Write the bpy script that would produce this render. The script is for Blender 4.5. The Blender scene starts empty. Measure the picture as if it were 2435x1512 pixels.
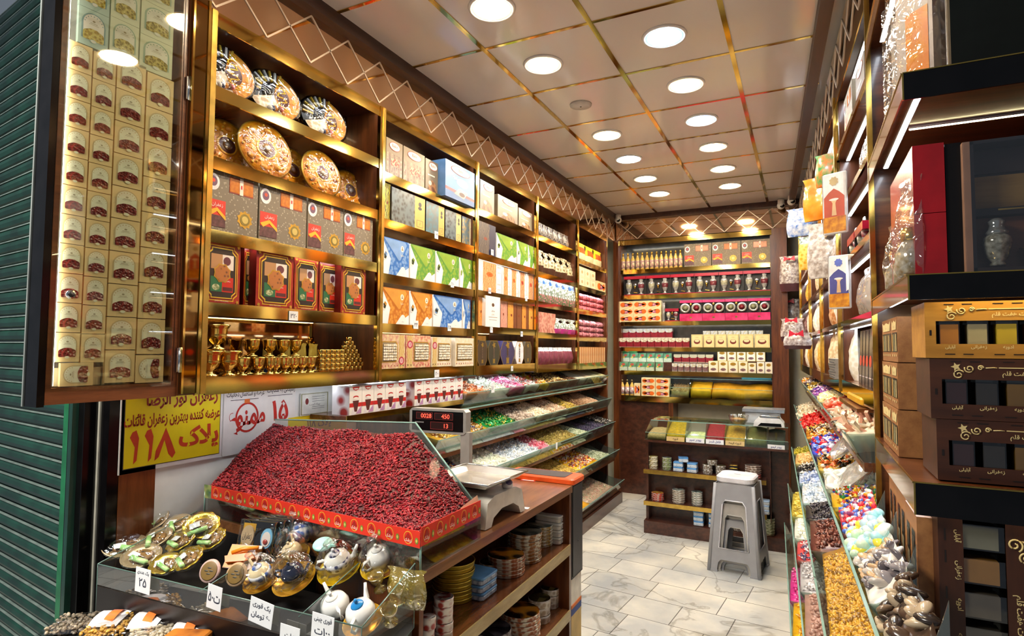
import bpy, math, random
import numpy as np
from mathutils import Vector, Matrix
SC = bpy.context.scene
COL = SC.collection
rnd = random.Random(7)
PI = math.pi
# ---------------------------------------------------------------- camera
F = 1397.77; YAW, PITCH, ROLL = .459407, .051989, .006128
fw = np.array([-math.sin(YAW)*math.cos(PITCH), math.cos(YAW)*math.cos(PITCH), math.sin(PITCH)])
_r = np.array([math.cos(YAW), math.sin(YAW), 0.]); _u = np.cross(_r, fw)
rt = _r*math.cos(ROLL)+_u*math.sin(ROLL); up = -_r*math.sin(ROLL)+_u*math.cos(ROLL)
EYE = np.array([0., 0., 1.5])
cam = bpy.data.cameras.new('camera'); co = bpy.data.objects.new('camera', cam); COL.objects.link(co)
co.matrix_world = Matrix(((rt[0], up[0], -fw[0], 0), (rt[1], up[1], -fw[1], 0), (rt[2], up[2], -fw[2], 1.5), (0, 0, 0, 1)))
cam.sensor_width = 36; cam.lens = F*36/2435; cam.clip_start = .02; SC.camera = co
SC.view_settings.view_transform = 'Standard'; SC.view_settings.look = 'None'
SC.view_settings.gamma = 1; SC.view_settings.exposure = 1.13; SC.view_settings.use_curve_mapping = False
SC.cycles.max_bounces = 8; SC.cycles.transparent_max_bounces = 24; SC.cycles.sample_clamp_indirect = 6
SC.cycles.caustics_reflective = False; SC.cycles.caustics_refractive = False
W = bpy.data.worlds.new('world'); SC.world = W; W.use_nodes = True
W.node_tree.nodes['Background'].inputs[0].default_value = (.62, .72, .85, 1)
W.node_tree.nodes['Background'].inputs[1].default_value = .10

def ray(px, py): return fw*F+rt*(px-1217.5)-up*(py-756)
def on(px, py, n, c):          # where the sight line meets the plane n.P = c
    d = ray(px, py); n = np.array(n, float); return EYE+d*((c-EYE@n)/(d@n))
def proj(P):
    P = np.array(P, float)-EYE; d = P@fw; return 1217.5+F*(P@rt)/d, 756-F*(P@up)/d
XL = -1.78
def yL(px, z, X=XL):           # depth along the left wall shown at this column
    lo, hi = .3, 9.
    for _ in range(40):
        m = (lo+hi)/2
        if proj((X, m, z))[0] < px: lo = m
        else: hi = m
    return lo
def xB(px, z, Y):              # position along a back plane shown at this column
    lo, hi = -3., 1.
    for _ in range(40):
        m = (lo+hi)/2
        if proj((m, Y, z))[0] < px: lo = m
        else: hi = m
    return lo

# ---------------------------------------------------------------- materials
def lin(h):
    if isinstance(h, str):
        h = h.lstrip('#'); c = [int(h[i:i+2], 16)/255 for i in (0, 2, 4)]
    else: c = h
    return tuple(x/12.92 if x <= .04045 else ((x+.055)/1.055)**2.4 for x in c)+(1,)
MC = {}
def mix(c, k): return tuple(min(1, max(0, v*k)) for v in c[:3])+(1,)
def M(col, rough=.5, metal=0, emit=0, var=.12, scale=18, bump=0, spec=.5, kind='noise', col2=None, stretch=None, coat=0, thr=None):
    key = (col, rough, metal, emit, var, scale, bump, spec, kind, col2, stretch, coat, thr)
    if key in MC: return MC[key]
    m = bpy.data.materials.new('finish'); m.use_nodes = True; nt = m.node_tree; b = nt.nodes['Principled BSDF']
    c = lin(col); N = nt.nodes.new; L = nt.links.new
    tc = N('ShaderNodeTexCoord'); mp = N('ShaderNodeMapping'); L(tc.outputs['Object'], mp.inputs[0])
    if stretch: mp.inputs['Scale'].default_value = stretch
    if kind == 'noise': t = N('ShaderNodeTexNoise'); t.inputs['Detail'].default_value = 3; out = t.outputs[0]
    elif kind == 'wood': t = N('ShaderNodeTexNoise'); t.inputs['Detail'].default_value = 6; t.inputs['Roughness'].default_value = .65; out = t.outputs[0]
    elif kind == 'cells': t = N('ShaderNodeTexVoronoi'); out = t.outputs['Distance']
    elif kind == 'chips': t = N('ShaderNodeTexVoronoi'); out = None
    elif kind == 'wave': t = N('ShaderNodeTexWave'); t.inputs['Distortion'].default_value = 9; t.inputs['Detail'].default_value = 2; out = t.outputs['Color']
    t.inputs['Scale'].default_value = scale; L(mp.outputs[0], t.inputs['Vector'])
    if kind == 'chips':
        sep = N('ShaderNodeSeparateColor'); L(t.outputs['Color'], sep.inputs[0]); out = sep.outputs[0]
    r = N('ShaderNodeValToRGB'); e = r.color_ramp.elements
    if col2 is None: c0, c1 = mix(c, 1-var), mix(c, 1+var)
    else: c0, c1 = c, lin(col2)
    e[0].color = c0; e[1].color = c1; e[0].position, e[1].position = (.35, .65) if thr is None else thr
    L(out, r.inputs[0]); L(r.outputs[0], b.inputs['Base Color'])
    b.inputs['Roughness'].default_value = rough; b.inputs['Metallic'].default_value = metal
    b.inputs['Specular IOR Level'].default_value = spec; b.inputs['Coat Weight'].default_value = coat
    b.inputs['Coat Roughness'].default_value = .08
    if emit:
        L(r.outputs[0], b.inputs['Emission Color']); b.inputs['Emission Strength'].default_value = emit
    if bump:
        bn = N('ShaderNodeBump'); bn.inputs['Strength'].default_value = bump; bn.inputs['Distance'].default_value = .01
        L(out, bn.inputs['Height']); L(bn.outputs[0], b.inputs['Normal'])
    MC[key] = m; return m
def glassy(tint, fac=.12, rough=.02, bump=0, scale=25, body=0, bodycol='ffffff', kf=.55):
    key = ('g', tint, fac, rough, bump, scale, body, bodycol, kf)
    if key in MC: return MC[key]
    m = bpy.data.materials.new('clear'); m.use_nodes = True; nt = m.node_tree; N = nt.nodes.new; L = nt.links.new
    for n in list(nt.nodes): nt.nodes.remove(n)
    o = N('ShaderNodeOutputMaterial'); tr = N('ShaderNodeBsdfTransparent'); tr.inputs[0].default_value = lin(tint)
    gl = N('ShaderNodeBsdfGlossy'); gl.inputs['Roughness'].default_value = rough
    lw = N('ShaderNodeLayerWeight'); lw.inputs[0].default_value = .35
    ma = N('ShaderNodeMath'); ma.operation = 'MULTIPLY_ADD'; ma.inputs[1].default_value = kf; ma.inputs[2].default_value = fac
    L(lw.outputs['Facing'], ma.inputs[0]); mx = N('ShaderNodeMixShader'); L(ma.outputs[0], mx.inputs[0])
    src = tr.outputs[0]
    if body:
        df = N('ShaderNodeBsdfDiffuse'); df.inputs[0].default_value = lin(bodycol); m2 = N('ShaderNodeMixShader'); m2.inputs[0].default_value = body
        L(tr.outputs[0], m2.inputs[1]); L(df.outputs[0], m2.inputs[2]); src = m2.outputs[0]
    L(src, mx.inputs[1]); L(gl.outputs[0], mx.inputs[2]); L(mx.outputs[0], o.inputs[0])
    if bump:
        t = N('ShaderNodeTexNoise'); t.inputs['Scale'].default_value = scale; tc = N('ShaderNodeTexCoord'); L(tc.outputs['Object'], t.inputs['Vector'])
        t.inputs['Detail'].default_value = 1.5; t.inputs['Distortion'].default_value = 1.2
        bn = N('ShaderNodeBump'); bn.inputs['Strength'].default_value = bump; bn.inputs['Distance'].default_value = .02
        L(t.outputs[0], bn.inputs['Height']); L(bn.outputs[0], gl.inputs['Normal'])
    MC[key] = m; return m
def emis(col, s):
    key = ('e', col, s)
    if key in MC: return MC[key]
    m = bpy.data.materials.new('lamp_light'); m.use_nodes = True; nt = m.node_tree
    for n in list(nt.nodes): nt.nodes.remove(n)
    o = nt.nodes.new('ShaderNodeOutputMaterial'); e = nt.nodes.new('ShaderNodeEmission'); e.inputs[0].default_value = lin(col); e.inputs[1].default_value = s
    nt.links.new(e.outputs[0], o.inputs[0]); MC[key] = m; return m
WOOD = M('45210f', .28, scale=5, kind='wood', col2='6e3c1c', stretch=(6, 6, .7), coat=.3)
WOODH = M('4a2612', .26, scale=5, kind='wood', col2='7c4825', stretch=(6, .7, 6), coat=.3)
WOODX = M('43200f', .3, scale=5, kind='wood', col2='6f3d1e', stretch=(.7, 6, 6), coat=.3)
WDARK = M('341a12', .3, scale=5, kind='wood', col2='552e20', stretch=(4, .6, 6), coat=.2)
GOLD = M('d6b35e', .08, 1, var=.1, scale=4)
GOLDB = M('d8b25a', .2, 1, var=.15, scale=30)
BRASS = M('d9b65e', .16, 1, var=.15, scale=40)
BRONZE = M('f2cba4', .05, 1, var=.06, scale=2)
BRMIR = M('8a6a3e', .04, 1, var=.1, scale=2)
BLACK = M('0a090a', .14, var=.3, spec=.3)
BLACKM = M('151213', .5, var=.3)
WHITE = M('efece6', .45, var=.04)
PAPER = M('eceef0', .7, var=.04)
INK = M('22283f', .8)
GEDK = M('5f7a72', .15, var=.15, scale=6)
GLASS = glassy('e8f4ee', .05)
GLEDGE = M('86aaa0', .15, var=.15, scale=6)
FILM = glassy('fafafa', .10, .08, .9, 30)
FILMW = glassy('f4f4f4', .16, .12, 1, 14, .22, 'f2f0ec')
CHROME = M('cfd2d4', .15, 1, var=.05)
GPRINT = M('c79b3b', .35, .6, var=.2)
CREAM = M('efdfb4', .5, var=.05)

# ---------------------------------------------------------------- mesh builder
class MB:
    def __init__(s): s.v = []; s.f = []; s.m = []; s.sm = []; s.mats = []
    def mi(s, mat):
        if mat not in s.mats: s.mats.append(mat)
        return s.mats.index(mat)
    def add(s, V, Fs, mat, smooth=False, xf=None):
        b = len(s.v)
        if xf is not None: V = [tuple(xf @ Vector(p)) for p in V]
        s.v += [tuple(p) for p in V]; k = s.mi(mat)
        for f in Fs: s.f.append(tuple(i+b for i in f)); s.m.append(k); s.sm.append(smooth)
        return s
    def box(s, x0, x1, y0, y1, z0, z1, mat, xf=None, front=None):
        V = [(x0, y0, z0), (x1, y0, z0), (x1, y1, z0), (x0, y1, z0), (x0, y0, z1), (x1, y0, z1), (x1, y1, z1), (x0, y1, z1)]
        return s.add(V, [(0, 3, 2, 1), (4, 5, 6, 7), (0, 1, 5, 4), (1, 2, 6, 5), (2, 3, 7, 6), (3, 0, 4, 7)], mat, xf=xf)
    def rbox(s, x0, x1, y0, y1, z0, z1, r, mat, n=3, smooth=True, xf=None):   # vertical edges rounded, top eased
        pts = []
        for cx, cy, a in ((x1-r, y1-r, 0), (x0+r, y1-r, 90), (x0+r, y0+r, 180), (x1-r, y0+r, 270)):
            for k in range(n+1):
                t = math.radians(a+90*k/n); pts.append((cx+r*math.cos(t), cy+r*math.sin(t)))
        cx, cy = (x0+x1)/2, (y0+y1)/2; q = min(r*.4, (z1-z0)*.2); sx = 1-q/max(1e-6, (x1-x0)/2); sy = 1-q/max(1e-6, (y1-y0)/2)
        ins = [(cx+(x-cx)*sx, cy+(y-cy)*sy) for x, y in pts]; n_ = len(pts)
        V = [(x, y, z0) for x, y in ins]+[(x, y, z0+q) for x, y in pts]+[(x, y, z1-q) for x, y in pts]+[(x, y, z1) for x, y in ins]
        Fs = [tuple(range(n_-1, -1, -1)), tuple(range(3*n_, 4*n_))]
        for l in range(3):
            for i in range(n_): j = (i+1) % n_; Fs.append((l*n_+i, l*n_+j, (l+1)*n_+j, (l+1)*n_+i))
        return s.add(V, Fs, mat, smooth and False, xf)
    def poly(s, pts, y, mat, xf=None):             # flat print on a front facing -y
        return s.add([(x, y, z) for x, z in pts], [tuple(range(len(pts)))], mat, xf=xf)
    def rect(s, x0, x1, z0, z1, y, mat, xf=None): return s.poly([(x0, z0), (x1, z0), (x1, z1), (x0, z1)], y, mat, xf)
    def disc(s, cx, cz, rx, rz, y, mat, n=20, xf=None, a0=0): return s.poly([(cx+rx*math.cos(a0+2*PI*k/n), cz+rz*math.sin(a0+2*PI*k/n)) for k in range(n)], y, mat, xf)
    def star(s, cx, cz, r, q, n, y, mat, xf=None): return s.poly([(cx+(r if k % 2 else r*q)*math.cos(PI*k/n), cz+(r if k % 2 else r*q)*math.sin(PI*k/n)) for k in range(2*n)], y, mat, xf)
    def ring(s, pts, k, y, mat, xf=None):          # frame between an outline and the outline scaled by k
        cx = sum(p[0] for p in pts)/len(pts); cz = sum(p[1] for p in pts)/len(pts); n = len(pts)
        kk = k if isinstance(k, tuple) else (k, k)
        V = [(x, y, z) for x, z in pts]+[(cx+(x-cx)*kk[0], y, cz+(z-cz)*kk[1]) for x, z in pts]
        return s.add(V, [(i, (i+1) % n, n+(i+1) % n, n+i) for i in range(n)], mat, xf=xf)
    def prism(s, pts, a0, a1, mat, axis='y', xf=None):   # outline in the other two axes, extruded along axis
        n = len(pts)
        def P(p, a): return (p[0], a, p[1]) if axis == 'y' else ((a, p[0], p[1]) if axis == 'x' else (p[0], p[1], a))
        V = [P(p, a0) for p in pts]+[P(p, a1) for p in pts]
        Fs = [tuple(range(n)), tuple(range(2*n-1, n-1, -1))]+[(i, n+i, n+(i+1) % n, (i+1) % n) for i in range(n)]
        return s.add(V, Fs, mat, xf=xf)
    def lathe(s, prof, mat, c=(0, 0, 0), n=16, smooth=True, xf=None, sx=1, sy=1):
        V = []; Fs = []; k = len(prof)
        for r, z in prof:
            for i in range(n): a = 2*PI*i/n; V.append((c[0]+r*sx*math.cos(a), c[1]+r*sy*math.sin(a), c[2]+z))
        for l in range(k-1):
            for i in range(n): j = (i+1) % n; Fs.append((l*n+i, l*n+j, (l+1)*n+j, (l+1)*n+i))
        if prof[0][0] > 1e-5: Fs.append(tuple(range(n-1, -1, -1)))
        if prof[-1][0] > 1e-5: Fs.append(tuple(range((k-1)*n, k*n)))
        return s.add(V, Fs, mat, smooth, xf)
    def tube(s, path, r, mat, n=8, smooth=True, xf=None, closed=False):
        P = [Vector(p) for p in path]; V = []; Fs = []; m = len(P)
        R = r if isinstance(r, (list, tuple)) else [r]*m
        for i, p in enumerate(P):
            a = P[(i-1) % m] if closed or i > 0 else P[i]; b = P[(i+1) % m] if closed or i < m-1 else P[i]
            t = (b-a).normalized(); u = t.cross(Vector((0, 0, 1)) if abs(t.z) < .9 else Vector((1, 0, 0))).normalized(); w = t.cross(u)
            for k in range(n): q = 2*PI*k/n; V.append(tuple(p+(u*math.cos(q)+w*math.sin(q))*R[i]))
        for i in range(m if closed else m-1):
            for k in range(n): j = (k+1) % n; i2 = (i+1) % m; Fs.append((i*n+k, i*n+j, i2*n+j, i2*n+k))
        if not closed: Fs += [tuple(range(n-1, -1, -1)), tuple(range((m-1)*n, m*n))]
        return s.add(V, Fs, mat, smooth, xf)
    def ell(s, c, r, mat, n=10, m=6, xf=None, smooth=True):
        prof = [(math.sin(PI*k/m), -math.cos(PI*k/m)) for k in range(m+1)]
        V = []; Fs = []
        V.append((c[0], c[1], c[2]-r[2]))
        for k in range(1, m):
            for i in range(n): a = 2*PI*i/n; V.append((c[0]+r[0]*prof[k][0]*math.cos(a), c[1]+r[1]*prof[k][0]*math.sin(a), c[2]+r[2]*prof[k][1]))
        V.append((c[0], c[1], c[2]+r[2])); T = len(V)-1
        for i in range(n): j = (i+1) % n; Fs.append((0, 1+j, 1+i)); Fs.append((T, 1+(m-2)*n+i, 1+(m-2)*n+j))
        for k in range(m-2):
            for i in range(n): j = (i+1) % n; Fs.append((1+k*n+i, 1+k*n+j, 1+(k+1)*n+j, 1+(k+1)*n+i))
        return s.add(V, Fs, mat, smooth, xf)
    def text(s, t, cx, cz, h, y, mat, w=None, bold=0, xf=None):
        V, Fs, tw, th = glyphs(t, bold)
        if not V: return s
        k = h/th; kx = k if w is None or tw*k <= w else w/tw
        return s.add([(cx+(x-tw/2)*kx, y, cz+(z-th/2)*k) for x, z in V], Fs, mat, xf=xf)
    def build(s, name, parent=None, loc=None, rz=None, **props):
        me = bpy.data.meshes.new(name); me.from_pydata(s.v, [], s.f)
        for m in s.mats: me.materials.append(m)
        me.polygons.foreach_set('material_index', s.m); me.polygons.foreach_set('use_smooth', s.sm); me.update()
        o = bpy.data.objects.new(name, me); COL.objects.link(o)
        if parent is not None: o.parent = parent
        if loc is not None: o.location = loc
        if rz is not None: o.rotation_euler[2] = rz
        for k, v in props.items(): o[k] = v
        return o
def tag(o, label, cat, group=None, kind=None):
    o['label'] = label; o['category'] = cat
    if group: o['group'] = group
    if kind: o['kind'] = kind
    return o
def empty(name, loc=(0, 0, 0), rz=0, label=None, cat=None, group=None):
    o = bpy.data.objects.new(name, None); COL.objects.link(o); o.location = loc; o.rotation_euler[2] = rz; o.empty_display_size = .05
    if label: tag(o, label, cat, group)
    return o
def dup(o, loc, rz=None, label=None, group=None, rot=None, scale=None):
    c = o.copy(); COL.objects.link(c); c.location = loc
    if rz is not None: c.rotation_euler = (0, 0, rz)
    if rot is not None: c.rotation_euler = rot
    if scale: c.scale = scale
    if label: c['label'] = label
    if group: c['group'] = group
    for ch in list(o.children):
        k = ch.copy(); COL.objects.link(k); k.parent = c
        for g in list(ch.children): q = g.copy(); COL.objects.link(q); q.parent = k
    return c
# Arabic letters to their joined forms, laid out from right to left
AR = {'ا': (0xFE8D, 2), 'آ': (0xFE81, 2), 'ب': (0xFE8F, 4), 'ت': (0xFE95, 4), 'ث': (0xFE99, 4), 'ج': (0xFE9D, 4), 'ح': (0xFEA1, 4), 'خ': (0xFEA5, 4), 'د': (0xFEA9, 2), 'ذ': (0xFEAB, 2),
      'ر': (0xFEAD, 2), 'ز': (0xFEAF, 2), 'س': (0xFEB1, 4), 'ش': (0xFEB5, 4), 'ص': (0xFEB9, 4), 'ض': (0xFEBD, 4), 'ط': (0xFEC1, 4), 'ظ': (0xFEC5, 4), 'ع': (0xFEC9, 4), 'غ': (0xFECD, 4),
      'ف': (0xFED1, 4), 'ق': (0xFED5, 4), 'ک': (0xFB8E, 4), 'گ': (0xFB92, 4), 'ل': (0xFEDD, 4), 'م': (0xFEE1, 4), 'ن': (0xFEE5, 4), 'ه': (0xFEE9, 4), 'و': (0xFEED, 2), 'ی': (0xFBFC, 4),
      'پ': (0xFB56, 4), 'چ': (0xFB7A, 4), 'ژ': (0xFB8A, 2), 'ئ': (0xFE89, 4)}
def shape(t):
    if not any(c in AR for c in t): return t
    t = t.replace('لا', '\u0001'); out = []
    for i, c in enumerate(t):
        pr = t[i-1] if i else ' '; nx = t[i+1] if i+1 < len(t) else ' '
        pj = pr in AR and AR[pr][1] == 4; nj = nx in AR or nx == '\u0001'
        if c == '\u0001': out.append(chr(0xFEFC if pj else 0xFEFB)); continue
        if c not in AR: out.append(c); continue
        b, k = AR[c]
        if k == 2: out.append(chr(b+(1 if pj else 0)))
        else: out.append(chr(b+(3 if pj and nj else 1 if pj else 2 if nj else 0)))
    s = ''.join(reversed(out)); res = ''; run = ''
    for ch in s:
        if ch in '۰۱۲۳۴۵۶۷۸۹0123456789': run = ch+run
        else: res += run+ch; run = ''
    return res+run
GL = {}
def glyphs(t, bold=0):
    if (t, bold) in GL: return GL[(t, bold)]
    c = bpy.data.curves.new('lettering', 'FONT'); c.body = shape(t); c.offset = bold; c.resolution_u = 3
    o = bpy.data.objects.new('lettering', c); me = bpy.data.meshes.new_from_object(o)
    V = [(v.co.x, v.co.y) for v in me.vertices]; Fs = [tuple(p.vertices) for p in me.polygons]
    bpy.data.objects.remove(o); bpy.data.meshes.remove(me); bpy.data.curves.remove(c)
    if not V: GL[(t, bold)] = ([], [], 1, 1); return GL[(t, bold)]
    a = np.array(V); lo = a.min(0); sz = a.max(0)-lo; V = [tuple(p) for p in (a-lo)]
    Fs = [f if sum((V[f[i]][0]*V[f[(i+1) % len(f)]][1]-V[f[(i+1) % len(f)]][0]*V[f[i]][1]) for i in range(len(f))) > 0 else f[::-1] for f in Fs]
    GL[(t, bold)] = (V, Fs, float(sz[0]), float(sz[1])); return GL[(t, bold)]
ORD = 'first second third fourth fifth sixth seventh eighth ninth tenth eleventh twelfth thirteenth fourteenth fifteenth sixteenth seventeenth eighteenth nineteenth twentieth'.split()
# ---------------------------------------------------------------- large light: arcade lamps over the street side, behind the photographer
ZC = 2.915
def area(name, loc, size, power, col, rot=(0, 0, 0)):
    l = bpy.data.lights.new(name, 'AREA'); l.shape = 'DISK'; l.size = size; l.energy = power; l.color = col
    o = bpy.data.objects.new(name, l); COL.objects.link(o); o.location = loc; o.rotation_euler = rot; return o
area('street_lamp_light', (-2.0, -.25, 3.0), 1.0, 62, (1, .93, .82))
area('street_lamp_light', (-2.9, -.6, 3.2), .4, 12, (.8, .9, 1))
# ---------------------------------------------------------------- setting
def S(o): o['kind'] = 'structure'; return o
def floor_mat():
    m = bpy.data.materials.new('marble_tiles'); m.use_nodes = True; nt = m.node_tree; N = nt.nodes.new; L = nt.links.new; b = nt.nodes['Principled BSDF']
    tc = N('ShaderNodeTexCoord'); mp = N('ShaderNodeMapping'); mp.inputs['Rotation'].default_value = (0, 0, math.radians(6)); L(tc.outputs['Object'], mp.inputs[0])
    br = N('ShaderNodeTexBrick'); br.inputs['Scale'].default_value = 1; br.inputs['Brick Width'].default_value = .42; br.inputs['Row Height'].default_value = .27
    br.inputs['Mortar Size'].default_value = .0028; br.offset = .5; br.squash = .7; br.squash_frequency = 2
    br.inputs['Color1'].default_value = lin('e6e4dc'); br.inputs['Color2'].default_value = lin('c8c8c4'); br.inputs['Mortar'].default_value = lin('6f6c66'); L(mp.outputs[0], br.inputs['Vector'])
    n = N('ShaderNodeTexNoise'); n.inputs['Scale'].default_value = 1.6; n.inputs['Detail'].default_value = 8; n.inputs['Distortion'].default_value = 1.0; L(mp.outputs[0], n.inputs['Vector'])
    r = N('ShaderNodeValToRGB'); e = r.color_ramp.elements; e[0].position = .48; e[0].color = (1, 1, 1, 1); e[1].position = .52; e[1].color = (1, 1, 1, 1)
    v = e.new(.5); v.color = lin('d2cfca'); L(n.outputs[0], r.inputs[0])
    n2 = N('ShaderNodeTexNoise'); n2.inputs['Scale'].default_value = 3; n2.inputs['Detail'].default_value = 4; L(mp.outputs[0], n2.inputs['Vector'])
    r2 = N('ShaderNodeValToRGB'); r2.color_ramp.elements[0].position = .35; r2.color_ramp.elements[1].position = .7; r2.color_ramp.elements[0].color = lin('c9ccd0'); r2.color_ramp.elements[1].color = lin('fffaf0'); L(n2.outputs[0], r2.inputs[0])
    a = N('ShaderNodeMixRGB'); a.blend_type = 'MULTIPLY'; a.inputs[0].default_value = 1; L(br.outputs[0], a.inputs[1]); L(r.outputs[0], a.inputs[2])
    c = N('ShaderNodeMixRGB'); c.blend_type = 'MULTIPLY'; c.inputs[0].default_value = 1; L(a.outputs[0], c.inputs[1]); L(r2.outputs[0], c.inputs[2])
    L(c.outputs[0], b.inputs['Base Color']); b.inputs['Roughness'].default_value = .3; return m
S(MB().box(-4.2, 1.6, -1.5, 6.6, -.05, 0, floor_mat()).build('floor'))
CEIL = M('e8ddd3', .12, var=.02, scale=2, spec=.5)
S(MB().box(-2.05, .75, .55, 6.45, ZC, ZC+.06, CEIL).build('ceiling'))
g = MB()
for x in (-1.33, -.804, -.278): g.box(x-.011, x+.011, .6, 6.1, ZC-.004, ZC+.001, GOLD)
for k in range(9):
    y = 1.833+.537*k-.537*1; 
    if y < 6.1: g.box(-1.78, .1, y-.008, y+.008, ZC-.0035, ZC+.001, GOLD)
g.box(-1.78, .2, .76-.008, .76+.008, ZC-.0035, ZC+.001, GOLD)
S(g.build('trim_1'))
BEAM = M('35201a', .4, scale=4, kind='wood', col2='4e3026', stretch=(6, .6, 6))
S(MB().box(-1.80, -1.735, .58, 6.1, ZC-.055, ZC, BEAM).build('trim_2'))
g = MB(); xf = Matrix.Rotation(math.atan(.052), 4, 'Z'); g.box(-.0, .05, .55, 6.2, ZC-.06, ZC, BEAM, xf=Matrix.Translation((.215, 0, 0)) @ xf); S(g.build('trim_3'))
S(MB().box(-1.8, .05, 6.04, 6.1, ZC-.05, ZC, BEAM).build('trim_4'))
# mirrored fascias with bevel lines in a diamond lattice
LINE = M('d8c2ae', .25, .3, var=.1)
def lattice(g, a, b, z0, z1, per, put):
    w = .0032; n = int((b-a)/per)+3
    for k in range(-2, n):
        for s in (1, -1):
            p0 = a+k*per; p1 = p0+s*per*1.0
            q = [(p0, z0), (p1, z1)]
            if min(p0, p1) < a-1e-6 or max(p0, p1) > b+1e-6: continue
            d = Vector((p1-p0, z1-z0)).normalized(); nx, nz = -d.y*w, d.x*w
            put(g, [(p0-nx, z0-nz), (p0+nx, z0+nz), (p1+nx, z1+nz), (p1-nx, z1-nz)])
def prismx(x): 
    def f(g, pts): g.prism(pts, x, x+.003, LINE, axis='x')
    return f
g = MB(); g.box(-1.83, -1.781, .62, 6.06, 2.645, ZC-.055, BRONZE)
for k in range(0, 9): pass
lattice(g, .647, 6.06, 2.66, ZC-.06, .2165, prismx(-1.781)); S(g.build('wall_left_fascia'))
g = MB(); g.box(-1.79, 0.02, 6.09, 6.14, 2.66, ZC-.05, BRONZE)
lattice(g, -1.76, -.02, 2.665, ZC-.055, .217, lambda g, p: g.prism(p, 6.087, 6.09, LINE, axis='y')); S(g.build('wall_back_fascia'))
UR = math.atan(.055)
def XR(Y, d=0): return .315-.055*Y+d
g = MB(); xf = Matrix.Translation((.315, 0, 0)) @ Matrix.Rotation(UR, 4, 'Z')
g.box(-.0, .05, 1.4, 6.15, 2.645, ZC-.055, BRONZE)
lattice(g, 1.4, 6.1, 2.66, ZC-.06, .2165, lambda g, p: g.prism(p, -.003, 0, LINE, axis='x')); o = S(g.build('wall_right_fascia')); o.matrix_world = xf
WALLW = M('e9eae6', .6, var=.03)
S(MB().box(-2.12, -2.0, 1.165, 6.5, 0, 2.95, WALLW).build('wall_left'))
S(MB().box(-2.1, .7, 6.36, 6.5, 0, 2.95, M('d8d2b8', .6, var=.04)).build('wall_back'))
o = S(MB().box(.36, .42, .6, 6.4, 0, 2.95, WOOD).build('wall_right')); o.matrix_world = Matrix.Translation((.315, 0, 0)) @ Matrix.Rotation(UR, 4, 'Z')
# shop front, left of the opening: wood facing, posts, shutter
S(MB().box(-2.0, -1.993, 1.166, 1.285, 0, 1.34, WOOD).build('trim_5'))
S(MB().box(-2.06, -1.996, 1.130, 1.164, 0, 2.95, BLACK).build('trim_6'))
S(MB().box(-2.10, -2.04, 1.125, 1.135, 0, 2.95, M('a9a79a', .6)).build('trim_7'))
S(MB().box(-2.14, -2.05, 1.085, 1.13, 0, 2.95, BLACK).build('trim_8'))
GREEN = M('0a3226', .4, var=.35, scale=9, coat=.15)
GREEN2 = M('14633c', .4, var=.2)
sh = empty('roller_shutter', (-2.06, 1.10, 0), math.radians(-7.5), 'closed dark green ribbed roller shutter of the neighbouring shop', 'shutter')
g = MB(); ns = 58
for k in range(ns):
    z = .02+k*.05
    pts = [(0, z), (-.012, z+.005), (-.018, z+.018), (-.016, z+.031), (-.006, z+.041), (0, z+.043), (0, z+.05), (.004, z+.05), (.004, z)]
    g.prism(pts, -2.2, -.11, GREEN, axis='x')
g.build('slat_curtain', sh)
g = MB()
for k in range(ns): g.box(-2.2, -.11, -.0125, -.002, .02+k*.05+.0405, .02+k*.05+.0445, M('6f7d77', .4, var=.2))
g.build('slat_edge', sh)
MB().box(-.13, -.045, -.02, .02, 0, 2.95, GREEN2).box(-.045, -.02, -.035, .02, 0, 2.95, GREEN).build('guide_rail', sh)
# back recess below the shelves
S(MB().box(-1.80, -1.22, 6.13, 6.17, 0, 1.0, WDARK).build('door_1'))
S(MB().box(-1.235, -1.19, 6.1, 6.36, 0, 1.0, WOOD).build('trim_9'))
# ---------------------------------------------------------------- ceiling fittings
WARM, COLD = 'ffe6c0', 'd6ecff'
LIGHTS = [(-1.135, 2.088, 0), (-.537, 2.62, 1), (-1.135, 2.626, 0), (-.537, 3.16, 0), (-.537, 3.695, 1), (-1.137, 3.695, 0), (-.537, 4.23, 0), (-1.137, 4.236, 1),
          (-.537, 4.775, 0), (-1.145, 4.79, 0), (-.54, 5.31, 0), (-1.145, 5.316, 0), (-.537, 1.55, 0), (-.537, 2.085, 0), (-1.135, 1.55, 0)]
dl = {}
for cold in (0, 1):
    e = empty('ceiling_downlight'); 
    MB().lathe([(.083, -.001), (.083, -.006), (.092, -.010), (.098, -.007), (.100, 0)], WHITE, n=32).build('rim', e)
    MB().lathe([(.0765, -.0063), (.083, -.0063), (.083, -.002)], emis('6aaeff' if cold else 'ffc878', 2.2), n=32).lathe([(.0, -.0065), (.0765, -.0065), (.0765, -.003)], emis(COLD if cold else WARM, 95 if cold else 85), n=32).build('diffuser', e); dl[cold] = e  # weak tinted outer ring paints a halo around the bright disc
rows = {}
used = set()
lightpos = sorted([l for l in LIGHTS if not (abs(l[0]+.537) < .01 and abs(l[1]-2.085) < .01)], key=lambda l: l[1])
lc = [0, 0]
for x, y, cold in lightpos:
    side = 0 if x < -.9 else 1
    lab = 'round %s ceiling downlight, %s from the street in the row nearer the %s shelves' % ('cool white' if cold else 'warm white', ORD[lc[side]], ('left', 'right')[side])
    lc[side] += 1
    if cold in used: o = dup(dl[cold], (x, y, ZC), label=lab)
    else: o = dl[cold]; o.location = (x, y, ZC); used.add(cold); o['label'] = lab
    o['category'] = 'ceiling light'; o['group'] = 'round downlights in the ceiling'
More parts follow.
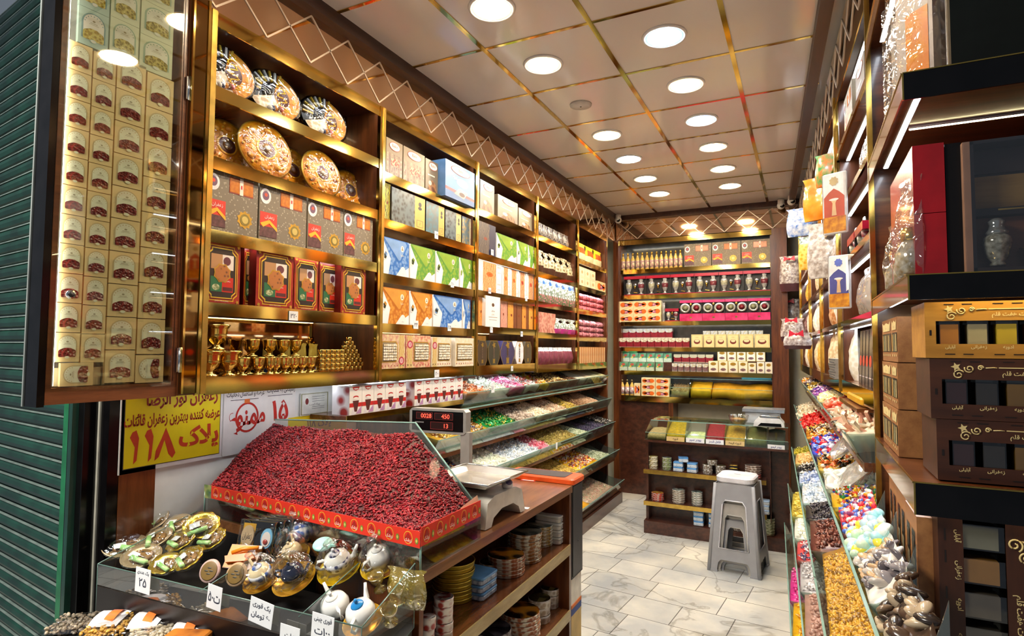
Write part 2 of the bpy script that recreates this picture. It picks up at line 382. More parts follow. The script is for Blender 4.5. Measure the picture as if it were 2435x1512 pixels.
tag(MB().lathe([(0, -.014), (.05, -.014), (.062, -.008), (.064, 0)], M('c9c2ba', .4), n=28).lathe([(0, -.0145), (.006, -.0145), (.006, -.0138)], BLACK, n=8).build('smoke_detector', loc=(-1.13, 3.166, ZC)),
    'round white smoke detector on the ceiling between two downlights', 'smoke detector')
def dome_camera(x, y, lab):
    e = empty('security_camera', (x, y, ZC-.01), 0, lab, 'security camera', 'small security cameras in the ceiling corners')
    MB().lathe([(.028, 0), (.03, -.03), (.026, -.036)], WHITE, n=18).build('mount', e)
    MB().ell((0, 0, -.055), (.036, .036, .036), WHITE, 18, 10).build('housing', e)
    MB().lathe([(0, .0), (.017, .0), (.020, -.006)], BLACK, n=16, xf=Matrix.Translation((.01, -.033, -.062)) @ Matrix.Rotation(math.radians(70), 4, 'X')).build('lens', e)
dome_camera(-1.71, 5.95, 'white dome security camera at the back ceiling corner over the left shelves')
dome_camera(-.16, 5.98, 'white dome security camera at the back ceiling corner by the right shelves')
dome_camera(-.07, 5.85, 'smaller white camera tucked against the right fascia near the back corner')
v = empty('air_vent', (-1.46, 1.35, ZC), 0, 'white square air vent plate at the front of the ceiling', 'air vent')
MB().box(-.2, .2, -.14, .14, -.012, -.001, WHITE).build('plate', v)
MB().box(-.15, .15, -.03, .0, -.0135, -.012, BLACKM).box(-.15, .15, .03, .06, -.0135, -.012, BLACKM).build('slot', v)
# ---------------------------------------------------------------- shelf units
LED = emis('eef5ff', 10)
BACKM = M('9a7850', .05, .9, var=.15, scale=3)
def unit(name, lab, width, zs, depth, top, rz, org, leds=True, ly=.012, drop=.04, under=False, back=None, post=True, group=None, backs=None, zled=None):
    """bay facing local -y, origin at its left front floor corner; zs = heights of the shelf boards' upper faces"""
    e = empty(name, org, rz, lab, 'shelving unit', group)
    z0 = zs[-1]-.05
    back = back or BACKM
    MB().box(0, width, depth-.012, depth, z0, top, back).build('back_panel', e)
    for x in (0.0, width-.018): MB().box(x+.001, x+.017, .012, depth-.012, z0, top, WOOD).build('side_panel', e)
    MB().box(0, width, .0, depth-.012, top-.018, top, WDARK).box(0, width, -.004, 0, top-.05, top, GOLD).build('top_panel', e)
    for i, z in enumerate(zs):
        s = MB().box(.018, width-.018, .004, depth-.012, z-.016, z, WOODH).build('shelf', e)
        MB().box(.018, width-.018, -.004, .003, z-drop if i < len(zs)-1 else z-.055, z+.004, GOLD).build('edge_strip', s)
    if leds:
        tops = [top-.018]+[z-.016 for z in zs[:-1]]
        for z in tops: 
            s = MB().box(.03, width-.03, ly, ly+.016, z-.009, z-.0005, WHITE).box(.032, width-.032, ly+.002, ly+.014, z-.0105, z-.009, LED).build('light_strip', e)
    if under: MB().box(.05, width-.05, .095, .111, z0-.006, z0-.0005, WHITE).box(.052, width-.052, .097, .109, z0-.0075, z0-.006, LED).build('light_strip', e)  # strip below the bay, added to brighten the sign and wall underneath
    if post:
        MB().box(-.022, .001, -.008, .01, z0, top, GOLD).box(-.004, .016, -.010, .0, z0, top, GOLDB).build('post', e)
    return e
D = .215
BAYZ = [[2.386, 2.141, 1.892, 1.645, 1.395], [2.338, 2.113, 1.850, 1.612, 1.396], [2.361, 2.089, 1.855, 1.636, 1.390], [2.36, 2.08, 1.855, 1.62, 1.375], [2.305, 2.067, 1.853, 1.611, 1.368]]
BAYY = [1.285, 2.19, 3.095, 4.005, 4.90, 5.76]
BL = ['tall gold-edged wall shelving bay nearest the street, with orange plates on top', 'second gold-edged wall shelving bay from the street, with triangle-print sweet boxes', 'third wall shelving bay, with the orange saffron boxes', 'fourth wall shelving bay, with hanging brown and white sweet bags', 'deepest wall shelving bay on the left, by the back corner']
MIRR = M('c4a47a', .03, 1, var=.05)
for i in range(5):
    unit('wall_shelving', BL[i], BAYY[i+1]-BAYY[i], BAYZ[i], D, 2.645, PI/2, (XL, BAYY[i], 0), back=MIRR if i == 0 else None, under=i < 3, group='shelving bays along the left wall')
S(MB().box(XL-.22, XL+.006, 1.205, 1.28, 1.345, 2.95, WOOD).build('trim_10'))
tag(MB().box(XL+.007, XL+.014, 1.216, 1.262, 1.35, 2.66, BRMIR).box(XL+.006, XL+.018, 1.262, 1.270, 1.35, 2.66, GOLD).box(XL+.006, XL+.018, 1.209, 1.216, 1.35, 2.66, GOLD).build('mirror_panel'),
    'narrow gold mirror strip between the saffron case and the first shelving bay', 'mirror')
S(MB().box(XL-.22, XL, 5.765, 5.80, 0, ZC-.02, WOOD).build('trim_11'))
S(MB().box(-1.80, -1.745, 6.07, 6.35, 0, 2.66, WOOD).build('trim_12'))
S(MB().box(-.25, -.12, 6.07, 6.35, 0, 2.66, WOOD).build('trim_13'))
# back wall bay
BZ = [2.335, 2.065, 1.785, 1.52, 1.275, 1.015]
unit('wall_shelving', 'wide gold-edged shelving across the back wall above the spice counter', 1.495, BZ, .25, 2.655, 0, (-1.745, 6.1, 0), post=False, back=M('6c6a62', .15, .3))
# right wall bays
RZ = [2.37, 2.12, 1.87, 1.62, 1.37]
RY = [2.1, 3.0, 3.9, 4.8, 5.95]
for i in range(4):
    y1 = RY[i+1]; unit('wall_shelving', 'right wall shelving bay, %s' % ['nearest the spice box stand, with the tall dark boxes', 'second from the spice box stand', 'third from the spice box stand', 'deepest, by the back corner'][i],
        (y1-RY[i]), RZ, .26, 2.645, -PI/2+UR, (XR(y1), y1, 0), group='shelving bays along the right wall', post=True, ly=.035, drop=.017)
# ---------------------------------------------------------------- goods (each faces local -y, origin at the bottom middle of its front)
def carton(w, h, d, base, art=None, side=None, topm=None):
    g = MB(); g.box(-w/2, w/2, 0, d, 0, h, base)
    if side: g.add([(w/2+.0004, .001, .001), (w/2+.0004, d-.001, .001), (w/2+.0004, d-.001, h-.001), (w/2+.0004, .001, h-.001)], [(0, 1, 2, 3)], side); g.add([(-w/2-.0004, .001, .001), (-w/2-.0004, .001, h-.001), (-w/2-.0004, d-.001, h-.001), (-w/2-.0004, d-.001, .001)], [(0, 1, 2, 3)], side)
    if topm: g.add([(-w/2, 0, h+.0004), (w/2, 0, h+.0004), (w/2, d, h+.0004), (-w/2, d, h+.0004)], [(0, 1, 2, 3)], topm)
    if art: art(g, w, h)
    return g
def UV(g, w, h):
    def P(u, v): return (-w/2+u*w, v*h)
    return P
SWEET = M('d8cbb0', .45, kind='cells', col2='f7f1e2', scale=70, bump=.5)
def a_honey(g, w, h):
    P = UV(g, w, h); r = lambda a, b, c, d, m, y=-.0006: g.rect(P(a, 0)[0], P(b, 0)[0], c*h, d*h, y, m)
    r(0, 1, 0, 1, M('a89b84', .5, kind='cells', col2='7d705c', scale=95, thr=(.25, .32)))
    r(.42, .9, .66, .92, M('8a2f12', .4), -.0012); r(.43, .89, .68, .90, M('d0812a', .25, kind='noise', col2='b5651c', scale=60), -.0018); r(.62, .69, .66, .93, M('efe2d2', .5), -.0024); r(.64, .67, .76, .82, M('c33', .5) if 0 else M('cc3333', .5), -.003)
    r(.02, .36, .08, .5, M('d8361c', .4), -.0012); r(.02, .36, .08, .26, M('4a2a2c', .3, kind='noise', col2='6b4446', scale=80), -.0018)
    g.poly([P(.02, .3), P(.08, .24), P(.2, .32), P(.36, .2), P(.36, .26), P(.2, .38)], -.0024, M('f0b020', .4)); g.text('زعفران', P(.2, 0)[0], .42*h, .07*h, -.003, WHITE, w=.3*w)
    g.star(P(.74, 0)[0], .28*h, .15*h, .8, 10, -.0014, GPRINT); g.disc(P(.74, 0)[0], .28*h, .095*h, .095*h, -.002, M('8a7a40', .35, .6)); g.disc(P(.74, 0)[0], .28*h, .06*h, .06*h, -.0026, M('c9b46a', .35, .6))
    g.disc(P(.12, 0)[0], .77*h, .11*h, .13*h, -.0014, M('e9e6ea', .4)); g.disc(P(.12, 0)[0], .78*h, .07*h, .08*h, -.002, M('6d4a63', .4)); g.disc(P(.12, 0)[0], .79*h, .03*h, .03*h, -.0026, M('e04a2c', .4))
def a_redgift(g, w, h):
    P = UV(g, w, h)
    def oct_(m0, c, y, mat, k=None):
        a, b, e, d = m0, 1-m0, m0*.8, 1-m0*.8
        pts = [P(a+c, e), P(b-c, e), P(b-c, e+c*.4), P(b, e+c), P(b, d-c), P(b-c, d-c*.4), P(b-c, d), P(a+c, d), P(a+c, d-c*.4), P(a, d-c), P(a, e+c), P(a+c, e+c*.4)]
        (g.ring(pts, k, y, mat) if k else g.poly(pts, y, mat))
    g.rect(-w/2, w/2, 0, h, -.0005, M('8f1c10', .3, kind='noise', col2='a5301a', scale=30)); oct_(.07, .1, -.001, M('e3b52c', .35, .3)); oct_(.09, .1, -.0014, M('74140d', .3)); oct_(.12, .1, -.0018, M('e8c23c', .35, .3)); oct_(.14, .1, -.0022, M('33271f', .3))
    for (u, v, m) in ((.2, .56, 'b88a5e'), (.5, .56, 'e8dcd2'), (.2, .2, '2f6a44'), (.5, .2, 'c8321f')):
        g.rect(P(u, 0)[0], P(u+.3, 0)[0], v*h, (v+.24)*h, -.0026, M(m, .3, kind='noise', col2=m, scale=40)); 
    g.disc(P(.62, 0)[0], .70*h, .1*w, .07*h, -.003, M('6a3a40', .3)); g.text('زعفران', P(.65, 0)[0], .38*h, .035*h, -.003, WHITE, w=.24*w); g.rect(P(.52, 0)[0], P(.78, 0)[0], .22*h, .28*h, -.003, M('5a2b2a', .3)); g.disc(P(.34, 0)[0], .27*h, .1*w, .05*h, -.003, M('7d8a5a', .4, kind='cells', col2='c9c9a0', scale=90))
    g.star(0, .5*h, .24*w, .86, 8, -.0034, GPRINT); g.star(0, .5*h, .21*w, .86, 8, -.004, M('2b1c2c', .3, kind='cells', col2='b4713a', scale=60, thr=(0, .35)))
    g.text('سوغات مشهد', 0, .93*h, .035*h, -.003, GPRINT, w=.5*w); g.text('زعفران و زرشک خراسان', 0, .055*h, .025*h, -.003, WHITE, w=.7*w)
    for sx in (-1, 1):
        for z in (.05, .95): g.star(sx*.43*w, z*h, .05*w, .5, 5, -.0028, GPRINT)
def a_tri(c1, c2, side='l', win=True):
    def f(g, w, h):
        P = UV(g, w, h); g.rect(-w/2, w/2, 0, h, -.0005, M('eceff1', .35, var=.03))
        g.poly([P(.22, .0), P(.5, .0), P(1, .3), P(1, 1), P(.02, 1), P(0, .96), P(.3, .45)], -.001, M(c1, .3, kind='cells', col2=c2, scale=60))
        g.poly([P(0, 1), P(.9, 1), P(.95, .9), P(.7, .42), P(.62, .38), P(.55, .4)], -.0016, M(c2, .3)); g.poly([P(.04, .98), P(.84, .98), P(.9, .9), P(.66, .46), P(.6, .44)], -.002, M(c1, .3))
        g.poly([P(.48, 0), P(.95, 0), P(.95, .04), P(.82, .27), P(.76, .3), P(.7, .27)], -.0024, WHITE); g.text('سوهان', P(.76, 0)[0], .1*h, .04*h, -.003, M('8aa0b8', .6))
        g.disc(P(.72, 0)[0], .78*h, .06*w, .085*h, -.0028, M('f0ead8', .4)); g.poly([(P(.72, 0)[0]+dx*w, dz*h) for dx, dz in ((-.035, .735), (.035, .735), (.03, .77), (.012, .785), (.018, .81), (.012, .835), (-.012, .835), (-.018, .81), (-.012, .785), (-.03, .77))], -.0032, M('9a8468', .5)); g.text('حلوا', P(.72, 0)[0], .6*h, .09*h, -.003, M('e9e4c4', .5)); 
        if win: g.poly([P(.02, .55), P(.1, .66), P(.19, .57), P(.12, .38), P(.03, .4)], -.0026, WHITE); g.poly([P(.045, .55), P(.1, .62), P(.165, .56), P(.115, .42), P(.05, .43)], -.003, M(c1, .2, kind='cells', col2='2a2f22', scale=70))
    return f
def a_bykit(base, kind=0, txt='Bykit'):
    def f(g, w, h):
        P = UV(g, w, h); g.rect(-w/2, w/2, 0, h, -.0005, M(base, .28, kind='noise', col2=base, scale=8))
        if kind == 0:
            for k in range(7): g.rect(P(.04+k*.14, 0)[0], P(.12+k*.14, 0)[0], .04*h, .62*h, -.001, M('9a8468' if k % 2 else 'c9b693', .3, kind='noise', col2='6b4433', scale=50))
            g.rect(P(.3, 0)[0], P(.8, 0)[0], .3*h, .5*h, -.0014, M('b03a2a', .4, kind='cells', col2='c9b693', scale=90))
        if kind == 1:
            g.poly([P(.1, .02), P(.9, .02), P(.8, .3), P(.5, .42), P(.3, .3)], -.001, M('6b4026', .35, kind='cells', col2='a7794e', scale=40)); g.disc(P(.35, 0)[0], .3*h, .12*w, .07*h, -.0014, M('e9dcc4', .4)); g.rect(-.35*w, .2*w, .52*h, .56*h, -.0014, M('e8dfd0', .4))
        if kind == 2:
            g.poly([P(0, .2), P(1, .14), P(1, 0), P(0, 0)], -.001, M('2f62a0', .3)); g.poly([P(0, .28), P(1, .22), P(1, .14), P(0, .2)], -.0012, M('b2332c', .3)); g.text('Mini', P(.3, 0)[0], .6*h, .1*h, -.0016, M('dfe8f2', .4)); 
            g.poly([P(.28, .16), P(.45, .34), P(.75, .3), P(.62, .1)], -.0016, M('d9c6a8', .4)); g.disc(P(.55, 0)[0], .2*h, .1*w, .06*h, -.002, M('5d3b24', .4)); g.disc(P(.56, 0)[0], .52*h, .2*w, .12*h, -.0014, M('e6eef6', .2))
        g.disc(0 if kind != 1 else .05*w, .83*h, .33*w, .12*h, -.002, M('b8452f', .4)); g.disc(0 if kind != 1 else .05*w, .83*h, .31*w, .105*h, -.0024, M('f4efe9', .4)); g.text(txt, 0 if kind != 1 else .05*w, .83*h, .11*h, -.003, M('a8271f', .4), w=.5*w)
    return f
def a_gaz(strip='e9b64a', base='2c2a30'):
    def f(g, w, h):
        P = UV(g, w, h); g.rect(-w/2, P(.68, 0)[0], 0, h, -.0006, M(base, .22, kind='cells', col2='6b7a80', scale=45, thr=(.1, .6))); g.rect(P(.68, 0)[0], w/2, 0, h, -.0006, M(strip, .3, var=.05))
        g.disc(P(.84, 0)[0], .78*h, .05*w, .07*h, -.0012, M('3b3430', .4)); g.disc(P(.84, 0)[0], .66*h, .06*w, .05*h, -.0012, M('3b3430', .4)); g.text('گز', P(.84, 0)[0], .2*h, .1*h, -.0012, M('3b3430', .4)); g.ring([P(.74, .1), P(.94, .1), P(.94, .3), P(.74, .3)], .9, -.0012, M('3b3430', .4))
    return f
def a_saff(c='e07a1e', strip=.3, txt='زعفران'):
    def f(g, w, h):
        P = UV(g, w, h); g.rect(-w/2, w/2, 0, h, -.0005, M('efe9e4', .4)); g.rect(P(.18, 0)[0], P(.74, 0)[0], .01*h, .99*h, -.001, M(c, .4, kind='wave', col2='f3c48a', scale=26))
        g.disc(P(.46, 0)[0], .6*h, .14*w, .08*h, -.0014, M(c, .4)); g.text(txt, P(.46, 0)[0], .6*h, .05*h, -.0018, M('5b2b16', .5), w=.24*w)
        for z in (.12, .3, .7, .88): g.rect(P(.8, 0)[0], P(.95, 0)[0], z*h, (z+.05)*h, -.001, M('c9c4c0', .5))
    return f
def a_swirl(c='d8741f', c2='f0b878', stripe=None):
    def f(g, w, h):
        P = UV(g, w, h); g.rect(-w/2, w/2, 0, h, -.0005, M(c, .4, kind='wave', col2=c2, scale=26))
        if stripe: g.rect(P(.62, 0)[0], w/2, 0, h, -.001, M(stripe, .4))
        g.disc(-.1*w, .5*h, .1*w, .05*h, -.0014, M('8a3a1a', .5))
    return f
def a_nougat(frame='c98a7a', border='e2cfa6', side='l'):
    def f(g, w, h):
        P = UV(g, w, h); g.rect(-w/2, w/2, 0, h, -.0005, M(frame, .4, kind='noise', col2=border, scale=60))
        a, b = (.3, .95) if side == 'r' else (.06, .94)
        if side == 'l2': a, b = .05, .68
        q = [P(a, .2), P(b-.06, .2), P(b, .28), P(b, .72), P(b-.06, .8), P(a, .8)]
        g.poly(q, -.001, GPRINT)
        q = [P(a+.03, .23), P(b-.09, .23), P(b-.03, .31), P(b-.03, .69), P(b-.09, .77), P(a+.03, .77)]
        g.poly(q, -.0015, M('8a7a60', .5))
        r = random.Random(3)
        n = max(3, int((b-a)*w/.016)); mN = M('efe8d8', .5, var=.06); mN2 = M('dcd0b4', .5, var=.06)
        for i in range(n):
            for k in range(int(.52*h/.014)):
                x = P(a+.045, 0)[0]+(i+.5)*((b-a-.1)*w)/n; z = .25*h+(k+.5)*.0135
                g.box(x-.006, x+.006, -.006, -.001, z-.0045, z+.0045, mN if r.random() < .7 else mN2, xf=Matrix.Translation((x, 0, z)) @ Matrix.Rotation(r.uniform(-.4, .4), 4, 'Y') @ Matrix.Translation((-x, 0, -z)))
        if side in ('r', 'l2'):
            x = P(.15, 0)[0] if side == 'r' else P(.84, 0)[0]; g.rect(x-.1*w, x+.1*w, .02*h, .98*h, -.0012, M('dcb45e', .35, .3, kind='wave', col2='efd9a0', scale=30)); z = .72 if side == 'r' else .24
            g.disc(x, z*h, .11*w, .12*h, -.0016, M('b8334a', .4)); g.disc(x, z*h, .07*w, .08*h, -.002, M('e7b8bc', .4)); g.text('گز', x, z*h, .08*h, -.0024, M('8a1c33', .5))
        for k in range(8): g.star(P(.08+.12*k, 0)[0], .1*h, .03*w, .5, 4, -.0012, M('b0524a', .5))
    return f
def octbox(w, h, d, mat, accent):
    g = MB(); c = w*.2; pts = [(-w/2+c, 0), (w/2-c, 0), (w/2, c*1.5), (w/2, h-c*1.5), (w/2-c, h), (-w/2+c, h), (-w/2, h-c*1.5), (-w/2, c*1.5)]
    g.prism(pts, 0, d, mat); g.ring(pts, .95, -.0006, accent)
    g.star(0, .82*h, .16*w, .5, 5, -.001, accent); g.star(0, .18*h, .14*w, .6, 4, -.001, accent)
    for z in (.35, .45, .55, .65): g.star(0, z*h, .1*w, .4, 6, -.001, M('6b5648', .4))
    return g
def bag(w, h, d, body, label=None, lz=(.3, .8), top=None, film=None, tuft=False, seed=0, txt=None, low=None, pinch=.82):
    """soft standing pouch: full belly, flat sealed top"""
    g = MB(); r = random.Random(seed); nx, nz = 8, 9; V = []; 
    for s in (0, 1):
        for k in range(nz+1):
            v = k/nz; th = d*.5*(math.sin(PI*min(1, v*1.05+.05))**.6 if v < .93 else .08)*(1-.35*v)
            wd = w*(pinch+(1-pinch)*math.sin(PI*min(1, v+.12))) if v < .9 else w*(1.0 if not tuft else 1.1)
            if tuft and .7 < v < .85: wd *= .35; th *= .5
            for i in range(nx+1):
                u = i/nx; b = math.sin(PI*u)**.5 if 0 < u < 1 else 0
                V.append((-wd/2+u*wd, d/2+(-1 if s == 0 else 1)*th*b*(1+r.uniform(-.12, .12))+r.uniform(-.001, .001), v*h+r.uniform(-.002, .002)*(1 if k else 0)))
    Fs = {0: [], 1: [], 2: [], 3: []}; n = nx+1
    for k in range(nz):
        v = (k+.5)/nz
        for i in range(nx):
            a = k*n+i; f = (a, a+1, a+n+1, a+n); j = 0
            u = (i+.5)/nx
            if label and lz[0] < v < lz[1] and .08 < u < .92: j = 1
            elif top and v > .8: j = 2
            elif low and v < lz[0]: j = 3
            Fs[j].append(f); b = a+n*(nz+1); Fs[2 if (top and v > .8) else 0].append((b+n, b+n+1, b+1, b))
    for j, m in ((0, body), (1, label), (2, top), (3, low)):
        if m and Fs[j]: g.add(V, Fs[j], m, True)
    if txt: g.text(txt, 0, h*(lz[0]+lz[1])/2, h*.09, -.004, M('3a3f7a', .5), w=w*.7)
    return g
def plate_gift(r, seed=0):
    """round shrink-wrapped sweets plate standing on edge, facing -y"""
    g = MB(); X = Matrix.Translation((0, 0, r)) @ Matrix.Rotation(PI/2, 4, 'X')
    OR = M('cc7200', .4, kind='noise', col2='f2a60e', scale=60, bump=.5)
    g.lathe([(0, -.02), (r*.8, -.02), (r*.97, -.006), (r, 0), (r*.97, .003)], M('c9a03a', .3, .4), n=36, xf=X)
    g.lathe([(r*.36, .006), (r*.95, .003), (r*.97, -.001)], OR, n=36, xf=X); rr = random.Random(seed)
    for k in range(8):
        a = 2*PI*k/8+.2; m = M(('8a4a1a', 'e09a20', 'd07c10', '7a4018')[k % 4], .35, kind='noise', col2='e8a020', scale=60)
        g.ell((r*.68*math.cos(a), -r*.68*math.sin(a), .004), (r*.16, r*.13, .010), m, 10, 6, X)
        for q in range(3):
            b = a+.35+.1*q; g.ell((r*(.55+.14*q)*math.cos(b), -r*(.55+.14*q)*math.sin(b), .006), (r*.05, r*.045, .006), M('f0c04a', .3), 7, 4, X)
    g.lathe([(0, .010), (r*.30, .010), (r*.36, .006)], M('5a2d2a', .3), n=28, xf=X); g.lathe([(r*.33, .0095), (r*.36, .0095), (r*.385, .006)], M('f0b428', .4), n=28, xf=X)
    g.lathe([(0, .0112), (r*.18, .0108)], M('b8874e', .3), n=20, xf=X); g.lathe([(0, .0122), (r*.1, .0118)], M('e9dcc8', .3), n=16, xf=X)
    wrap = MB(); prof = [(0, .018), (r*.4, .017), (r*.8, .012), (r*1.01, .002), (r*.9, -.015), (0, -.024)]; wrap.lathe(prof, glassy('fafafa', .02, .1, 1, 22), n=28, xf=X)
    return g, wrap
def basket_gift(r, seed=0):
    g = MB(); X = Matrix.Translation((0, 0, r*.95)) @ Matrix.Rotation(PI/2, 4, 'X')
    n = 32
    V = []; Fs = []
    for j, (q, z) in enumerate(((.45, -.06), (.8, -.045), (1, -.02), (1.0, -.006))):
        for i in range(n): a = 2*PI*i/n; k = 1+(.03 if i % 2 else -.02); V.append((r*q*k*math.cos(a), r*q*k*math.sin(a), z))
    for j in range(3):
        for i in range(n): i2 = (i+1) % n; Fs.append((j*n+i, j*n+i2, (j+1)*n+i2, (j+1)*n+i))
    Fs.append(tuple(range(n-1, -1, -1))); g.add(V, Fs, BLACK, xf=X)
    g.lathe([(0, -.008), (r*.98, -.006)], M('1e1a1c', .3), n=n, xf=X)
    def half(a0, a1, q0, q1, z, m): 
        A = [math.radians(a0+(a1-a0)*k/12) for k in range(13)]
        g.add([(r*q1*math.cos(a), r*q1*math.sin(a), z) for a in A]+[(r*q0*math.cos(a), r*q0*math.sin(a), z) for a in reversed(A)], [tuple(range(26))], m, xf=X)
    half(-75, 75, .0, .95, -.003, M('c87408', .4, kind='noise', col2='eda41c', scale=50, bump=.4)); half(-60, 60, .0, .55, -.001, M('5a2a26', .3))
    half(75, 200, .45, .95, -.003, M('241f24', .3)); half(200, 285, .0, .9, -.002, M('c9a98a', .4, kind='cells', col2='f0e4d2', scale=50))
    for k in range(9): a = math.radians(70+k*13); g.box(r*.5, r*.92, -.004, .004, -.002, .006, M('e6e2da', .3) if k % 2 else M('d8b23a', .3), xf=X @ Matrix.Rotation(a, 4, 'Z'))
    for k in range(5): g.ell((r*(-.25+.1*k), -r*(.62-.02*k), .004), (r*.1, r*.1, .01), M(('e9e4e0', '3f4f7a', 'd88a1a', '7a4a2a', 'e07a80')[k], .35), 9, 6, X)
    rr = random.Random(5)
    pts = [(r*(.2+.16*math.sin(t*2.3)+.06*math.sin(t*7)), r*(.62-t*.135), .012) for t in [k*.22 for k in range(44)]]
    g.tube([tuple(p) for p in pts], r*.022, M('f2c21a', .35, .2), 5, xf=X)
    wrap = MB(); wrap.lathe([(0, .03), (r*.5, .028), (r*.85, .016), (r*1.03, -.002), (r*.9, -.04), (r*.45, -.065), (0, -.07)], glassy('f6fafa', .03, .1, 1, 18), n=28, xf=X)
    return g, wrap
def jar(r, h, glassm, fill, lid, n=14, label=None, fillh=.8):
    g = MB(); g.lathe([(r*.9, 0), (r, .01), (r, h*.78), (r*.8, h*.86)], glassm, n=n)
    g.lathe([(r*.88, .004), (r*.93, .01), (r*.93, h*fillh*.8)], fill, n=n); g.lathe([(r*.84, h*.85), (r*.86, h*.87), (r*.86, h*.985), (r*.8, h)], lid, n=n)
    if label: g.lathe([(r*1.01, h*.2), (r*1.01, h*.62)], label, n=n)
    return g
def placeL(o_or_mb, name, Y, z, label, cat, group, back=.018, rz=0, tilt=0, X=XL):
    o = o_or_mb.build(name) if isinstance(o_or_mb, MB) else o_or_mb
    o.location = (X-back, Y, z+.0008); o.rotation_euler = (0, 0, PI/2+rz)
    if tilt: o.rotation_euler = (Matrix.Rotation(PI/2+rz, 4, 'Z') @ Matrix.Rotation(tilt, 4, 'X')).to_euler()
    return tag(o, label, cat, group)
# -- bay one: baskets and plates
PL1 = ['nearest the street', 'in the middle', 'farthest from the street']
for k, (p0, p1) in enumerate(((508, 622), (630, 735), (748, 853))):
    z = 2.386; y0, y1 = yL(p0, z), yL(p1, z); r = .115
    e = empty('gift_basket'); g, wr = basket_gift(r, k); g.build('tray', e); wr.build('wrapper', e)
    placeL(e, '', (y0+y1)/2, z+.010, 'black fluted sweets basket with gold calligraphy on the top shelf, '+PL1[k], 'gift basket', 'wrapped baskets on the top shelf', back=.055, rz=-.25, tilt=-.30)
for k, (cx, by, bk, R_) in enumerate(((545, 400, .115, .106), (702, 440, .120, .102), (838, 478, .120, .102), (640, 425, .035, .116), (772, 462, .04, .104))):
    z = 2.141; Y = yL(cx, z+R_, XL-bk)
    e = empty('sweets_plate'); g, wr = plate_gift(R_, k); g.build('plate', e); wr.build('wrapper', e)
    placeL(e, '', Y, z+.002, 'round orange shrink-wrapped sweets plate, '+['leaning at the street end of the plate shelf', 'half hidden behind the biggest plate', 'leaning at the deep end of the plate shelf', 'the largest one, in front', 'standing in front, fourth along the shelf'][k], 'sweets plate', 'orange plates on the second shelf', back=bk, rz=-.12, tilt=-.2)
def rowL(i, zi, items, zoff=0):
    """items: (px0, px1, height, mesh maker(w,h,d), name, label, category, group, back, depth)"""
    z = BAYZ[i][zi]+zoff
    for it in items:
        p0, p1, h, mk, nm, lab, cat, grp = it[:8]; bk = it[8] if len(it) > 8 else .015; dp = it[9] if len(it) > 9 else .12
        y0, y1 = yL(p0, z, XL-bk), yL(p1, z, XL-bk); w = (y1-y0)*.985
        dp = min(dp, .195-bk)
        o = placeL(mk(w, h, dp), nm, (y0+y1)/2, z, lab, cat, grp, back=bk)
def CT(base, art, side=None, topm=None): return lambda w, h, d: carton(w, h, d, base, art, side, topm)
BEI = M('9c907a', .5)
rowL(0, 2, [(a, b, .222, CT(BEI, a_honey), 'gift_box', 'honeycomb-print gift box with cut-out windows, %s from the street on the third shelf' % ORD[k], 'gift box', 'honeycomb gift boxes on the left', .012+.0*k, .05) for k, (a, b) in enumerate(((486, 611), (613, 727), (729, 815), (816, 885)))])
RED = M('6d120c', .35)
rg = [(478, 569, .012), (577, 604, .05), (606, 696, .010), (697, 755, .03), (757, 806, .05), (809, 868, .012)]
rowL(0, 3, [(a, b, .215, CT(RED, a_redgift), 'gift_box', 'dark red gold-framed window gift box, %s from the street on the fourth shelf' % ORD[k], 'gift box', 'red framed gift boxes', bk, .04) for k, (a, b, bk) in enumerate(rg)])
# brass mortars, goblets and the pyramid of brass pots
def goblet(k=1.0, mat=BRASS): return MB().lathe([(r*k, z*k) for r, z in ((.0, 0), (.020, 0), (.021, .004), (.010, .008), (.007, .014), (.012, .020), (.021, .028), (.024, .045), (.027, .062), (.029, .066), (.026, .066), (.022, .045), (.0, .030))], mat, n=20)
def urn(): return MB().lathe([(0, 0), (.030, 0), (.031, .006), (.016, .014), (.014, .022), (.03, .034), (.036, .05), (.037, .052), (.034, .055), (.037, .058), (.038, .075), (.041, .078), (.046, .086), (.047, .09), (.043, .09), (.036, .07), (0, .05)], BRASS, n=24)
z = BAYZ[0][4]; gb = goblet().build('brass_goblet'); gu = urn().build('brass_urn'); first = {id(gb): 1, id(gu): 1}
def put(src, loc, label, cat, grp, rz=0, rot=None, scale=None):
    if first.get(id(src)) == 1 or id(src) not in first:
        first[id(src)] = 0; o = src; o.location = loc; o.rotation_euler = rot if rot is not None else (0, 0, rz)
        if scale: o.scale = scale
        return tag(o, label, cat, grp)
    o = dup(src, loc, rz, label, grp, rot, scale); o['category'] = cat; return o
first[id(gb)] = 1; first[id(gu)] = 1
for k, px in enumerate((496, 541)): put(gu, (XL-.06, yL(px, z, XL-.06), z+.0008), 'large brass urn at the street end of the goblet shelf, %s of two' % ORD[k], 'urn', 'brass urns')
put(gu, (XL-.075, yL(503, z+.092, XL-.09)+.004, z+.0925), 'brass urn stacked on top of the first urn by the street', 'urn', 'brass urns')
for k, px in enumerate((575, 611, 640, 655, 676, 696, 716, 736)):
    put(gb, (XL-.04, yL(px, z, XL-.04), z+.0008), 'brass goblet in the front row of the bottom shelf, %s from the urns' % ORD[k], 'goblet', 'brass goblets', scale=(.8 if k in (2, 3) else 1,)*2+(1,))
for k, px in enumerate((565, 592, 622, 648, 668, 688, 708, 728, 745)):
    put(gb, (XL-.105, yL(px, z+.03, XL-.105), z+.0008), 'brass goblet in the rear row of the bottom shelf, %s from the urns' % ORD[k], 'goblet', 'brass goblets')
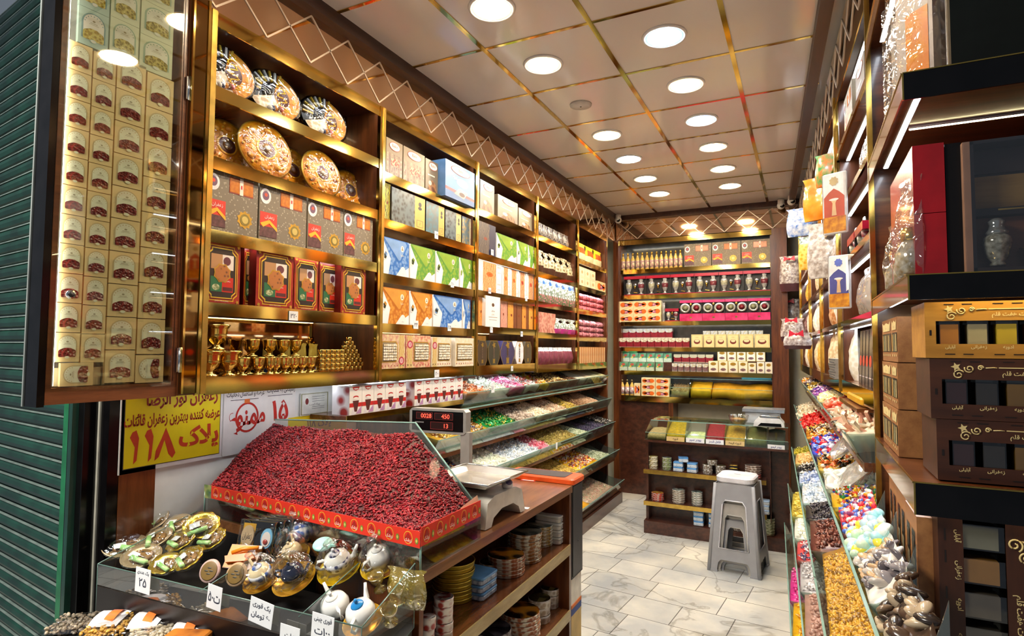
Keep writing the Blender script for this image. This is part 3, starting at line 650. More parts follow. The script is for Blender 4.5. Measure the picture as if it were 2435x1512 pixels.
for k, px in enumerate((600, 640, 672, 702)):
    put(gb, (XL-.105, yL(px, z+.07, XL-.105), z+.068), 'brass goblet stacked on the rear goblet row, %s from the urns' % ORD[k], 'goblet', 'brass goblets')
pot = MB().lathe([(0, 0), (.0135, 0), (.0142, .001), (.0142, .017), (.0132, .0185), (.0125, .0185), (.0120, .014), (0, .014)], BRASS, n=16).build('brass_pot'); first[id(pot)] = 1
y0 = yL(757, z, XL-.05); n0 = 6
for bk, nm, Y0, n, rows_ in ((.035, 'front', y0, 5, 5), (.085, 'rear', y0+.12, 8, 8)):
    for r in range(rows_):
        m = n-(r if nm == 'rear' else 0)
        for c in range(max(1, m)):
            put(pot, (XL-bk, Y0+(c+(.5*r if nm == 'rear' else 0))*.0295, z+.0008+r*.0192), 'small brass pot, %s row up, %s from the goblets in the %s stack' % (ORD[r], ORD[c], nm), 'pot', 'small brass pots stacked at the end of the shelf')
pouch = M('d8a11c', .35, kind='noise', col2='f0c94a', scale=40)
for k, px in enumerate((648, 690, 728, 755)):
    o = placeL(bag(.055, .075, .012, FILM if 0 else pouch, label=M('5b6fae', .4), lz=(.05, .3), seed=k), 'spice_sachet', yL(px, z+.1, XL-.15), z+.0, 'clear orange spice sachet standing behind the brass cups, %s from the urns' % ORD[k], 'sachet', 'orange sachets behind the goblets', back=.17)
    o.scale = (1, 1, 1.6)
# -- bay two
TN = M('8c7c62', .4); 
rowL(1, 0, [(917, 956, .185, CT(TN, a_bykit('9a8a70', 0)), 'biscuit_box', 'tall beige biscuit box with red logo, first on the top shelf of the second bay', 'box', 'biscuit boxes'),
    (958, 1009, .185, CT(TN, a_bykit('9a8a70', 0)), 'biscuit_box', 'tall beige biscuit box with red logo, second on the top shelf of the second bay', 'box', 'biscuit boxes'),
    (1011, 1042, .180, CT(TN, a_bykit('7c705e', 1)), 'biscuit_box', 'grey-brown chocolate wafer box beside the blue box', 'box', 'biscuit boxes')])
rowL(1, 0, [(1058, 1128, .205, CT(M('5c87bd', .35), a_bykit('5c8cc8', 2)), 'biscuit_box', 'blue biscuit box jutting out past the shelf front', 'box', 'biscuit boxes', -.035, .15)])
rowL(1, 1, [(914, 928, .185, CT(M('d8c64a', .4), a_swirl('d8c64a', '4a4420')), 'sweets_box', 'slim yellow-edged box at the start of the second shelf, second bay', 'box', 'dark and yellow sweets boxes', .02)]+
    [(a, b, .175, CT(M('2c2a30', .3), a_gaz(*cc)), 'sweets_box', 'dark patterned box with yellow side stripe, %s along the second shelf' % ORD[k], 'box', 'dark and yellow sweets boxes', .01+.006*k) for k, (a, b, cc) in enumerate(((930, 1010, ('e3b256', '30302e')), (1012, 1056, ('e3b256', '5c8f9e')), (1058, 1096, ('e3c27a', '2f2c30')), (1098, 1124, ('efe3c0', 'b59a5a'))))])
GB, G2, BB, B2, OB, O2 = '8fae3c', '5f9a3e', '7ea3d6', '2f6fc0', 'd8963c', 'c06f1c'
def tri(i, zi, L, h):
    rowL(i, zi, [(a, b, h, CT(WHITE, a_tri(c1, c2)), 'sweets_box', 'white and %s triangle-print sweets box, %s along the %s shelf of the %s bay' % (nm, ORD[k], ORD[zi], ORD[i]), 'box', 'triangle-print sweets boxes', .008+.003*k, .06) for k, (a, b, nm, c1, c2) in enumerate(L)])
tri(1, 2, [(908, 972, 'blue', BB, B2), (974, 1034, 'green', GB, G2), (1036, 1091, 'green', GB, G2), (1093, 1123, 'green', GB, G2)], .182)
tri(1, 3, [(906, 972, 'orange', OB, O2), (974, 1027, 'orange', OB, O2), (1029, 1098, 'blue', BB, B2), (1100, 1118, 'blue', BB, B2)], .178)
NG = 'nougat boxes with windows'
rowL(1, 4, [(903, 963, .168, CT(M('c47d72', .4), a_nougat('c98a7a', 'e0cfa0', 'l2')), 'nougat_box', 'pink-framed nougat box with window, first by the second gold post', 'nougat box', NG, .0, .10),
    (964, 1023, .168, CT(M('c05a52', .4), a_nougat('cc6a60', 'e0cfa0', 'r')), 'nougat_box', 'red-framed nougat box with window, second on the bottom shelf of the second bay', 'nougat box', NG, .0, .10),
    (1025, 1073, .163, CT(M('e6ded0', .4), a_nougat('e8e0cc', 'e2cfa6', 'r')), 'nougat_box', 'white-edged nougat box with window, third on the bottom shelf', 'nougat box', NG, .0, .10),
    (1082, 1126, .163, CT(M('e6ded0', .4), a_nougat('e8e0cc', 'e2cfa6', 'l')), 'nougat_box', 'widest white nougat box with gold-rimmed window, reaching the third gold post', 'nougat box', NG, -.02, .10)])
# -- bay three
rowL(2, 0, [(a, b, h, CT(TN, a_bykit(c, 1)), 'wafer_box', 'grey-brown chocolate wafer box, %s on the top shelf of the third bay' % ORD[k], 'box', 'chocolate wafer boxes', bk) for k, (a, b, h, c, bk) in enumerate(((1141, 1175, .19, '8a7e6c', .0), (1183, 1231, .165, '8f8270', .02), (1233, 1266, .150, 'a3977c', .03)))])
rowL(2, 1, [(1137, 1178, .20, CT(M('23263f', .3), a_swirl('2e2a3a', '7a6a58', '1d2448')), 'sweets_box', 'tall navy printed box on the second shelf of the third bay', 'box', None, .0)])
tri(2, 1, [(1180, 1228, 'green', GB, G2), (1230, 1255, 'green', GB, G2), (1256, 1272, 'green', GB, G2)], .17)
SB = 'orange and white saffron boxes'
rowL(2, 2, [(a, b, .19, CT(WHITE, a_saff('d9641c' if k < 3 else 'b8402a')), 'saffron_box', 'white saffron box with orange swirl print, %s in its shelf row' % ORD[k], 'saffron box', SB, .0+.004*k, .09) for k, (a, b) in enumerate(((1137, 1193), (1194, 1212), (1213, 1232), (1233, 1252), (1253, 1272)))])
rowL(2, 3, [(1137, 1152, .185, CT(M('d8741f', .4), a_swirl('d8741f', 'f3b85a')), 'saffron_box', 'bright orange swirl box left of the white advert box', 'saffron box', SB)])
def a_white(g, w, h):
    g.rect(-w/2, w/2, 0, h, -.0005, WHITE); g.disc(0, .72*h, .09*w, .06*h, -.001, M('5a3a22', .5)); g.text('saffron', 0, .52*h, .06*h, -.001, M('5a3a22', .5), w=.75*w); g.text('زعفران', 0, .41*h, .07*h, -.001, M('5a3a22', .5), w=.6*w); g.rect(-.3*w, .3*w, .31*h, .325*h, -.001, M('8a5a32', .5)); g.rect(-.26*w, .26*w, .22*h, .24*h, -.001, M('a9a29a', .5))
rowL(2, 3, [(1154, 1189, .195, CT(WHITE, a_white), 'advert_box', 'white box with brown lettering among the orange boxes', 'box', None, -.01, .06)])
rowL(2, 3, [(a, b, .185, CT(M('7a4526', .4), a_swirl(c, c2, st)), 'saffron_box', '%s box, %s after the white advert box' % (nm, ORD[k]), 'saffron box', SB) for k, (a, b, c, c2, st, nm) in enumerate(((1190, 1206, 'c0705a', 'e3b09a', None, 'pinkish swirl'), (1207, 1228, 'd8741f', 'f3b85a', '7a4526', 'orange and brown swirl'), (1229, 1240, '7a4526', '8a5530', None, 'plain brown'), (1241, 1256, 'd8741f', 'f0a850', '7a4526', 'slim orange'), (1257, 1273, 'd8741f', 'f3b85a', '6a3a1e', 'orange-edged brown')))])
rowL(2, 4, [(a, b, .16, (lambda c, ac: (lambda w, h, d: octbox(w, h, d, M(c, .3), M(ac, .35, .5))))(c, ac), 'octagonal_box', '%s octagonal sweets box with gold print, bottom shelf of the third bay' % nm, 'box', 'octagonal boxes', .0, .08) for a, b, c, ac, nm in ((1135, 1158, '4a3a2c', 'a8893f', 'brown'), (1160, 1188, '3c3a30', 'a8893f', 'olive-black'), (1189, 1224, '3b3560', 'b0903f', 'purple'), (1225, 1245, 'e4e2e6', 'b98a3f', 'white'), (1246, 1264, '4a4030', 'a8893f', 'dark brown'))])
# -- bay four and five: pouches and packets
def BAG(body, **k): return lambda w, h, d: bag(w, h, max(.03, d), body, **k)
DB = M('3a2f30', .3, kind='cells', col2='8c8378', scale=60)
rowL(3, 0, [(1285+k*12, 1297+k*12, .12, BAG(DB, seed=k), 'sweets_packet', 'dark foil sweets packet, %s on the top shelf of the fourth bay' % ORD[k], 'packet', 'dark foil packets', .02, .05) for k in range(6)])
BR = M('7d6a48', .25, kind='cells', col2='c9bb96', scale=45, bump=.6)
rowL(3, 1, [(1284+k*14, 1299+k*14, .185, BAG(BR, tuft=True, seed=k+3, low=M('4a2d1c', .3)), 'sweets_bag', 'tied cellophane bag of brown sweets, %s on its shelf' % ORD[k], 'bag', 'tied brown cellophane bags', .01+(k % 2)*.02, .06) for k in range(6)])
WB = M('d9dde0', .25, kind='cells', col2='7d8c7a', scale=50)
rowL(3, 2, [(1283+k*15, 1300+k*15, .19, BAG(WB, top=M('3e7cc4', .3, kind='noise', col2='c8dcf0', scale=30), low=M('c77a86', .3, kind='cells', col2='4d7a4a', scale=60), seed=k+9), 'sweets_bag', 'white and blue printed sweets bag, %s along the third shelf' % ORD[k], 'bag', 'white and blue bags', .0, .06) for k in range(6)])
PKB = M('b56a58', .4, kind='cells', col2='dca08a', scale=40)
rowL(3, 3, [(1282+k*20, 1301+k*20, .16, lambda w, h, d: carton(w, h, d, PKB, None), 'sweets_box', 'salmon pink printed sweets box, %s on the fourth shelf' % ORD[k], 'box', 'salmon pink boxes', .01, .07) for k in range(2)])
rowL(3, 3, [(1322+k*17, 1341+k*17, .13, BAG(WB, tuft=True, low=M('c2388c', .35), lz=(.35, .8), seed=k+20), 'sweets_bag', 'white foil bag with magenta bottom, %s beside the pink boxes' % ORD[k], 'bag', 'white foil bags', -.01, .06) for k in range(3)])
PUR = M('6d2f3c', .3, kind='noise', col2='874654', scale=30)
rowL(3, 4, [(1280+k*11, 1291+k*11, .135, BAG(PUR, top=M('e6e0dc', .4), seed=k+30, pinch=.95), 'date_packet', 'dark plum packet with white seal strip, %s in the bottom row' % ORD[k], 'packet', 'plum packets with white tops', .01, .07) for k in range(8)])
YB = M('e9d21c', .35, kind='noise', col2='f3e03a', scale=20)
rowL(4, 0, [(1379+k*19, 1398+k*19, .17, BAG(YB, label=M('c9571f', .35), lz=(.45, .75), low=M('efe7b8', .35), seed=k), 'snack_bag', 'bright yellow snack bag on the top shelf by the back corner, %s of three' % ORD[k], 'bag', 'yellow bags', .02, .06) for k in range(3)])
CB = M('efe4c2', .45)
def a_cream(g, w, h): g.ring([(-w*.46, .05*h), (w*.46, .05*h), (w*.46, .95*h), (-w*.46, .95*h)], .93, -.0006, M('cdb888', .5)); g.disc(0, .5*h, .18*w, .18*h, -.001, M('b9a06c', .5))
for r in range(2):
    rowL(4, 1, [(1378+k*13, 1390+k*13, .088, CT(CB, a_cream), 'cream_carton', 'small cream carton, %s in the %s row of the fifth bay' % (ORD[k], ('lower', 'upper')[r]), 'carton', 'cream cartons', .01, .06) for k in range(3)], zoff=r*.089)
def a_orange(g, w, h):
    g.rect(-w/2, w/2, 0, h, -.0005, M('efd9a4', .45)); q = []
    for sx, a0 in ((1, -90), (-1, 90)):
        for k in range(7): t = math.radians(a0+180*k/6); q.append((sx*w*.24+abs(math.cos(t))*sx*w*.20 if 1 else 0, h*.5+sx*h*.33*math.sin(t)))
    g.poly(q, -.001, M('ee6f1c', .35)); g.disc(0, .44*h, .13*w, .2*h, -.0014, M('b85a8a', .4)); g.disc(-.02*w, .5*h, .06*w, .1*h, -.0018, M('efc0a0', .4)); g.text('زعفران', -.1*w, .7*h, .08*h, -.0018, WHITE, w=.3*w)
rowL(4, 1, [(1419, 1440, .10, CT(M('efd9a4', .45), a_orange), 'orange_carton', 'cream carton with orange oval label by the back corner', 'carton', None, .01, .06)])
RP = M('b82a44', .3, kind='cells', col2='e88a94', scale=50)
RP2 = M('8e2f48', .3, kind='cells', col2='c98a94', scale=50)
for zi, mt, nm in ((2, RP, 'red-pink'), (3, RP2, 'plum-pink')):
    for r in range(3):
        rowL(4, zi, [(1377+k*16, 1393+k*16, .052, BAG(mt, seed=k+r*4+zi, pinch=.96), 'sweets_pillow', '%s sweets packet, %s in the %s layer of its pile' % (nm, ORD[k], ORD[r]), 'packet', nm+' packets piled in the fifth bay', .01, .07) for k in range(4)], zoff=r*.052)
def striped(w, h, d): g = MB(); g.box(-w/2, w/2, 0, d, 0, h, M('c9803f', .4)); g.rect(-w*.12, w*.2, .02*h, .98*h, -.0006, M('f0dcb0', .4)); return g
rowL(4, 4, [(1378+k*4.4, 1382+k*4.4, .15, striped, 'brittle_box', 'slim upright orange and cream box, %s in the row by the back corner' % ORD[k], 'box', 'slim upright boxes', .005, .08) for k in range(14)])
# -- price tags on the left shelf edges
def ptag(px, py, w, h, txt, lab, X=XL+.005, mk=None):
    P = on(px, py, (1, 0, 0), X); g = MB(); g.box(-w/2, w/2, 0, .0012, -h/2, h/2, PAPER); g.text(txt, 0, 0, h*.5, -.0006, INK, w=w*.8, bold=.01)
    return tag(g.build('price_tag', loc=(X+.0026, P[1], P[2]), rz=PI/2), lab, 'price tag', 'handwritten price tags on the left shelves')
ptag(697, 751, .045, .036, '۳۲۰', 'white price tag reading 320 under the red gift boxes')
ptag(1037, 559, .034, .04, '۶۹', 'white price tag under the dark and yellow boxes')
ptag(1075, 675, .034, .04, '۲۸۰', 'white price tag reading 280 under the green triangle boxes')
ptag(988, 772, .042, .042, '۳۴', 'white price tag reading 34 under the orange triangle boxes')
ptag(1068, 778, .036, .042, '۲۵', 'white price tag reading 25 under the blue triangle boxes')
ptag(1170, 600, .034, .036, '۱۹', 'white price tag under the tall navy box')
ptag(1164, 691, .034, .036, '۵۵', 'white price tag under the first white saffron box')
ptag(1251, 710, .032, .036, '۴', 'white price tag near the fourth post under the saffron boxes')
ptag(1168, 784, .034, .036, '۴۰', 'white price tag under the white advert box')
ptag(1240, 794, .034, .036, '۴۴', 'white price tag over the octagonal boxes')
ptag(1038, 888, .045, .04, '۲۰۰', 'white price tag below the white nougat boxes')
ptag(1217, 876, .03, .035, '۸', 'small white tag below the octagonal boxes')
# ---------------------------------------------------------------- saffron display case on the open door
d0 = Vector((XL-.0165+.016, .855)); ang = math.radians(2.6)
H0 = np.array([XL+.0, 1.205, 0.]); dv = np.array([math.sin(ang), math.cos(ang), 0.]); dn = np.array([dv[1], -dv[0], 0.])
def dp(px, py, off=0):
    P = on(px, py, dn, dn@H0+off); return float((P-H0)@dv), float(P[2])
O0 = H0+dv*dp(108, 900)[0]; DW = -dp(108, 900)[0]
RZD = PI/2-ang
case = empty('display_case', tuple(O0), RZD, 'open wood-framed glass case of saffron packets hinged at the street end', 'display case')
zb = 1.343; T = .075
u1 = lambda px, py=900: dp(px, py)[0]+DW
ul, ur = u1(126, 915), u1(400, 915)
DOORW = M('5a2f1a', .3, scale=5, kind='wood', col2='8a5230', stretch=(.7, 6, 6), coat=.2)
MB().box(0, DW, 0, T, zb, zb+.044, DOORW).build('bottom_rail', case)
MB().box(.0, .014, 0, T, zb+.044, 2.80, DOORW).build('stile', case)
MB().box(ur+.006, DW, 0, T, zb+.044, 2.80, DOORW).box(ur+.012, DW-.012, -.002, 0, zb+.05, 2.8, M('4a2716', .3)).build('stile', case)
MB().box(-.018, -.001, .0, T, zb-.005, 2.80, BLACK).box(-.021, -.018, T-.006, T+.001, zb-.005, 2.8, M('9aa09c', .3, .5)).build('edge_panel', case)
MB().box(.014, DW, T-.012, T-.001, zb+.044, 2.80, M('dcdcd2', .5)).build('backing_board', case)
MB().box(.0, ur+.006, -.0035, .0, zb+.035, 2.80, glassy('f6faf6', .04)).build('glass_pane', case)
for z in (1.42, 2.30): MB().box(DW-.006, DW+.012, -.008, -.001, z, z+.075, CHROME).tube([(DW+.003, -.008, z-.002), (DW+.003, -.008, z+.077)], .005, CHROME, 8).build('hinge', case)
MB().box(.0145, .0175, .001, .009, zb+.05, 2.78, WHITE).box(.0175, .019, .002, .008, zb+.05, 2.78, emis('fff4e4', 11)).build('light_strip', case)
MB().box(.03, ur, .045, .053, 2.772, 2.78, WHITE).box(.03, ur, .046, .052, 2.770, 2.772, emis('f4f4ff', 30)).build('light_strip', case)
MB().lathe([(0, -.006), (.010, -.006), (.012, 0), (.012, .004), (0, .004)], CHROME, n=16, xf=Matrix.Translation((u1(165, 700), -.006, dp(165, 700)[1])) @ Matrix.Rotation(PI/2, 4, 'X')).lathe([(0, .0065), (.008, .0065), (.008, .003)], BLACKM, n=14, xf=Matrix.Translation((u1(165, 700), -.005, dp(165, 700)[1])) @ Matrix.Rotation(PI/2, 4, 'X')).build('lock', case)
def packet(w, h, kind=0, t=.011):
    base, arch, pale, fill, f2 = (('f8d69a', 'd8bc8a', 'fbf0d4', '6a1818', '8e2f2a'), ('dfe0c0', '9db59a', 'e9e4d4', 'a08a34', 'd8c46a'), ('b9cfc4', '7fa3a6', 'efe6dc', 'b8963a', 'e0cc70'))[kind]
    g = MB(); g.box(-w/2, w/2, 0, t, 0, h, M(base, .55, var=.05))
    def archp(k, top, bot):
        a = .40*w*k; pts = [(-a, bot*h), (a, bot*h)]; n = 10
        for i in range(n+1): q = PI*i/n; pts.append((a*math.cos(q), h*(top-.30*k)+.30*k*h*math.sin(q)))
        return pts
    g.poly(archp(1, .92, .18), -.0004, M(arch, .55)); g.poly(archp(.86, .885, .2), -.0008, M(pale, .55)); 
    for k in range(9): q = PI*(k+.5)/9; g.disc(.30*w*math.cos(q), h*.62+.215*h*math.sin(q), .022*w, .022*w, -.0011, M(arch, .55), n=6)
    g.rect(-.12*w, .12*w, .635*h, .65*h, -.0011, M('a89a78', .6)); g.rect(-.16*w, .16*w, .60*h, .61*h, -.0011, M('a89a78', .6)); g.disc(0, .70*h, .05*w, .025*h, -.0011, M('a89a78', .6))
    a = .33*w; pts = [(-a, .17*h), (a, .17*h), (a*1.06, .22*h), (a*1.06, .38*h)]
    for i in range(9): q = PI*i/8; pts.append((a*1.0*math.cos(q), h*.39+h*.10*math.sin(q)*(1 if 2 < i < 6 else .75)))
    pts.append((-a*1.06, .38*h)); pts.append((-a*1.06, .22*h))
    g.poly(pts, -.0012, M(fill, .22, kind='cells', col2=f2, scale=130, bump=.6, coat=.5)); g.disc(0, .155*h, .11*w, .05*h, -.0016, M(base, .5)); g.disc(0, .155*h, .085*w, .038*h, -.0019, M(pale, .5))
    return g
def inplane(u, z, y): return (O0[0]+dv[0]*u-dn[0]*y, O0[1]+dv[1]*u-dn[1]*y, z)
def col(pa, pb, ztop, zbot, n, c, kind=0):
    ua, ub = u1(pa), u1(pb); h = (ztop-zbot)/n; w = (ub-ua)*.975
    src = packet(w, h*.975, kind).build('saffron_packet'); first[id(src)] = 1
    for r in range(n):
        put(src, inplane((ua+ub)/2, zbot+(n-1-r)*h+.0005, .012), 'cream saffron packet in the wall case, column %s from the street, %s from the top' % (ORD[c], ORD[r]), 'saffron packet', 'saffron packets in the glass case', rz=RZD)
z_ = lambda px, py: dp(px, py)[1]
col(130, 192, z_(200, 101), z_(160, 861), 11, 0); col(194, 251, z_(258, 128), z_(222, 862), 11, 1)
col(253, 325, z_(318, 142), z_(290, 910), 10, 2); zc4 = z_(360, 842); col(327, 394, z_(386, 178), zc4, 8, 3)
zf = zb+.046
for lab, px, w, h, zz in (('saffron packet lying on its side at the foot of the first two columns', 187, u1(252)-u1(133), z_(160, 861)-zf-.002, zf), ('saffron packet lying on its side at the foot of the fourth column', 360, u1(394)-u1(327), zc4-zf-.002, zf)):
    g = packet(h*.98, min(w*.98, h*1.25)); o = g.build('saffron_packet'); o.location = inplane(u1(px)+min(w*.98, h*1.25)/2*(1), zz+h/2, .010)
    o.matrix_world = Matrix.Translation(o.location) @ Matrix.Rotation(RZD, 4, 'Z') @ Matrix.Rotation(-PI/2, 4, 'Y'); tag(o, lab, 'saffron packet', 'saffron packets in the glass case')
for k, pa in enumerate((133, 236)): 
    tag(MB().box(-.012, .012, 0, .02, 0, .05, CREAM).build('cream_block', loc=inplane(u1(pa+8 if k == 0 else 241), zf+.0005, .03), rz=RZD), 'plain cream carton end beside the sideways packet, %s' % ('street side' if k == 0 else 'shop side'), 'carton', None)
zt4 = z_(386, 178); 
for r in range(4):
    h = .108; zz = max(z_(200, 101), 0)
    for c, (pa, pb) in enumerate(((152, 229), (231, 304), (306, 388))):
        base = (z_(205, 103), z_(290, 140), z_(386, 178))[c]+.001
        if c == 1: base = z_(318, 142)+.001
        o = packet(u1(pb)-u1(pa)-.002, h-.001, 2 if c == 0 else 1).build('cardamom_packet', loc=inplane((u1(pa)+u1(pb))/2-.0, base+r*h, .012), rz=RZD)
        tag(o, 'pale %s cardamom packet at the top of the case, column %s, %s row up' % ('blue' if c == 0 else 'green', ORD[c], ORD[r]), 'cardamom packet', 'green cardamom packets in the glass case')
# ---------------------------------------------------------------- signs and ledge on the left wall
XW = -2.0
def wallpt(px, py, X=XW): P = on(px, py, (1, 0, 0), X); return P[1], P[2]
Ya, Yb = wallpt(283, 1000)[0], wallpt(525, 1000)[0]; Zb = wallpt(400, 1108)[1]; Zt = 1.36
YEL = M('f0d815', .45, var=.03)
ww, hh = Yb-Ya, Zt-Zb
sg = MB(); sg.box(-ww/2, ww/2, 0, .006, 0, hh, WHITE); sg.rect(-ww/2+.012, ww/2-.008, .014, hh-.01, -.0006, M('3a3a38', .5)); sg.rect(-ww/2+.0145, ww/2-.0105, .0165, hh-.0125, -.0010, YEL)
REDL = M('9a2410', .5); REDB = M('c8401a', .5)
sg.text('زعفران نور الرضا', .03, hh*.835, .060, -.0016, REDL, w=ww*.72, bold=.03); sg.text('عرضه کننده بهترین زعفران قائنات', 0, hh*.60, .052, -.0016, REDL, w=ww*.94, bold=.03)
sg.text('پلاک', ww*.25, hh*.30, .098, -.0016, REDB, w=ww*.46, bold=.035)
def seg(g, pts, m=REDB): g.poly([(x*ww, z*hh) for x, z in pts], -.0016, m)
for x in (-.38, -.25): seg(sg, [(x-.015, .48), (x+.02, .50), (x+.045, .40), (x+.03, .14), (x+.0, .10), (x+.01, .3), (x-.035, .42)])
seg(sg, [(-.09, .49), (-.03, .30), (.01, .16), (-.02, .10), (-.06, .16), (-.10, .34), (-.15, .14), (-.19, .10), (-.18, .22), (-.13, .36)])
tag(sg.build('wall_sign', loc=(XW+.007, (Ya+Yb)/2, Zb), rz=PI/2), 'yellow Persian shop sign with red lettering on the left wall', 'sign')
Y2, Y3 = Yb+.008, wallpt(700, 960)[0]; w2 = Y3-Y2; h2 = Zt-wallpt(530, 1085)[1]
sg = MB(); sg.box(-w2/2, w2/2, 0, .004, 0, h2, WHITE); RD = M('c22a20', .5)
sg.text('عرضه و استعمال دخانیات', -w2*.22, h2*.83, .026, -.0006, BLACKM, w=w2*.5, bold=.01); sg.text('رسیدگی به شکایات', w2*.28, h2*.86, .032, -.0006, BLACKM, w=w2*.42, bold=.01)
for z in (.95, .75): sg.rect(-w2*.42, -w2*.05, z*h2, (z+.008)*h2, -.0006, BLACKM); sg.rect(w2*.08, w2*.45, (z+.02)*h2, (z+.028)*h2, -.0006, BLACKM)
sg.text('ممنوع', -w2*.2, h2*.42, .10, -.0006, RD, w=w2*.5, bold=.03); sg.ring([(-w2*.2+.055*math.cos(2*PI*k/28), h2*.5+.06*math.sin(2*PI*k/28)) for k in range(28)], .86, -.0010, RD); sg.rect(-w2*.24, -w2*.17, h2*.70, h2*.76, -.0012, M('d8702a', .5))
sg.text('۱۵', w2*.27, h2*.55, .085, -.0006, RD, w=w2*.3, bold=.03)
tag(sg.build('wall_poster', loc=(XW+.005, (Y2+Y3)/2, Zt-h2), rz=PI/2), 'white Persian poster with red prohibition lettering beside the yellow sign', 'poster')
Y4, Z4 = wallpt(690, 965); Y5, Z5 = wallpt(790, 935)
sg = MB(); w = .17; h = .10; sg.box(-w/2, w/2, 0, .003, 0, h, M('e4e2d8', .5)); sg.ring([(-w*.48, .03*h), (w*.48, .03*h), (w*.48, .97*h), (-w*.48, .97*h)], .94, -.0006, M('8a8a5a', .5)); sg.disc(-w*.28, h*.62, .01, .014, -.0006, M('7a2a2a', .5))
for z in (.8, .7, .6, .35, .27): sg.rect(-w*.1, w*.35, h*z, h*(z+.02), -.0006, M('7a7a78', .5))
sg.text('پروانه کسب', 0, h*.46, .014, -.0006, BLACKM, w=w*.4)
tag(sg.build('licence_certificate', loc=(XW+.009, wallpt(745, 960)[0], wallpt(745, 985)[1]), rz=PI/2), 'framed business licence hung on the white wall above the barberries', 'certificate')
yc, zc = wallpt(805, 1000)
rc = MB().rbox(-.018, .018, 0, .018, 0, .12, .006, M('eef0f0', .35)); rc.rect(-.012, .012, .075, .108, -.0008, M('6f7d78', .3))
for r_ in range(3):
    for c_ in range(3): rc.rect(-.012+c_*.009, -.006+c_*.009, .02+r_*.016, .028+r_*.016, -.0008, M('a9b8b4', .5))
tag(rc.build('remote_control', loc=(XW+.02, yc, wallpt(805, 1000)[1]), rz=PI/2), 'white air conditioner remote holder hung on the wall by the red and white cartons', 'remote control')
Yy0, Yy1 = wallpt(683, 1000)[0], wallpt(822, 1000)[0]
sg = MB(); w = Yy1-Yy0; sg.box(-w/2, w/2, 0, .004, 0, .13, YEL); sg.text('پلاک ۱۱۸', 0, .085, .05, -.0006, M('8a6a10', .5), w=w*.8, bold=.02)
tag(sg.build('wall_sign', loc=(XW+.006, (Yy0+Yy1)/2, wallpt(750, 985)[1]-.13), rz=PI/2), 'second small yellow sign mostly hidden behind the barberry heap', 'sign')
LZ = 1.2
e = empty('wall_ledge', (0, 0, 0), 0, 'gold-edged ledge holding the red and white cartons', 'shelf')
MB().box(-2.0, XL-.002, 1.985, 2.965, LZ-.018, LZ, WOODH).build('board', e); MB().box(XL-.002, XL+.003, 1.985, 2.965, LZ-.022, LZ+.004, GOLD).build('edge_strip', e)
def a_rw(g, w, h):
    g.rect(-w/2, w/2, 0, h, -.0005, WHITE); g.rect(-w/2, w/2, .28*h, .42*h, -.001, M('c62a26', .4)); g.poly([(-.3*w, .98*h), (.3*w, .98*h), (.2*w, .88*h), (0, .84*h), (-.2*w, .88*h)], -.001, M('c62a26', .4)); g.poly([(-.2*w, .93*h), (.2*w, .93*h), (.1*w, .88*h), (-.1*w, .88*h)], -.0014, WHITE)
    g.disc(0, .62*h, .22*w, .05*h, -.001, M('c62a26', .4)); g.disc(0, .58*h, .2*w, .045*h, -.0014, WHITE); g.poly([(-.25*w, .5*h), (.25*w, .5*h), (.1*w, .12*h), (-.1*w, .12*h)], -.0014, M('5a2a28', .4)); g.poly([(0, .05*h), (.45*w, .3*h), (.45*w, .05*h)], -.0018, M('b98ab8', .5)); g.poly([(-.2*w, .28*h), (-.42*w, .02*h), (-.05*w, .02*h)], -.0018, M('e9e4ea', .5))
n = 0
for (p0, p1, m) in ((830, 965, 5), (985, 1100, 6)):
    ya, yb = yL(p0, LZ, XL-.01), yL(p1, LZ, XL-.01); w = (yb-ya)/m
    for k in range(m):
        n += 1; placeL(carton(w*.98, .128, .10, WHITE, a_rw, side=M('a82a26', .4, kind='cells', col2='f0ecec', scale=20)), 'saffron_carton', ya+(k+.5)*w, LZ, 'white carton with red band on the wall ledge, %s in the %s group' % (ORD[k], 'street-side' if m == 5 else 'inner'), 'carton', 'red and white cartons on the ledge', back=.01)
e = empty('food_tub', (XL-.06, yL(975, LZ, XL-.06), LZ+.001), 0, 'clear plastic tub with white lid between the two carton groups', 'tub')
MB().rbox(-.026, .026, -.03, .03, 0, .07, .012, glassy('e8eaea', .1, .1, body=.35, bodycol='e4e8ea')).build('body', e); MB().rbox(-.029, .029, -.033, .033, .07, .08, .012, WHITE).build('lid', e)
# ---------------------------------------------------------------- loose goods in bins
def tmpl(kind):
    g = MB(); m = WHITE
    if kind == 'nut': g.ell((0, 0, 0), (1, .62, .55), m, 6, 4)
    elif kind == 'ball': g.ell((0, 0, 0), (1, 1, 1), m, 8, 5)
    elif kind == 'egg': g.ell((0, 0, 0), (1.15, .85, .8), m, 12, 8)
    elif kind == 'pebble': g.ell((0, 0, 0), (1.2, .75, .4), m, 12, 6)
    elif kind == 'stick': g.box(-1.8, 1.8, -.22, .22, -.22, .22, m)
    elif kind == 'chip': g.ell((0, 0, 0), (1, .8, .22), m, 6, 4)
    elif kind == 'berry': g.ell((0, 0, 0), (1, .44, .38), m, 6, 4)
    elif kind == 'raisin': g.ell((0, 0, 0), (1, .5, .4), m, 6, 4)
    elif kind == 'candy':
        g.ell((0, 0, 0), (.62, .42, .38), m, 8, 4)
        for s in (-1, 1): g.add([(s*.5, 0, 0), (s*1.1, -.42, .12), (s*1.2, 0, -.1), (s*1.1, .42, .12)], [(0, 1, 2), (0, 2, 3)], m)
    elif kind == 'cube': g.box(-.6, .6, -.5, .5, -.4, .4, m)
    return np.array(g.v, float), [f for f in g.f], kind in ('nut', 'ball', 'egg', 'pebble', 'raisin', 'candy', 'berry', 'chip')
TM = {}
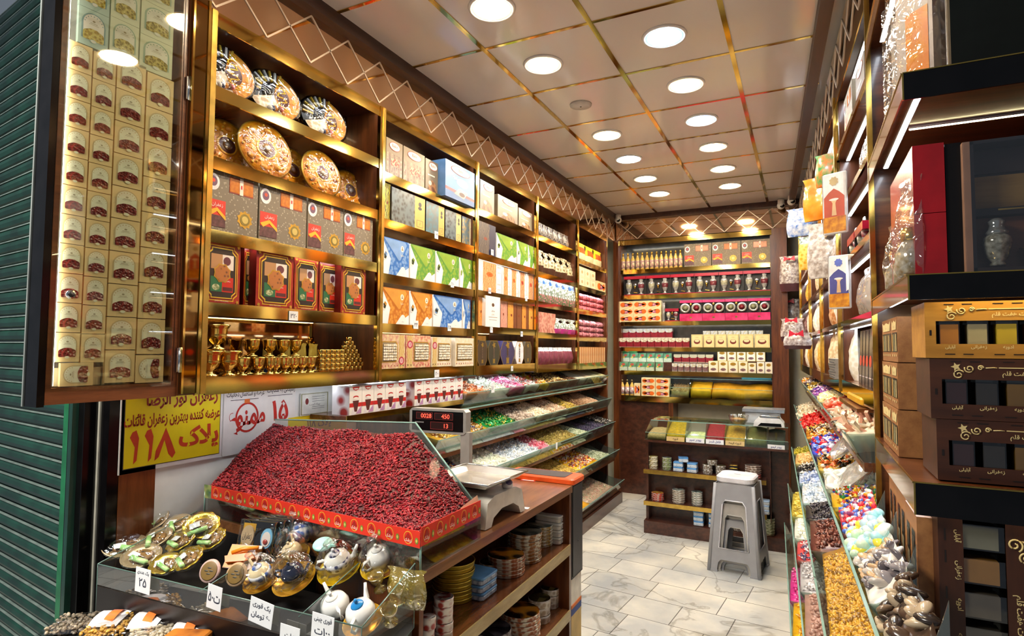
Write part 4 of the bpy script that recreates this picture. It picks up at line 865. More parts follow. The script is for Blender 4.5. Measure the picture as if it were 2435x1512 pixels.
def scatter(g, P, size, kind, mats, rng, flat=.5, jit=.25):
    if kind not in TM: TM[kind] = tmpl(kind)
    V, Fs, sm = TM[kind]; n = len(P)
    for m in mats: g.mi(m)
    ids = [g.mi(m) for m in mats]; nv = len(V)
    yaw = rng.uniform(0, 2*np.pi, n); pit = rng.normal(0, flat, n); rol = rng.normal(0, flat, n); sc = size*(1+rng.uniform(-jit, jit, n))
    cy, sy, cp, sp, cr, sr = np.cos(yaw), np.sin(yaw), np.cos(pit), np.sin(pit), np.cos(rol), np.sin(rol); base = len(g.v)
    for i in range(n):
        x, y, z = V[:, 0]*sc[i], V[:, 1]*sc[i], V[:, 2]*sc[i]
        y, z = y*cr[i]-z*sr[i], y*sr[i]+z*cr[i]; x, z = x*cp[i]+z*sp[i], -x*sp[i]+z*cp[i]; x, y = x*cy[i]-y*sy[i], x*sy[i]+y*cy[i]
        g.v += list(zip((x+P[i][0]).tolist(), (y+P[i][1]).tolist(), (z+P[i][2]).tolist()))
        b = base+i*nv; k = ids[int(rng.integers(len(ids)))]
        g.f += [tuple(j+b for j in f) for f in Fs]; g.m += [k]*len(Fs); g.sm += [sm]*len(Fs)
def heap(x0, x1, y0, y1, zf, size, kind, mats, seed, dens=1.0, basem=None, flat=.5, wall=.03, nu=8, nv=6, bump=.4, side='x', cap=700, ls=0, ur=(.03, .97), vr=(.03, .97)):
    """closed lump of goods: surface z = zf(u,v) over the rectangle, pieces lying on it"""
    g = MB(); rng = np.random.default_rng(seed); basem = basem or mats[0]; V = []; nx, ny = nu, nv
    for j in range(ny+1):
        for i in range(nx+1):
            u, v = i/nx, j/ny; V.append((x0+(x1-x0)*u, y0+(y1-y0)*v, zf(u, v)+rng.uniform(-.3, .3)*size*bump))
    n = len(V); low = [(x-ls*(x-x0)/(x1-x0), y, z-wall) for x, y, z in V]
    Fs = []
    for j in range(ny):
        for i in range(nx): a = j*(nx+1)+i; Fs.append((a, a+1, a+nx+2, a+nx+1)); Fs.append((n+a+nx+1, n+a+nx+2, n+a+1, n+a))
    for i in range(nx): a = i; Fs.append((n+a, n+a+1, a+1, a)); a = ny*(nx+1)+i; Fs.append((a, a+1, n+a+1, n+a))
    for j in range(ny): a = j*(nx+1); Fs.append((a, a+nx+1, n+a+nx+1, n+a)); a = a+nx; Fs.append((n+a, n+a+nx+1, a+nx+1, a))
    g.add(V+low, Fs, basem, True)
    if kind:
        A = abs((x1-x0)*(y1-y0))*1.3; N = int(min(cap, dens*A/(size*size*1.3)))
        U = np.stack([rng.uniform(*ur, N), rng.uniform(*vr, N)], 1); P = [(x0+(x1-x0)*u, y0+(y1-y0)*v, zf(u, v)+size*rng.uniform(-.1, .45)) for u, v in U]
        scatter(g, P, size, kind, mats, rng, flat)
    return g
def cm(*cols, rough=.3, **k): return [M(c, rough, **k) for c in cols]
def rack(name, lab, sgn, XF, tiers, Xback, ys, zts, mdiv=None):
    """sloping glass bins along a side wall; tiers: list of (zc, xc(y), y0, y1, dividers)"""
    pass
CUSP = [(1.239, -1.758), (1.013, -1.724), (.781, -1.690), (.511, -1.648), (.219, -1.602)]
TOPZ = [1.338, 1.146, .925, .685, .40]
TY0 = [2.975, 2.62, 2.62, 3.3, 3.3]
PLX = M('cfd8d2', .1, var=.03)
PLEX = glassy('dfe9e4', .08, .05, body=.06, bodycol='e8f0ea')
def profile(xb, zt, xc, zc, n=8):       # curved divider outline in (x, z)
    pts = [(xb, zt)]
    for k in range(1, n+1):
        t = k/n; pts.append((xb+(xc-xb)*(t**1.0), zt+(zc-zt)*(1-(1-t)**2.2)))
    s = 1 if xc > xb else -1
    pts += [(xc-s*.045, zc-.085), (xb, zc-.085)]
    return pts
rk = empty('wall_bin_rack', (0, 0, 0), 0, 'tiered wooden rack of glass-fronted sweet and nut bins along the left wall', 'rack')
for t in range(5):
    zc, xc = CUSP[t]; zt = TOPZ[t]; y0, y1 = TY0[t], 5.755; xb = -1.985
    b = MB().box(-1.998, xc-.05, y0, y1, zc-.115, zc-.086, WOODH).build('shelf_board', rk)
    MB().prism([(xc-.001, zc), (xc+.003, zc), (xc-.042, zc-.088), (xc-.046, zc-.088)], y0, y1, GLASS, axis='y').prism([(xc-.002, zc-.001), (xc+.004, zc-.001), (xc+.004, zc+.003), (xc-.002, zc+.003)], y0, y1, GLEDGE, axis='y').build('front_glass', rk)
    MB().box(-1.998, -1.785+(.0 if t else .0), y0, y1, zt-.003, zt+.003, GLASS).box(-1.787, -1.781, y0, y1, zt-.004, zt+.004, GLEDGE).build('glass_shelf', rk)
MB().box(-1.998, -1.62, 3.3, 5.755, 0.0, .10, WDARK).build('plinth', rk)
MB().box(-1.998, -1.990, 2.3, 5.755, 0.1, 1.33, WOOD).build('back_board', rk)
def binset(sgn, L, t, zc, xcf, zt, xbf, dy=0, side='left', parent=rk, nm=''):
    """L: (y0, y1, text, kind, size, mats, dens)"""
    for i, it in enumerate(L):
        y0, y1, txt, kind, size, mats = it[:6]; dens = it[6] if len(it) > 6 else 1; fill = it[7] if len(it) > 7 else 1.0
        ym = (y0+y1)/2; xc, xb = xcf(ym), xbf(ym)
        for yy in ((y0, y1) if i == len(L)-1 else (y0,)):
            MB().prism(profile(xbf(yy), zt-.012, xcf(yy)-sgn*.004, zc-.002), yy-.0015, yy+.0015, PLEX, axis='y').build('divider', parent)
        if not txt: continue
        xa, xe = (xb+sgn*.015, xc-sgn*.012); hi = zc+(zt-zc)*.50*fill+.0; lo = zc-.012
        def zf(u, v, hi=hi, lo=lo, i=i): return hi+(lo-hi)*(u**.8)+.012*math.sin(PI*v)+.006*math.sin(7*v+i)
        o = heap(xa, xe, y0+.004, y1-.004, zf, size, kind, mats, 100*t+i, dens, wall=.05, cap=4200 if dens > 2 else 700, ls=sgn*.036, ur=(.04, .94), vr=(.05, .95))
        if sgn < 0: o.f = [f[::-1] for f in o.f]
        o = o.build(txt[0]); tag(o, txt[1], txt[2], kind='stuff')
gf = cm('c9a23a', 'e8e2d0', '2d3a6a', '8a5a2a', 'd9c46a', rough=.15, scale=60)
grn = cm('1f8f45', '2fae5a', 'c9b84a', '176b36', rough=.15, scale=60)
cream = cm('e6d8bc', 'd8c8a6', 'efe6d2'); beige = cm('b9a184', 'a38a6c', 'cbb59a')
whiteblue = cm('e9eef2', 'cfdbe6', 'f2f2ea', 'b7c8dc'); whitec = cm('eef0e4', 'dfe6cf', 'f4f2e2')
pink = cm('e28aa0', 'f0d8dc', 'cf5a6e'); mixc = cm('c9463a', 'e9d9a0', '3f6ab0', '2a2a3a', 'efe6da', rough=.2)
raisn = cm('9a8a45', '7d6b34', 'b8a55c'); tan = cm('c9a76a', 'b8925a', 'dcc08a'); brown = cm('6b4a30', '4f3422', '8a6646')
dpur = cm('3a3550', '4f4866', '2b283c'); bw = cm('1e1c1e', 'd8d4cc', '4a4038'); yel = cm('e9b21c', 'f2ce3a', 'd9921a'); yc_ = cm('f0c020', 'e8e0d0', 'd9703a', '7a2f45')
pgreen = cm('b9c4a4', 'cfd6c0', '9fae8a'); ochre = cm('d9a62a', 'e3b84a', 'c4902a')
L1 = lambda p: yL(p, 1.24, -1.758)
binset(1, [(2.98, 3.28, ('orange_sweets', 'orange wrapped sweets in the top left bin row beside the cartons', 'sweets'), 'candy', .016, cm('e08a4a', 'd9763a', 'efb080', 'd9d0c0')),
    (3.28, 3.55, ('white_sweets', 'white twist-wrapped sweets next to the orange sweets', 'sweets'), 'candy', .016, whitec),
    (3.55, 3.80, ('pink_sweets', 'pink wrapped sweets in the top bin row', 'sweets'), 'candy', .016, cm('e0609a', 'f0a0c0', 'e9e4e4')),
    (3.80, 4.05, ('mixed_sweets', 'white and red wrapped sweets right of the pink sweets', 'sweets'), 'candy', .015, cm('e9e6e0', 'd05a4a', 'c9c4c0')),
    (4.05, 4.25, ('yellow_sweets', 'yellow and red sweets left of the mixed nuts', 'sweets'), 'candy', .015, cm('e9c02a', 'd9502a', 'e9dfc0')),
    (4.25, 4.70, ('mixed_nuts', 'brown and cream mixed nuts heaped in the top bin row', 'nuts'), 'nut', .014, cm('8a6a3a', 'd9c48a', '5a3f22', 'c9a860'), 1, 1.3),
    (4.70, 4.92, ('dark_nuts', 'small dark brown nuts in the top bin row', 'nuts'), 'nut', .012, brown, 1, .6),
    (4.92, 5.13, ('pale_powder', 'pale grey powder, first of the four powder bins at the top', 'powder'), None, .004, cm('dcdccb', rough=.8), 1, 1.2), (5.13, 5.34, ('pale_powder', 'cream powder, second of the four powder bins at the top', 'powder'), None, .004, cm('d8cfb0', rough=.8), 1, 1.2),
    (5.34, 5.55, ('pale_powder', 'greenish powder, third of the four powder bins at the top', 'powder'), None, .004, cm('c4c8a4', rough=.8), 1, 1.2), (5.55, 5.75, ('pale_powder', 'yellowish powder in the topmost deepest bin by the corner', 'powder'), None, .004, cm('cfc890', rough=.8), 1, 1.2)],
    0, CUSP[0][0], lambda y: CUSP[0][1], TOPZ[0], lambda y: -1.985)
binset(1, [(2.66, 3.22, ('foil_sweets', 'gold and blue foil sweets behind the scale display', 'sweets'), 'candy', .017, gf), (3.22, 3.62, ('green_foil_sweets', 'bright green foil sweets in the second bin row', 'sweets'), 'candy', .016, grn),
    (3.62, 3.92, ('pale_nuts', 'greyish pink nuts right of the green foil sweets', 'nuts'), 'nut', .014, cm('b8a898', 'a08c7c', 'd0c0b0')), (3.92, 4.22, ('cream_nuts', 'cream split nuts in the second bin row', 'nuts'), 'nut', .014, cream),
    (4.22, 4.6, ('peeled_almonds', 'pinkish cream flaked nuts in the second bin row', 'nuts'), 'chip', .014, cm('d8bfa4', 'e4d2b8', 'c09a78')), (4.6, 4.85, ('yellow_nuts', 'yellow tinted seeds in the second bin row', 'seeds'), 'nut', .012, cm('b8a040', 'd0b040', 'a88c50')),
    (4.85, 5.1, ('brown_seeds', 'brown seeds right of the yellow seeds', 'seeds'), 'nut', .011, cm('9a7450', '7d5a3c')), (5.1, 5.4, ('beige_granules', 'fine beige granules in the second bin row', 'granules'), 'nut', .007, cm('c9a888', 'b89474')), (5.4, 5.58, None, None, .01, None), (5.58, 5.75, None, None, .01, None)],
    1, CUSP[1][0], lambda y: CUSP[1][1], TOPZ[1], lambda y: -1.985)
binset(1, [(2.64, 3.0, ('mixed_wrapped_sweets', 'small blue red and white sweets behind the weighing pan', 'sweets'), 'candy', .013, mixc), (3.0, 3.45, ('white_nougat', 'glossy white nougat pieces in the third bin row', 'nougat'), 'cube', .015, whitec),
    (3.45, 3.92, ('blue_white_sweets', 'white and pale blue wrapped sweets in the third bin row', 'sweets'), 'candy', .017, whiteblue), (3.92, 4.12, ('pink_white_sweets', 'pink and white striped sweets in the third bin row', 'sweets'), 'candy', .015, pink, 1, .9),
    (4.12, 4.75, ('green_raisins', 'green and brown raisins heaped in the third bin row', 'raisins'), 'raisin', .010, raisn, 1, 1.3), (4.75, 5.0, ('pale_green_seeds', 'pale green seeds right of the raisins', 'seeds'), 'nut', .009, pgreen, 1, .5),
    (5.0, 5.26, ('dark_seeds', 'dark blue-grey seeds, first dark bin of the third row', 'seeds'), 'nut', .008, dpur, 1, .5), (5.26, 5.48, ('dark_seeds', 'dark blue-grey seeds, second dark bin of the third row', 'seeds'), 'nut', .008, dpur, 1, .5), (5.48, 5.75, ('black_white_sweets', 'black and white wrapped sweets in the deepest bin of the third row', 'sweets'), 'candy', .014, bw, 1, .9)],
    2, CUSP[2][0], lambda y: CUSP[2][1], TOPZ[2], lambda y: -1.985)
binset(1, [(3.32, 3.75, ('tan_crisps', 'tan noodle crisps in the fourth bin row behind the counter', 'crisps'), 'stick', .006, tan), (3.75, 4.15, ('sultanas', 'dull yellow sultanas in the fourth bin row', 'raisins'), 'raisin', .010, cm('b8a050', 'c9b468', '9a8440')), (4.15, 4.62, ('yellow_raisins', 'yellow raisins heaped in the fourth bin row', 'raisins'), 'raisin', .011, cm('d8b858', 'e4c86a', 'b89a48')),
    (4.62, 5.15, ('yellow_wrapped_sweets', 'yellow white and plum wrapped sweets low in the rack', 'sweets'), 'candy', .017, yc_), (5.15, 5.5, ('green_white_seeds', 'pale green seeds in the fourth bin row', 'seeds'), 'nut', .010, pgreen, 1, .5), (5.5, 5.75, None, None, .01, None)],
    3, CUSP[3][0], lambda y: CUSP[3][1], TOPZ[3], lambda y: -1.985)
binset(1, [(3.32, 4.0, ('yellow_powder', 'bright yellow spice powder in the lowest bin row', 'spice'), None, .006, cm('e0c020', rough=.8, bump=.3)), (4.0, 4.75, ('turmeric_powder', 'orange-yellow spice powder in the lowest bin beside the counter end', 'spice'), None, .006, cm('e6a81c', rough=.8, bump=.3)), (4.75, 5.45, ('mixed_seeds', 'beige and pink seeds in the lowest deep bin', 'seeds'), 'nut', .008, cm('b8a088', 'a8b090', 'c09080')), (5.45, 5.75, None, None, .01, None)],
    4, CUSP[4][0], lambda y: CUSP[4][1], TOPZ[4], lambda y: -1.985)
P = on(1172, 922, (1, 0, 0), -1.745); tag(MB().box(-.02, .02, 0, .001, -.03, .03, PAPER).text('۱۸', 0, 0, .025, -.0005, INK).build('price_tag', loc=(-1.744, P[1], P[2]), rz=PI/2), 'price tag clipped to the top bin row under the pink sweets', 'price tag')
P = on(1325, 1060, (1, 0, 0), -1.66); tag(MB().box(-.015, .015, 0, .001, -.025, .025, PAPER).build('price_tag', loc=(-1.664, P[1], P[2]), rz=PI/2), 'small white tag on the third bin row below the raisins', 'price tag')
# ---------------------------------------------------------------- right bins
RT = [(1.24, .20, 1.355, 2.12, 5.9), (1.01, .155, 1.146, 1.05, 5.9), (.78, .107, .925, 1.05, 4.88), (.51, .078, .685, 1.25, 4.88), (.22, .05, .42, 1.5, 4.88)]
rk2 = empty('wall_bin_rack', (0, 0, 0), 0, 'tiered rack of glass sweet and nut bins down the right side of the aisle', 'rack')
def xcR(t): return lambda y: RT[t][1]-.04*y
def xbR(y): return XR(y, .235) if y > 2.13 else .185+.0*y
def xbR2(t): return (lambda y: (XR(y, .2) if y > 2.13 else .186))
for t in range(5):
    zc, a, zt, y0, y1 = RT[t]; f = xcR(t)
    def slab(pts0, pts1, mat, g, ya, yb):
        n = len(pts0); V = [(x, ya, z) for x, z in pts0]+[(x, yb, z) for x, z in pts1]
        g.add(V, [tuple(range(n)), tuple(range(2*n-1, n-1, -1))]+[(i, n+i, n+(i+1) % n, (i+1) % n) for i in range(n)], mat)
    for (ya, yb) in ([(y0, 2.12), (2.14, y1)] if y0 < 2.1 else [(2.14, y1)]):
        g = MB(); xe = lambda y: (XR(y, .34) if y > 2.13 else .187)
        fl = lambda y: [(f(y)+.05, zc-.115), (xe(y), zc-.115), (xe(y), zc-.087), (f(y)+.05, zc-.087)]
        slab(fl(ya), fl(yb), WOODH, g, ya, yb); g.build('shelf_board', rk2)
        g = MB(); q = lambda y: [(f(y)-.003, zc), (f(y)+.001, zc), (f(y)+.046, zc-.088), (f(y)+.042, zc-.088)]; slab(q(ya), q(yb), GLASS, g, ya, yb)
        q = lambda y: [(f(y)-.004, zc-.001), (f(y)+.002, zc-.001), (f(y)+.002, zc+.003), (f(y)-.004, zc+.003)]; slab(q(ya), q(yb), GLEDGE, g, ya, yb); g.build('front_glass', rk2)
def binR(t, L): 
    for it in L:
        y0, y1 = it[0], it[1]
    binset(-1, L, 10+t, RT[t][0], xcR(t), RT[t][2], xbR2(t), parent=rk2)
SWW = cm('efe9dc', 'e0d4bc', 'f3e6c4', 'd8b8a0', rough=.15)
binR(0, [(2.15, 3.05, ('wrapped_long_sweets', 'clear-wrapped long cream sweets piled in the nearest top bin on the right', 'sweets'), 'stick', .022, cm('e9dcc4', 'd8b898', 'f2ead8', 'e0a890', rough=.12), .8, .75), (3.05, 3.4, ('coral_sweets', 'coral red sweets in the top bin row on the right', 'sweets'), 'nut', .018, cm('e05a3a', 'f08a6a', 'e8a890')), (3.4, 3.9, ('cream_nuts', 'pale yellow nuts in the right top bin row', 'nuts'), 'nut', .018, cm('e9d9a0', 'd8c080', 'f2e8c8')),
    (3.9, 4.4, ('purple_foil_sweets', 'purple and pink foil sweets in the right top bin row', 'sweets'), 'candy', .022, cm('a05ab0', 'e9a0c8', 'e8e0ec', '6a4aa8', rough=.15)), (4.4, 4.9, ('gold_foil_sweets', 'gold and black foil sweets in the right top bin row', 'sweets'), 'candy', .020, cm('c9a23a', '2a2422', 'e6dcc0', rough=.15)), (4.9, 5.4, ('dark_foil_sweets', 'dark foil sweets in the right top bin row near the back', 'sweets'), 'candy', .018, cm('2a2838', '6a4a5a', 'd9d0d0', rough=.15)), (5.4, 5.88, ('orange_yellow_sweets', 'orange and yellow sweets in the deepest right top bin', 'sweets'), 'candy', .016, cm('e8801c', 'f0c020', 'e9e0d0'))])
binR(1, [(1.08, 1.36, ('dark_stone_sweets', 'dark brown stone-shaped sweets at the near end of the right bins', 'sweets'), 'pebble', .017, cm('4a382c', '2f2622', '7a6450', 'b8a488', rough=.2)), (1.36, 1.62, ('pebble_sweets', 'white grey and tan pebble-shaped sweets in a right bin', 'sweets'), 'pebble', .0175, cm('e9e4dc', '8a8488', 'c9a680', 'b8b0a8', '5a5458', rough=.15)),
    (1.62, 1.84, ('egg_sweets', 'pale blue and yellow speckled egg sweets in a right bin', 'sweets'), 'egg', .0155, cm('a9dce0', 'd0e8c8', 'e9d84a', 'bcd8e8', 'e8f0e8', rough=.2)), (1.84, 2.10, ('coloured_sweets', 'small multicoloured sugared sweets above the egg sweets', 'sweets'), 'nut', .013, cm('d83a4a', 'e9e4dc', 'e98a2a', '4a6ac0', 'e9c8d0', '8a3a6a', rough=.2)), (2.13, 2.4, ('bright_foil_sweets', 'small bright gold and multicoloured foil sweets in a right bin', 'sweets'), 'candy', .016, cm('e0b02a', '2a4ab0', 'c8402a', 'e9e4d8', '2f8a4a', rough=.12), 1.2),
    (2.4, 2.75, ('clear_bag_sweets', 'pale sweets under clear plastic bags in the right second bin row', 'sweets'), 'pebble', .024, cm('e4e0d4', 'd6dcd4', 'e9e4e0', rough=.1), .8), (2.75, 3.15, ('gold_black_foil_sweets', 'gold and black foil sweets in the right second bin row', 'sweets'), 'candy', .021, cm('d8b04a', '2a2622', 'e9e0c8', 'c8602a', rough=.12)), (3.15, 3.7, ('blue_red_sweets', 'large blue and red wrapped sweets in the right second bin row', 'sweets'), 'candy', .034, cm('3a4ac8', 'd8283a', 'e9e4f0', '4a7ad8', rough=.12)),
    (3.7, 4.2, ('orange_foil_sweets', 'orange and gold foil sweets in the right second bin row', 'sweets'), 'candy', .022, cm('e0902a', 'e8c060', '4a2a22', 'e9e0d0', rough=.12)), (4.2, 4.9, ('red_wrapped_sweets', 'bright red wrapped sweets in the right second bin row', 'sweets'), 'candy', .028, cm('d82a22', 'e8504a', 'b81a22', rough=.12)), (4.9, 5.88, ('pale_sweets', 'pale wrapped sweets in the deepest right bin of the second row', 'sweets'), 'candy', .02, cream)])
gr = cm('b8862a', 'd8a83a', '8a6220', 'c99830', rough=.3)
binR(2, [(1.08, 2.42, ('golden_raisins', 'long heap of golden raisins in the right third bin row', 'raisins'), 'raisin', .0105, gr, 3.0, .9), (2.42, 2.85, ('red_brown_raisins', 'red-brown raisins above the golden raisins', 'raisins'), 'raisin', .011, cm('6a3a30', '8a5040', '4a2822')), (2.85, 3.15, ('black_raisins', 'black raisins in the right third bin row', 'raisins'), 'raisin', .011, cm('2a2628', '45404a')), (3.15, 3.6, ('white_mint_sweets', 'white sweets in the right third bin row', 'sweets'), 'candy', .017, whiteblue), (3.6, 3.9, ('pale_blue_sweets', 'pale blue wrapped sweets in the right third bin row', 'sweets'), 'candy', .018, cm('b8c8e8', 'e4e8f0', '8aa0d0')),
    (3.9, 4.2, ('black_gold_sweets', 'black and cream wrapped sweets in the right third bin row', 'sweets'), 'candy', .018, bw), (4.2, 4.6, ('tan_peanuts', 'tan peanuts in the right third bin row', 'nuts'), 'nut', .016, cm('d8b06a', 'c89a52', 'e4c488')), (4.6, 4.86, ('yellow_pasta_snacks', 'yellow green snacks beside the spice counter', 'snacks'), 'stick', .008, cm('c8b83a', '9a9a3a'))])
binR(3, [(1.3, 1.9, ('candied_mix', 'cream and red candied mix low on the right', 'sweets'), 'nut', .012, cm('e4d09a', 'd8603a', 'c8a050')), (1.9, 2.3, ('green_yellow_sweets', 'bright yellow and green sweets low on the right', 'sweets'), 'nut', .013, cm('e8d02a', '9ac03a', 'e8802a', 'f0e46a')), (2.3, 2.75, ('pinkish_nuts', 'pinkish brown nuts low on the right', 'nuts'), 'nut', .012, cm('b89080', '9a7668')), (2.75, 3.15, ('silver_sweets', 'silver wrapped sweets low on the right', 'sweets'), 'candy', .015, cm('c8c4c4', 'a09a9a', 'e4e0e0', rough=.15)), (3.15, 3.5, ('red_white_sweets', 'red and white wrapped sweets in the right fourth bin row', 'sweets'), 'candy', .016, cm('d84a4a', 'e9e4e4', '5a4a6a')), (3.5, 3.95, ('white_coconut', 'white flakes in the right fourth bin row', 'flakes'), 'chip', .014, whitec), (3.95, 4.6, ('yellow_chips', 'folded yellow chips in the right fourth bin row', 'chips'), 'chip', .022, cm('d8c04a', 'e8d470', 'c0a83a'))])
binR(4, [(1.6, 2.5, ('brown_pellets', 'brown pellets in the lowest right bins', 'seeds'), 'raisin', .009, cm('a87a4a', '8a6038')), (2.5, 2.95, ('grey_pellets', 'grey pellets in the lowest right bins', 'seeds'), 'raisin', .009, cm('8a7a68', 'a89a88')), (2.95, 3.4, ('yellow_sticks', 'yellow sticks in the lowest right bins', 'snacks'), 'stick', .008, yel), (3.4, 3.9, ('magenta_sweets', 'magenta sweets in the lowest right bins', 'sweets'), 'candy', .018, cm('d83a90', 'e86aa8')), (3.9, 4.6, None, None, .01, None)])
fm = FILMW
for k, (Y, z, w, h) in enumerate(((2.42, 1.17, .19, .24), (2.75, 1.22, .17, .22))):
    o = bag(w, h, .06, glassy('f6f6f6', .14, .12, 1, 10, .35, 'e9e6de'), seed=70+k).build('plastic_bag', loc=(xcR(1)(Y)+.03, Y, z-.13), rz=-PI/2+.1)
    o.rotation_euler = (Matrix.Rotation(-PI/2+.05, 4, 'Z') @ Matrix.Rotation(-.8, 4, 'X')).to_euler(); tag(o, 'crumpled clear plastic bag draped over the right bins, %s' % ('nearer the street' if k == 0 else 'deeper in'), 'plastic bag', None)
# ---------------------------------------------------------------- goods on the back wall
YB = 6.1
def rowB(zi, items, zoff=0):
    z = BZ[zi]+zoff
    for p0, p1, h, mk, nm, lab, cat, grp, bk, dp in items:
        x0, x1 = xB(p0, z, YB+bk), xB(p1, z, YB+bk); o = mk((x1-x0)*.985, h, dp)
        o = o.build(nm) if isinstance(o, MB) else o
        o.location = ((x0+x1)/2, YB+bk, z+.0008); tag(o, lab, cat, grp)
def bottle(w, h, d, lab='e9d9b0', cap='c9a040'):
    g = MB(); r = w*.44; g.lathe([(r*.95, 0), (r, .004), (r, h*.62), (r*.45, h*.78), (r*.42, h*.86)], M('d8b04a', .15, kind='noise', col2='e8c878', scale=20), n=14)
    g.lathe([(r*1.02, h*.1), (r*1.02, h*.55)], M(lab, .4, kind='cells', col2='b88a8a', scale=50), n=14); g.lathe([(r*.48, h*.84), (r*.48, h*.98), (r*.4, h)], M(cap, .25, .7), n=12)
    g.xf = None
    return g
def cent(f): 
    def k(w, h, d):
        g = f(w, h, d); g.v = [(x, y+w*.5, z) for x, y, z in g.v]; return g
    return k
rowB(0, [(1475+k*11.4, 1486+k*11.4, .185, cent(bottle), 'syrup_bottle', 'amber bottle with cream label on the top back shelf, %s in the row' % ORD[k], 'bottle', 'amber bottles on the top back shelf', .01, .05) for k in range(13)])
rowB(0, [(a, b, .235, CT(BEI, a_honey), 'gift_box', 'honeycomb-print gift box on the top back shelf, %s from the bottles' % ORD[k], 'gift box', 'honeycomb gift boxes on the back wall', .01, .05) for k, (a, b) in enumerate(((1627, 1692), (1693, 1762), (1763, 1832)))])
CRIM = M('9a1230', .25, kind='noise', col2='b81a3a', scale=10)
def glassurn(g, x, z0, s, fill):
    X = Matrix.Translation((x, -.012, z0)); g.lathe([(.018*s, 0), (.019*s, .004*s), (.008*s, .012*s), (.012*s, .02*s), (.024*s, .05*s), (.027*s, .09*s), (.024*s, .098*s), (.014*s, .105*s), (.018*s, .125*s), (0, .13*s)], M('9a9a98', .12, .3, kind='noise', col2='c9cccc', scale=60), n=12, xf=X)
    g.lathe([(.013*s, .03*s), (.0245*s, .052*s), (.0272*s, .085*s)], fill, n=12, xf=X)
def setbox(w, h, d):
    g = MB(); g.box(-w/2, w/2, .0, d, 0, h, BLACKM); g.box(-w/2, w/2, -.03, d, 0, .012, CRIM); g.box(-w/2, w/2, -.03, d, h-.03, h, CRIM); g.box(-w*.5, -w*.47, -.03, 0, .012, h-.03, BLACKM)
    glassurn(g, -w*.28, .014, h/.165, M('8a8a72', .4, kind='cells', col2='b8b49a', scale=90)); glassurn(g, w*.28, .014, h/.165, M('5a2230', .4, kind='cells', col2='7a3038', scale=90))
    g.lathe([(0, 0), (.008, 0), (.004, .006), (.012, .022), (.014, .034), (0, .034)], BRASS, n=10, xf=Matrix.Translation((0, -.012, .07))); g.box(-.02, .02, -.012, -.008, .03, .036, BRASS, xf=Matrix.Rotation(.2, 4, 'Y')); g.ell((0, -.008, .115), (.02, .008, .02), M('c9ccd0', .15, .9), 8, 5)
    return g
bd = [1485, 1537, 1595, 1652, 1710, 1768, 1833]
rowB(1, [(bd[k], bd[k+1], .205, setbox, 'gift_set', 'crimson two-urn gift set on the second back shelf, %s from the left pillar' % ORD[k], 'gift set', 'crimson urn gift sets', .045, .05) for k in range(6)])
for r in range(3):
    rowB(2, [(1473+k*33, 1506+k*33, .0735, CT(M('efd9a4', .45), a_orange), 'orange_carton', 'orange oval carton on the third back shelf, %s row up, %s from the left' % (ORD[r], ORD[k]), 'carton', 'orange label cartons', .01, .08) for k in range(3)], zoff=r*.074)
rowB(2, [(1573, 1581, .2, BAG(FILMW, seed=3), 'clear_bag', 'slim clear bag right of the orange label cartons', 'bag', None, .02, .05)])
rowB(2, [(1583, 1615, .135, setbox, 'gift_set', 'small crimson urn set between the cartons and the magenta boxes', 'gift set', None, .045, .05)])
MAG = M('c2185a', .25, kind='noise', col2='e0407a', scale=14)
def lidset(w, h, d):
    g = MB(); g.box(-w/2, w/2, 0, d, 0, h, BLACKM); g.box(-w/2, w/2, -.03, d, 0, h*.36, MAG); g.box(-w/2, w/2, -.02, d, h*.88, h, MAG)
    for s, c in ((-1, '8a8a6a'), (1, '7a1a2a')):
        X = Matrix.Translation((s*w*.25, -.03, h*.62)) @ Matrix.Rotation(PI/2, 4, 'X'); R = min(w*.22, h*.24)
        g.lathe([(R*.9, -.03), (R, -.01), (R, 0), (R*.7, .002), (R*.62, -.002), (0, -.002)], M('b9b9b2', .2, .5), n=20, xf=X); g.lathe([(0, 0.001), (R*.6, .0)], M(c, .4, kind='cells', col2=c, scale=60), n=16, xf=X)
    g.ell((0, -.02, h*.8), (.012, .01, .014), BRASS, 8, 5); g.box(-.004, .004, -.02, -.01, h*.4, h*.7, BRASS, xf=Matrix.Rotation(.12, 4, 'Y')); g.disc(0, h*.18, .012, .008, -.031, BRASS)
    return g
bd = [1617, 1671, 1725, 1779, 1833]
rowB(2, [(bd[k], bd[k+1], .215, lidset, 'gift_set', 'magenta two-jar gift set on the third back shelf, %s from the small urn set' % ORD[k], 'gift set', 'magenta round-jar gift sets', .045, .05) for k in range(4)])
DR = M('7a1420', .3, kind='noise', col2='9a2430', scale=30)
def jampack(w, h, d, c=None, cap='eae4d0'):
    g = MB(); g.box(-w/2, w/2, 0, d, 0, h*.68, c or DR); g.prism([(-w*.5, h*.72), (-w*.3, h*.58), (w*.3, h*.58), (w*.5, h*.72), (w*.5, h), (-w*.5, h)], -.002, d, M(cap, .4, kind='cells', col2='c9c0a0', scale=70)); g.rect(-w*.5, w*.5, 0, h*.06, -.001, M('d8ccb0', .4)); return g
rowB(3, [(1473+k*16.7, 1489+k*16.7, .098, jampack, 'spice_jar', 'dark red jar with cream lid, %s in the front row of the fourth back shelf' % ORD[k], 'jar', 'dark red jars', .01, .05) for k in range(10)])
rowB(3, [(1478+k*17.3, 1495+k*17.3, .098, (lambda w, h, d: jampack(w, h, d, None, 'c9ccc8')), 'spice_jar', 'grey-lidded dark red jar, %s in the raised row of the fourth back shelf' % ORD[k], 'jar', 'dark red jars', .09, .05) for k in range(7)], zoff=.100)
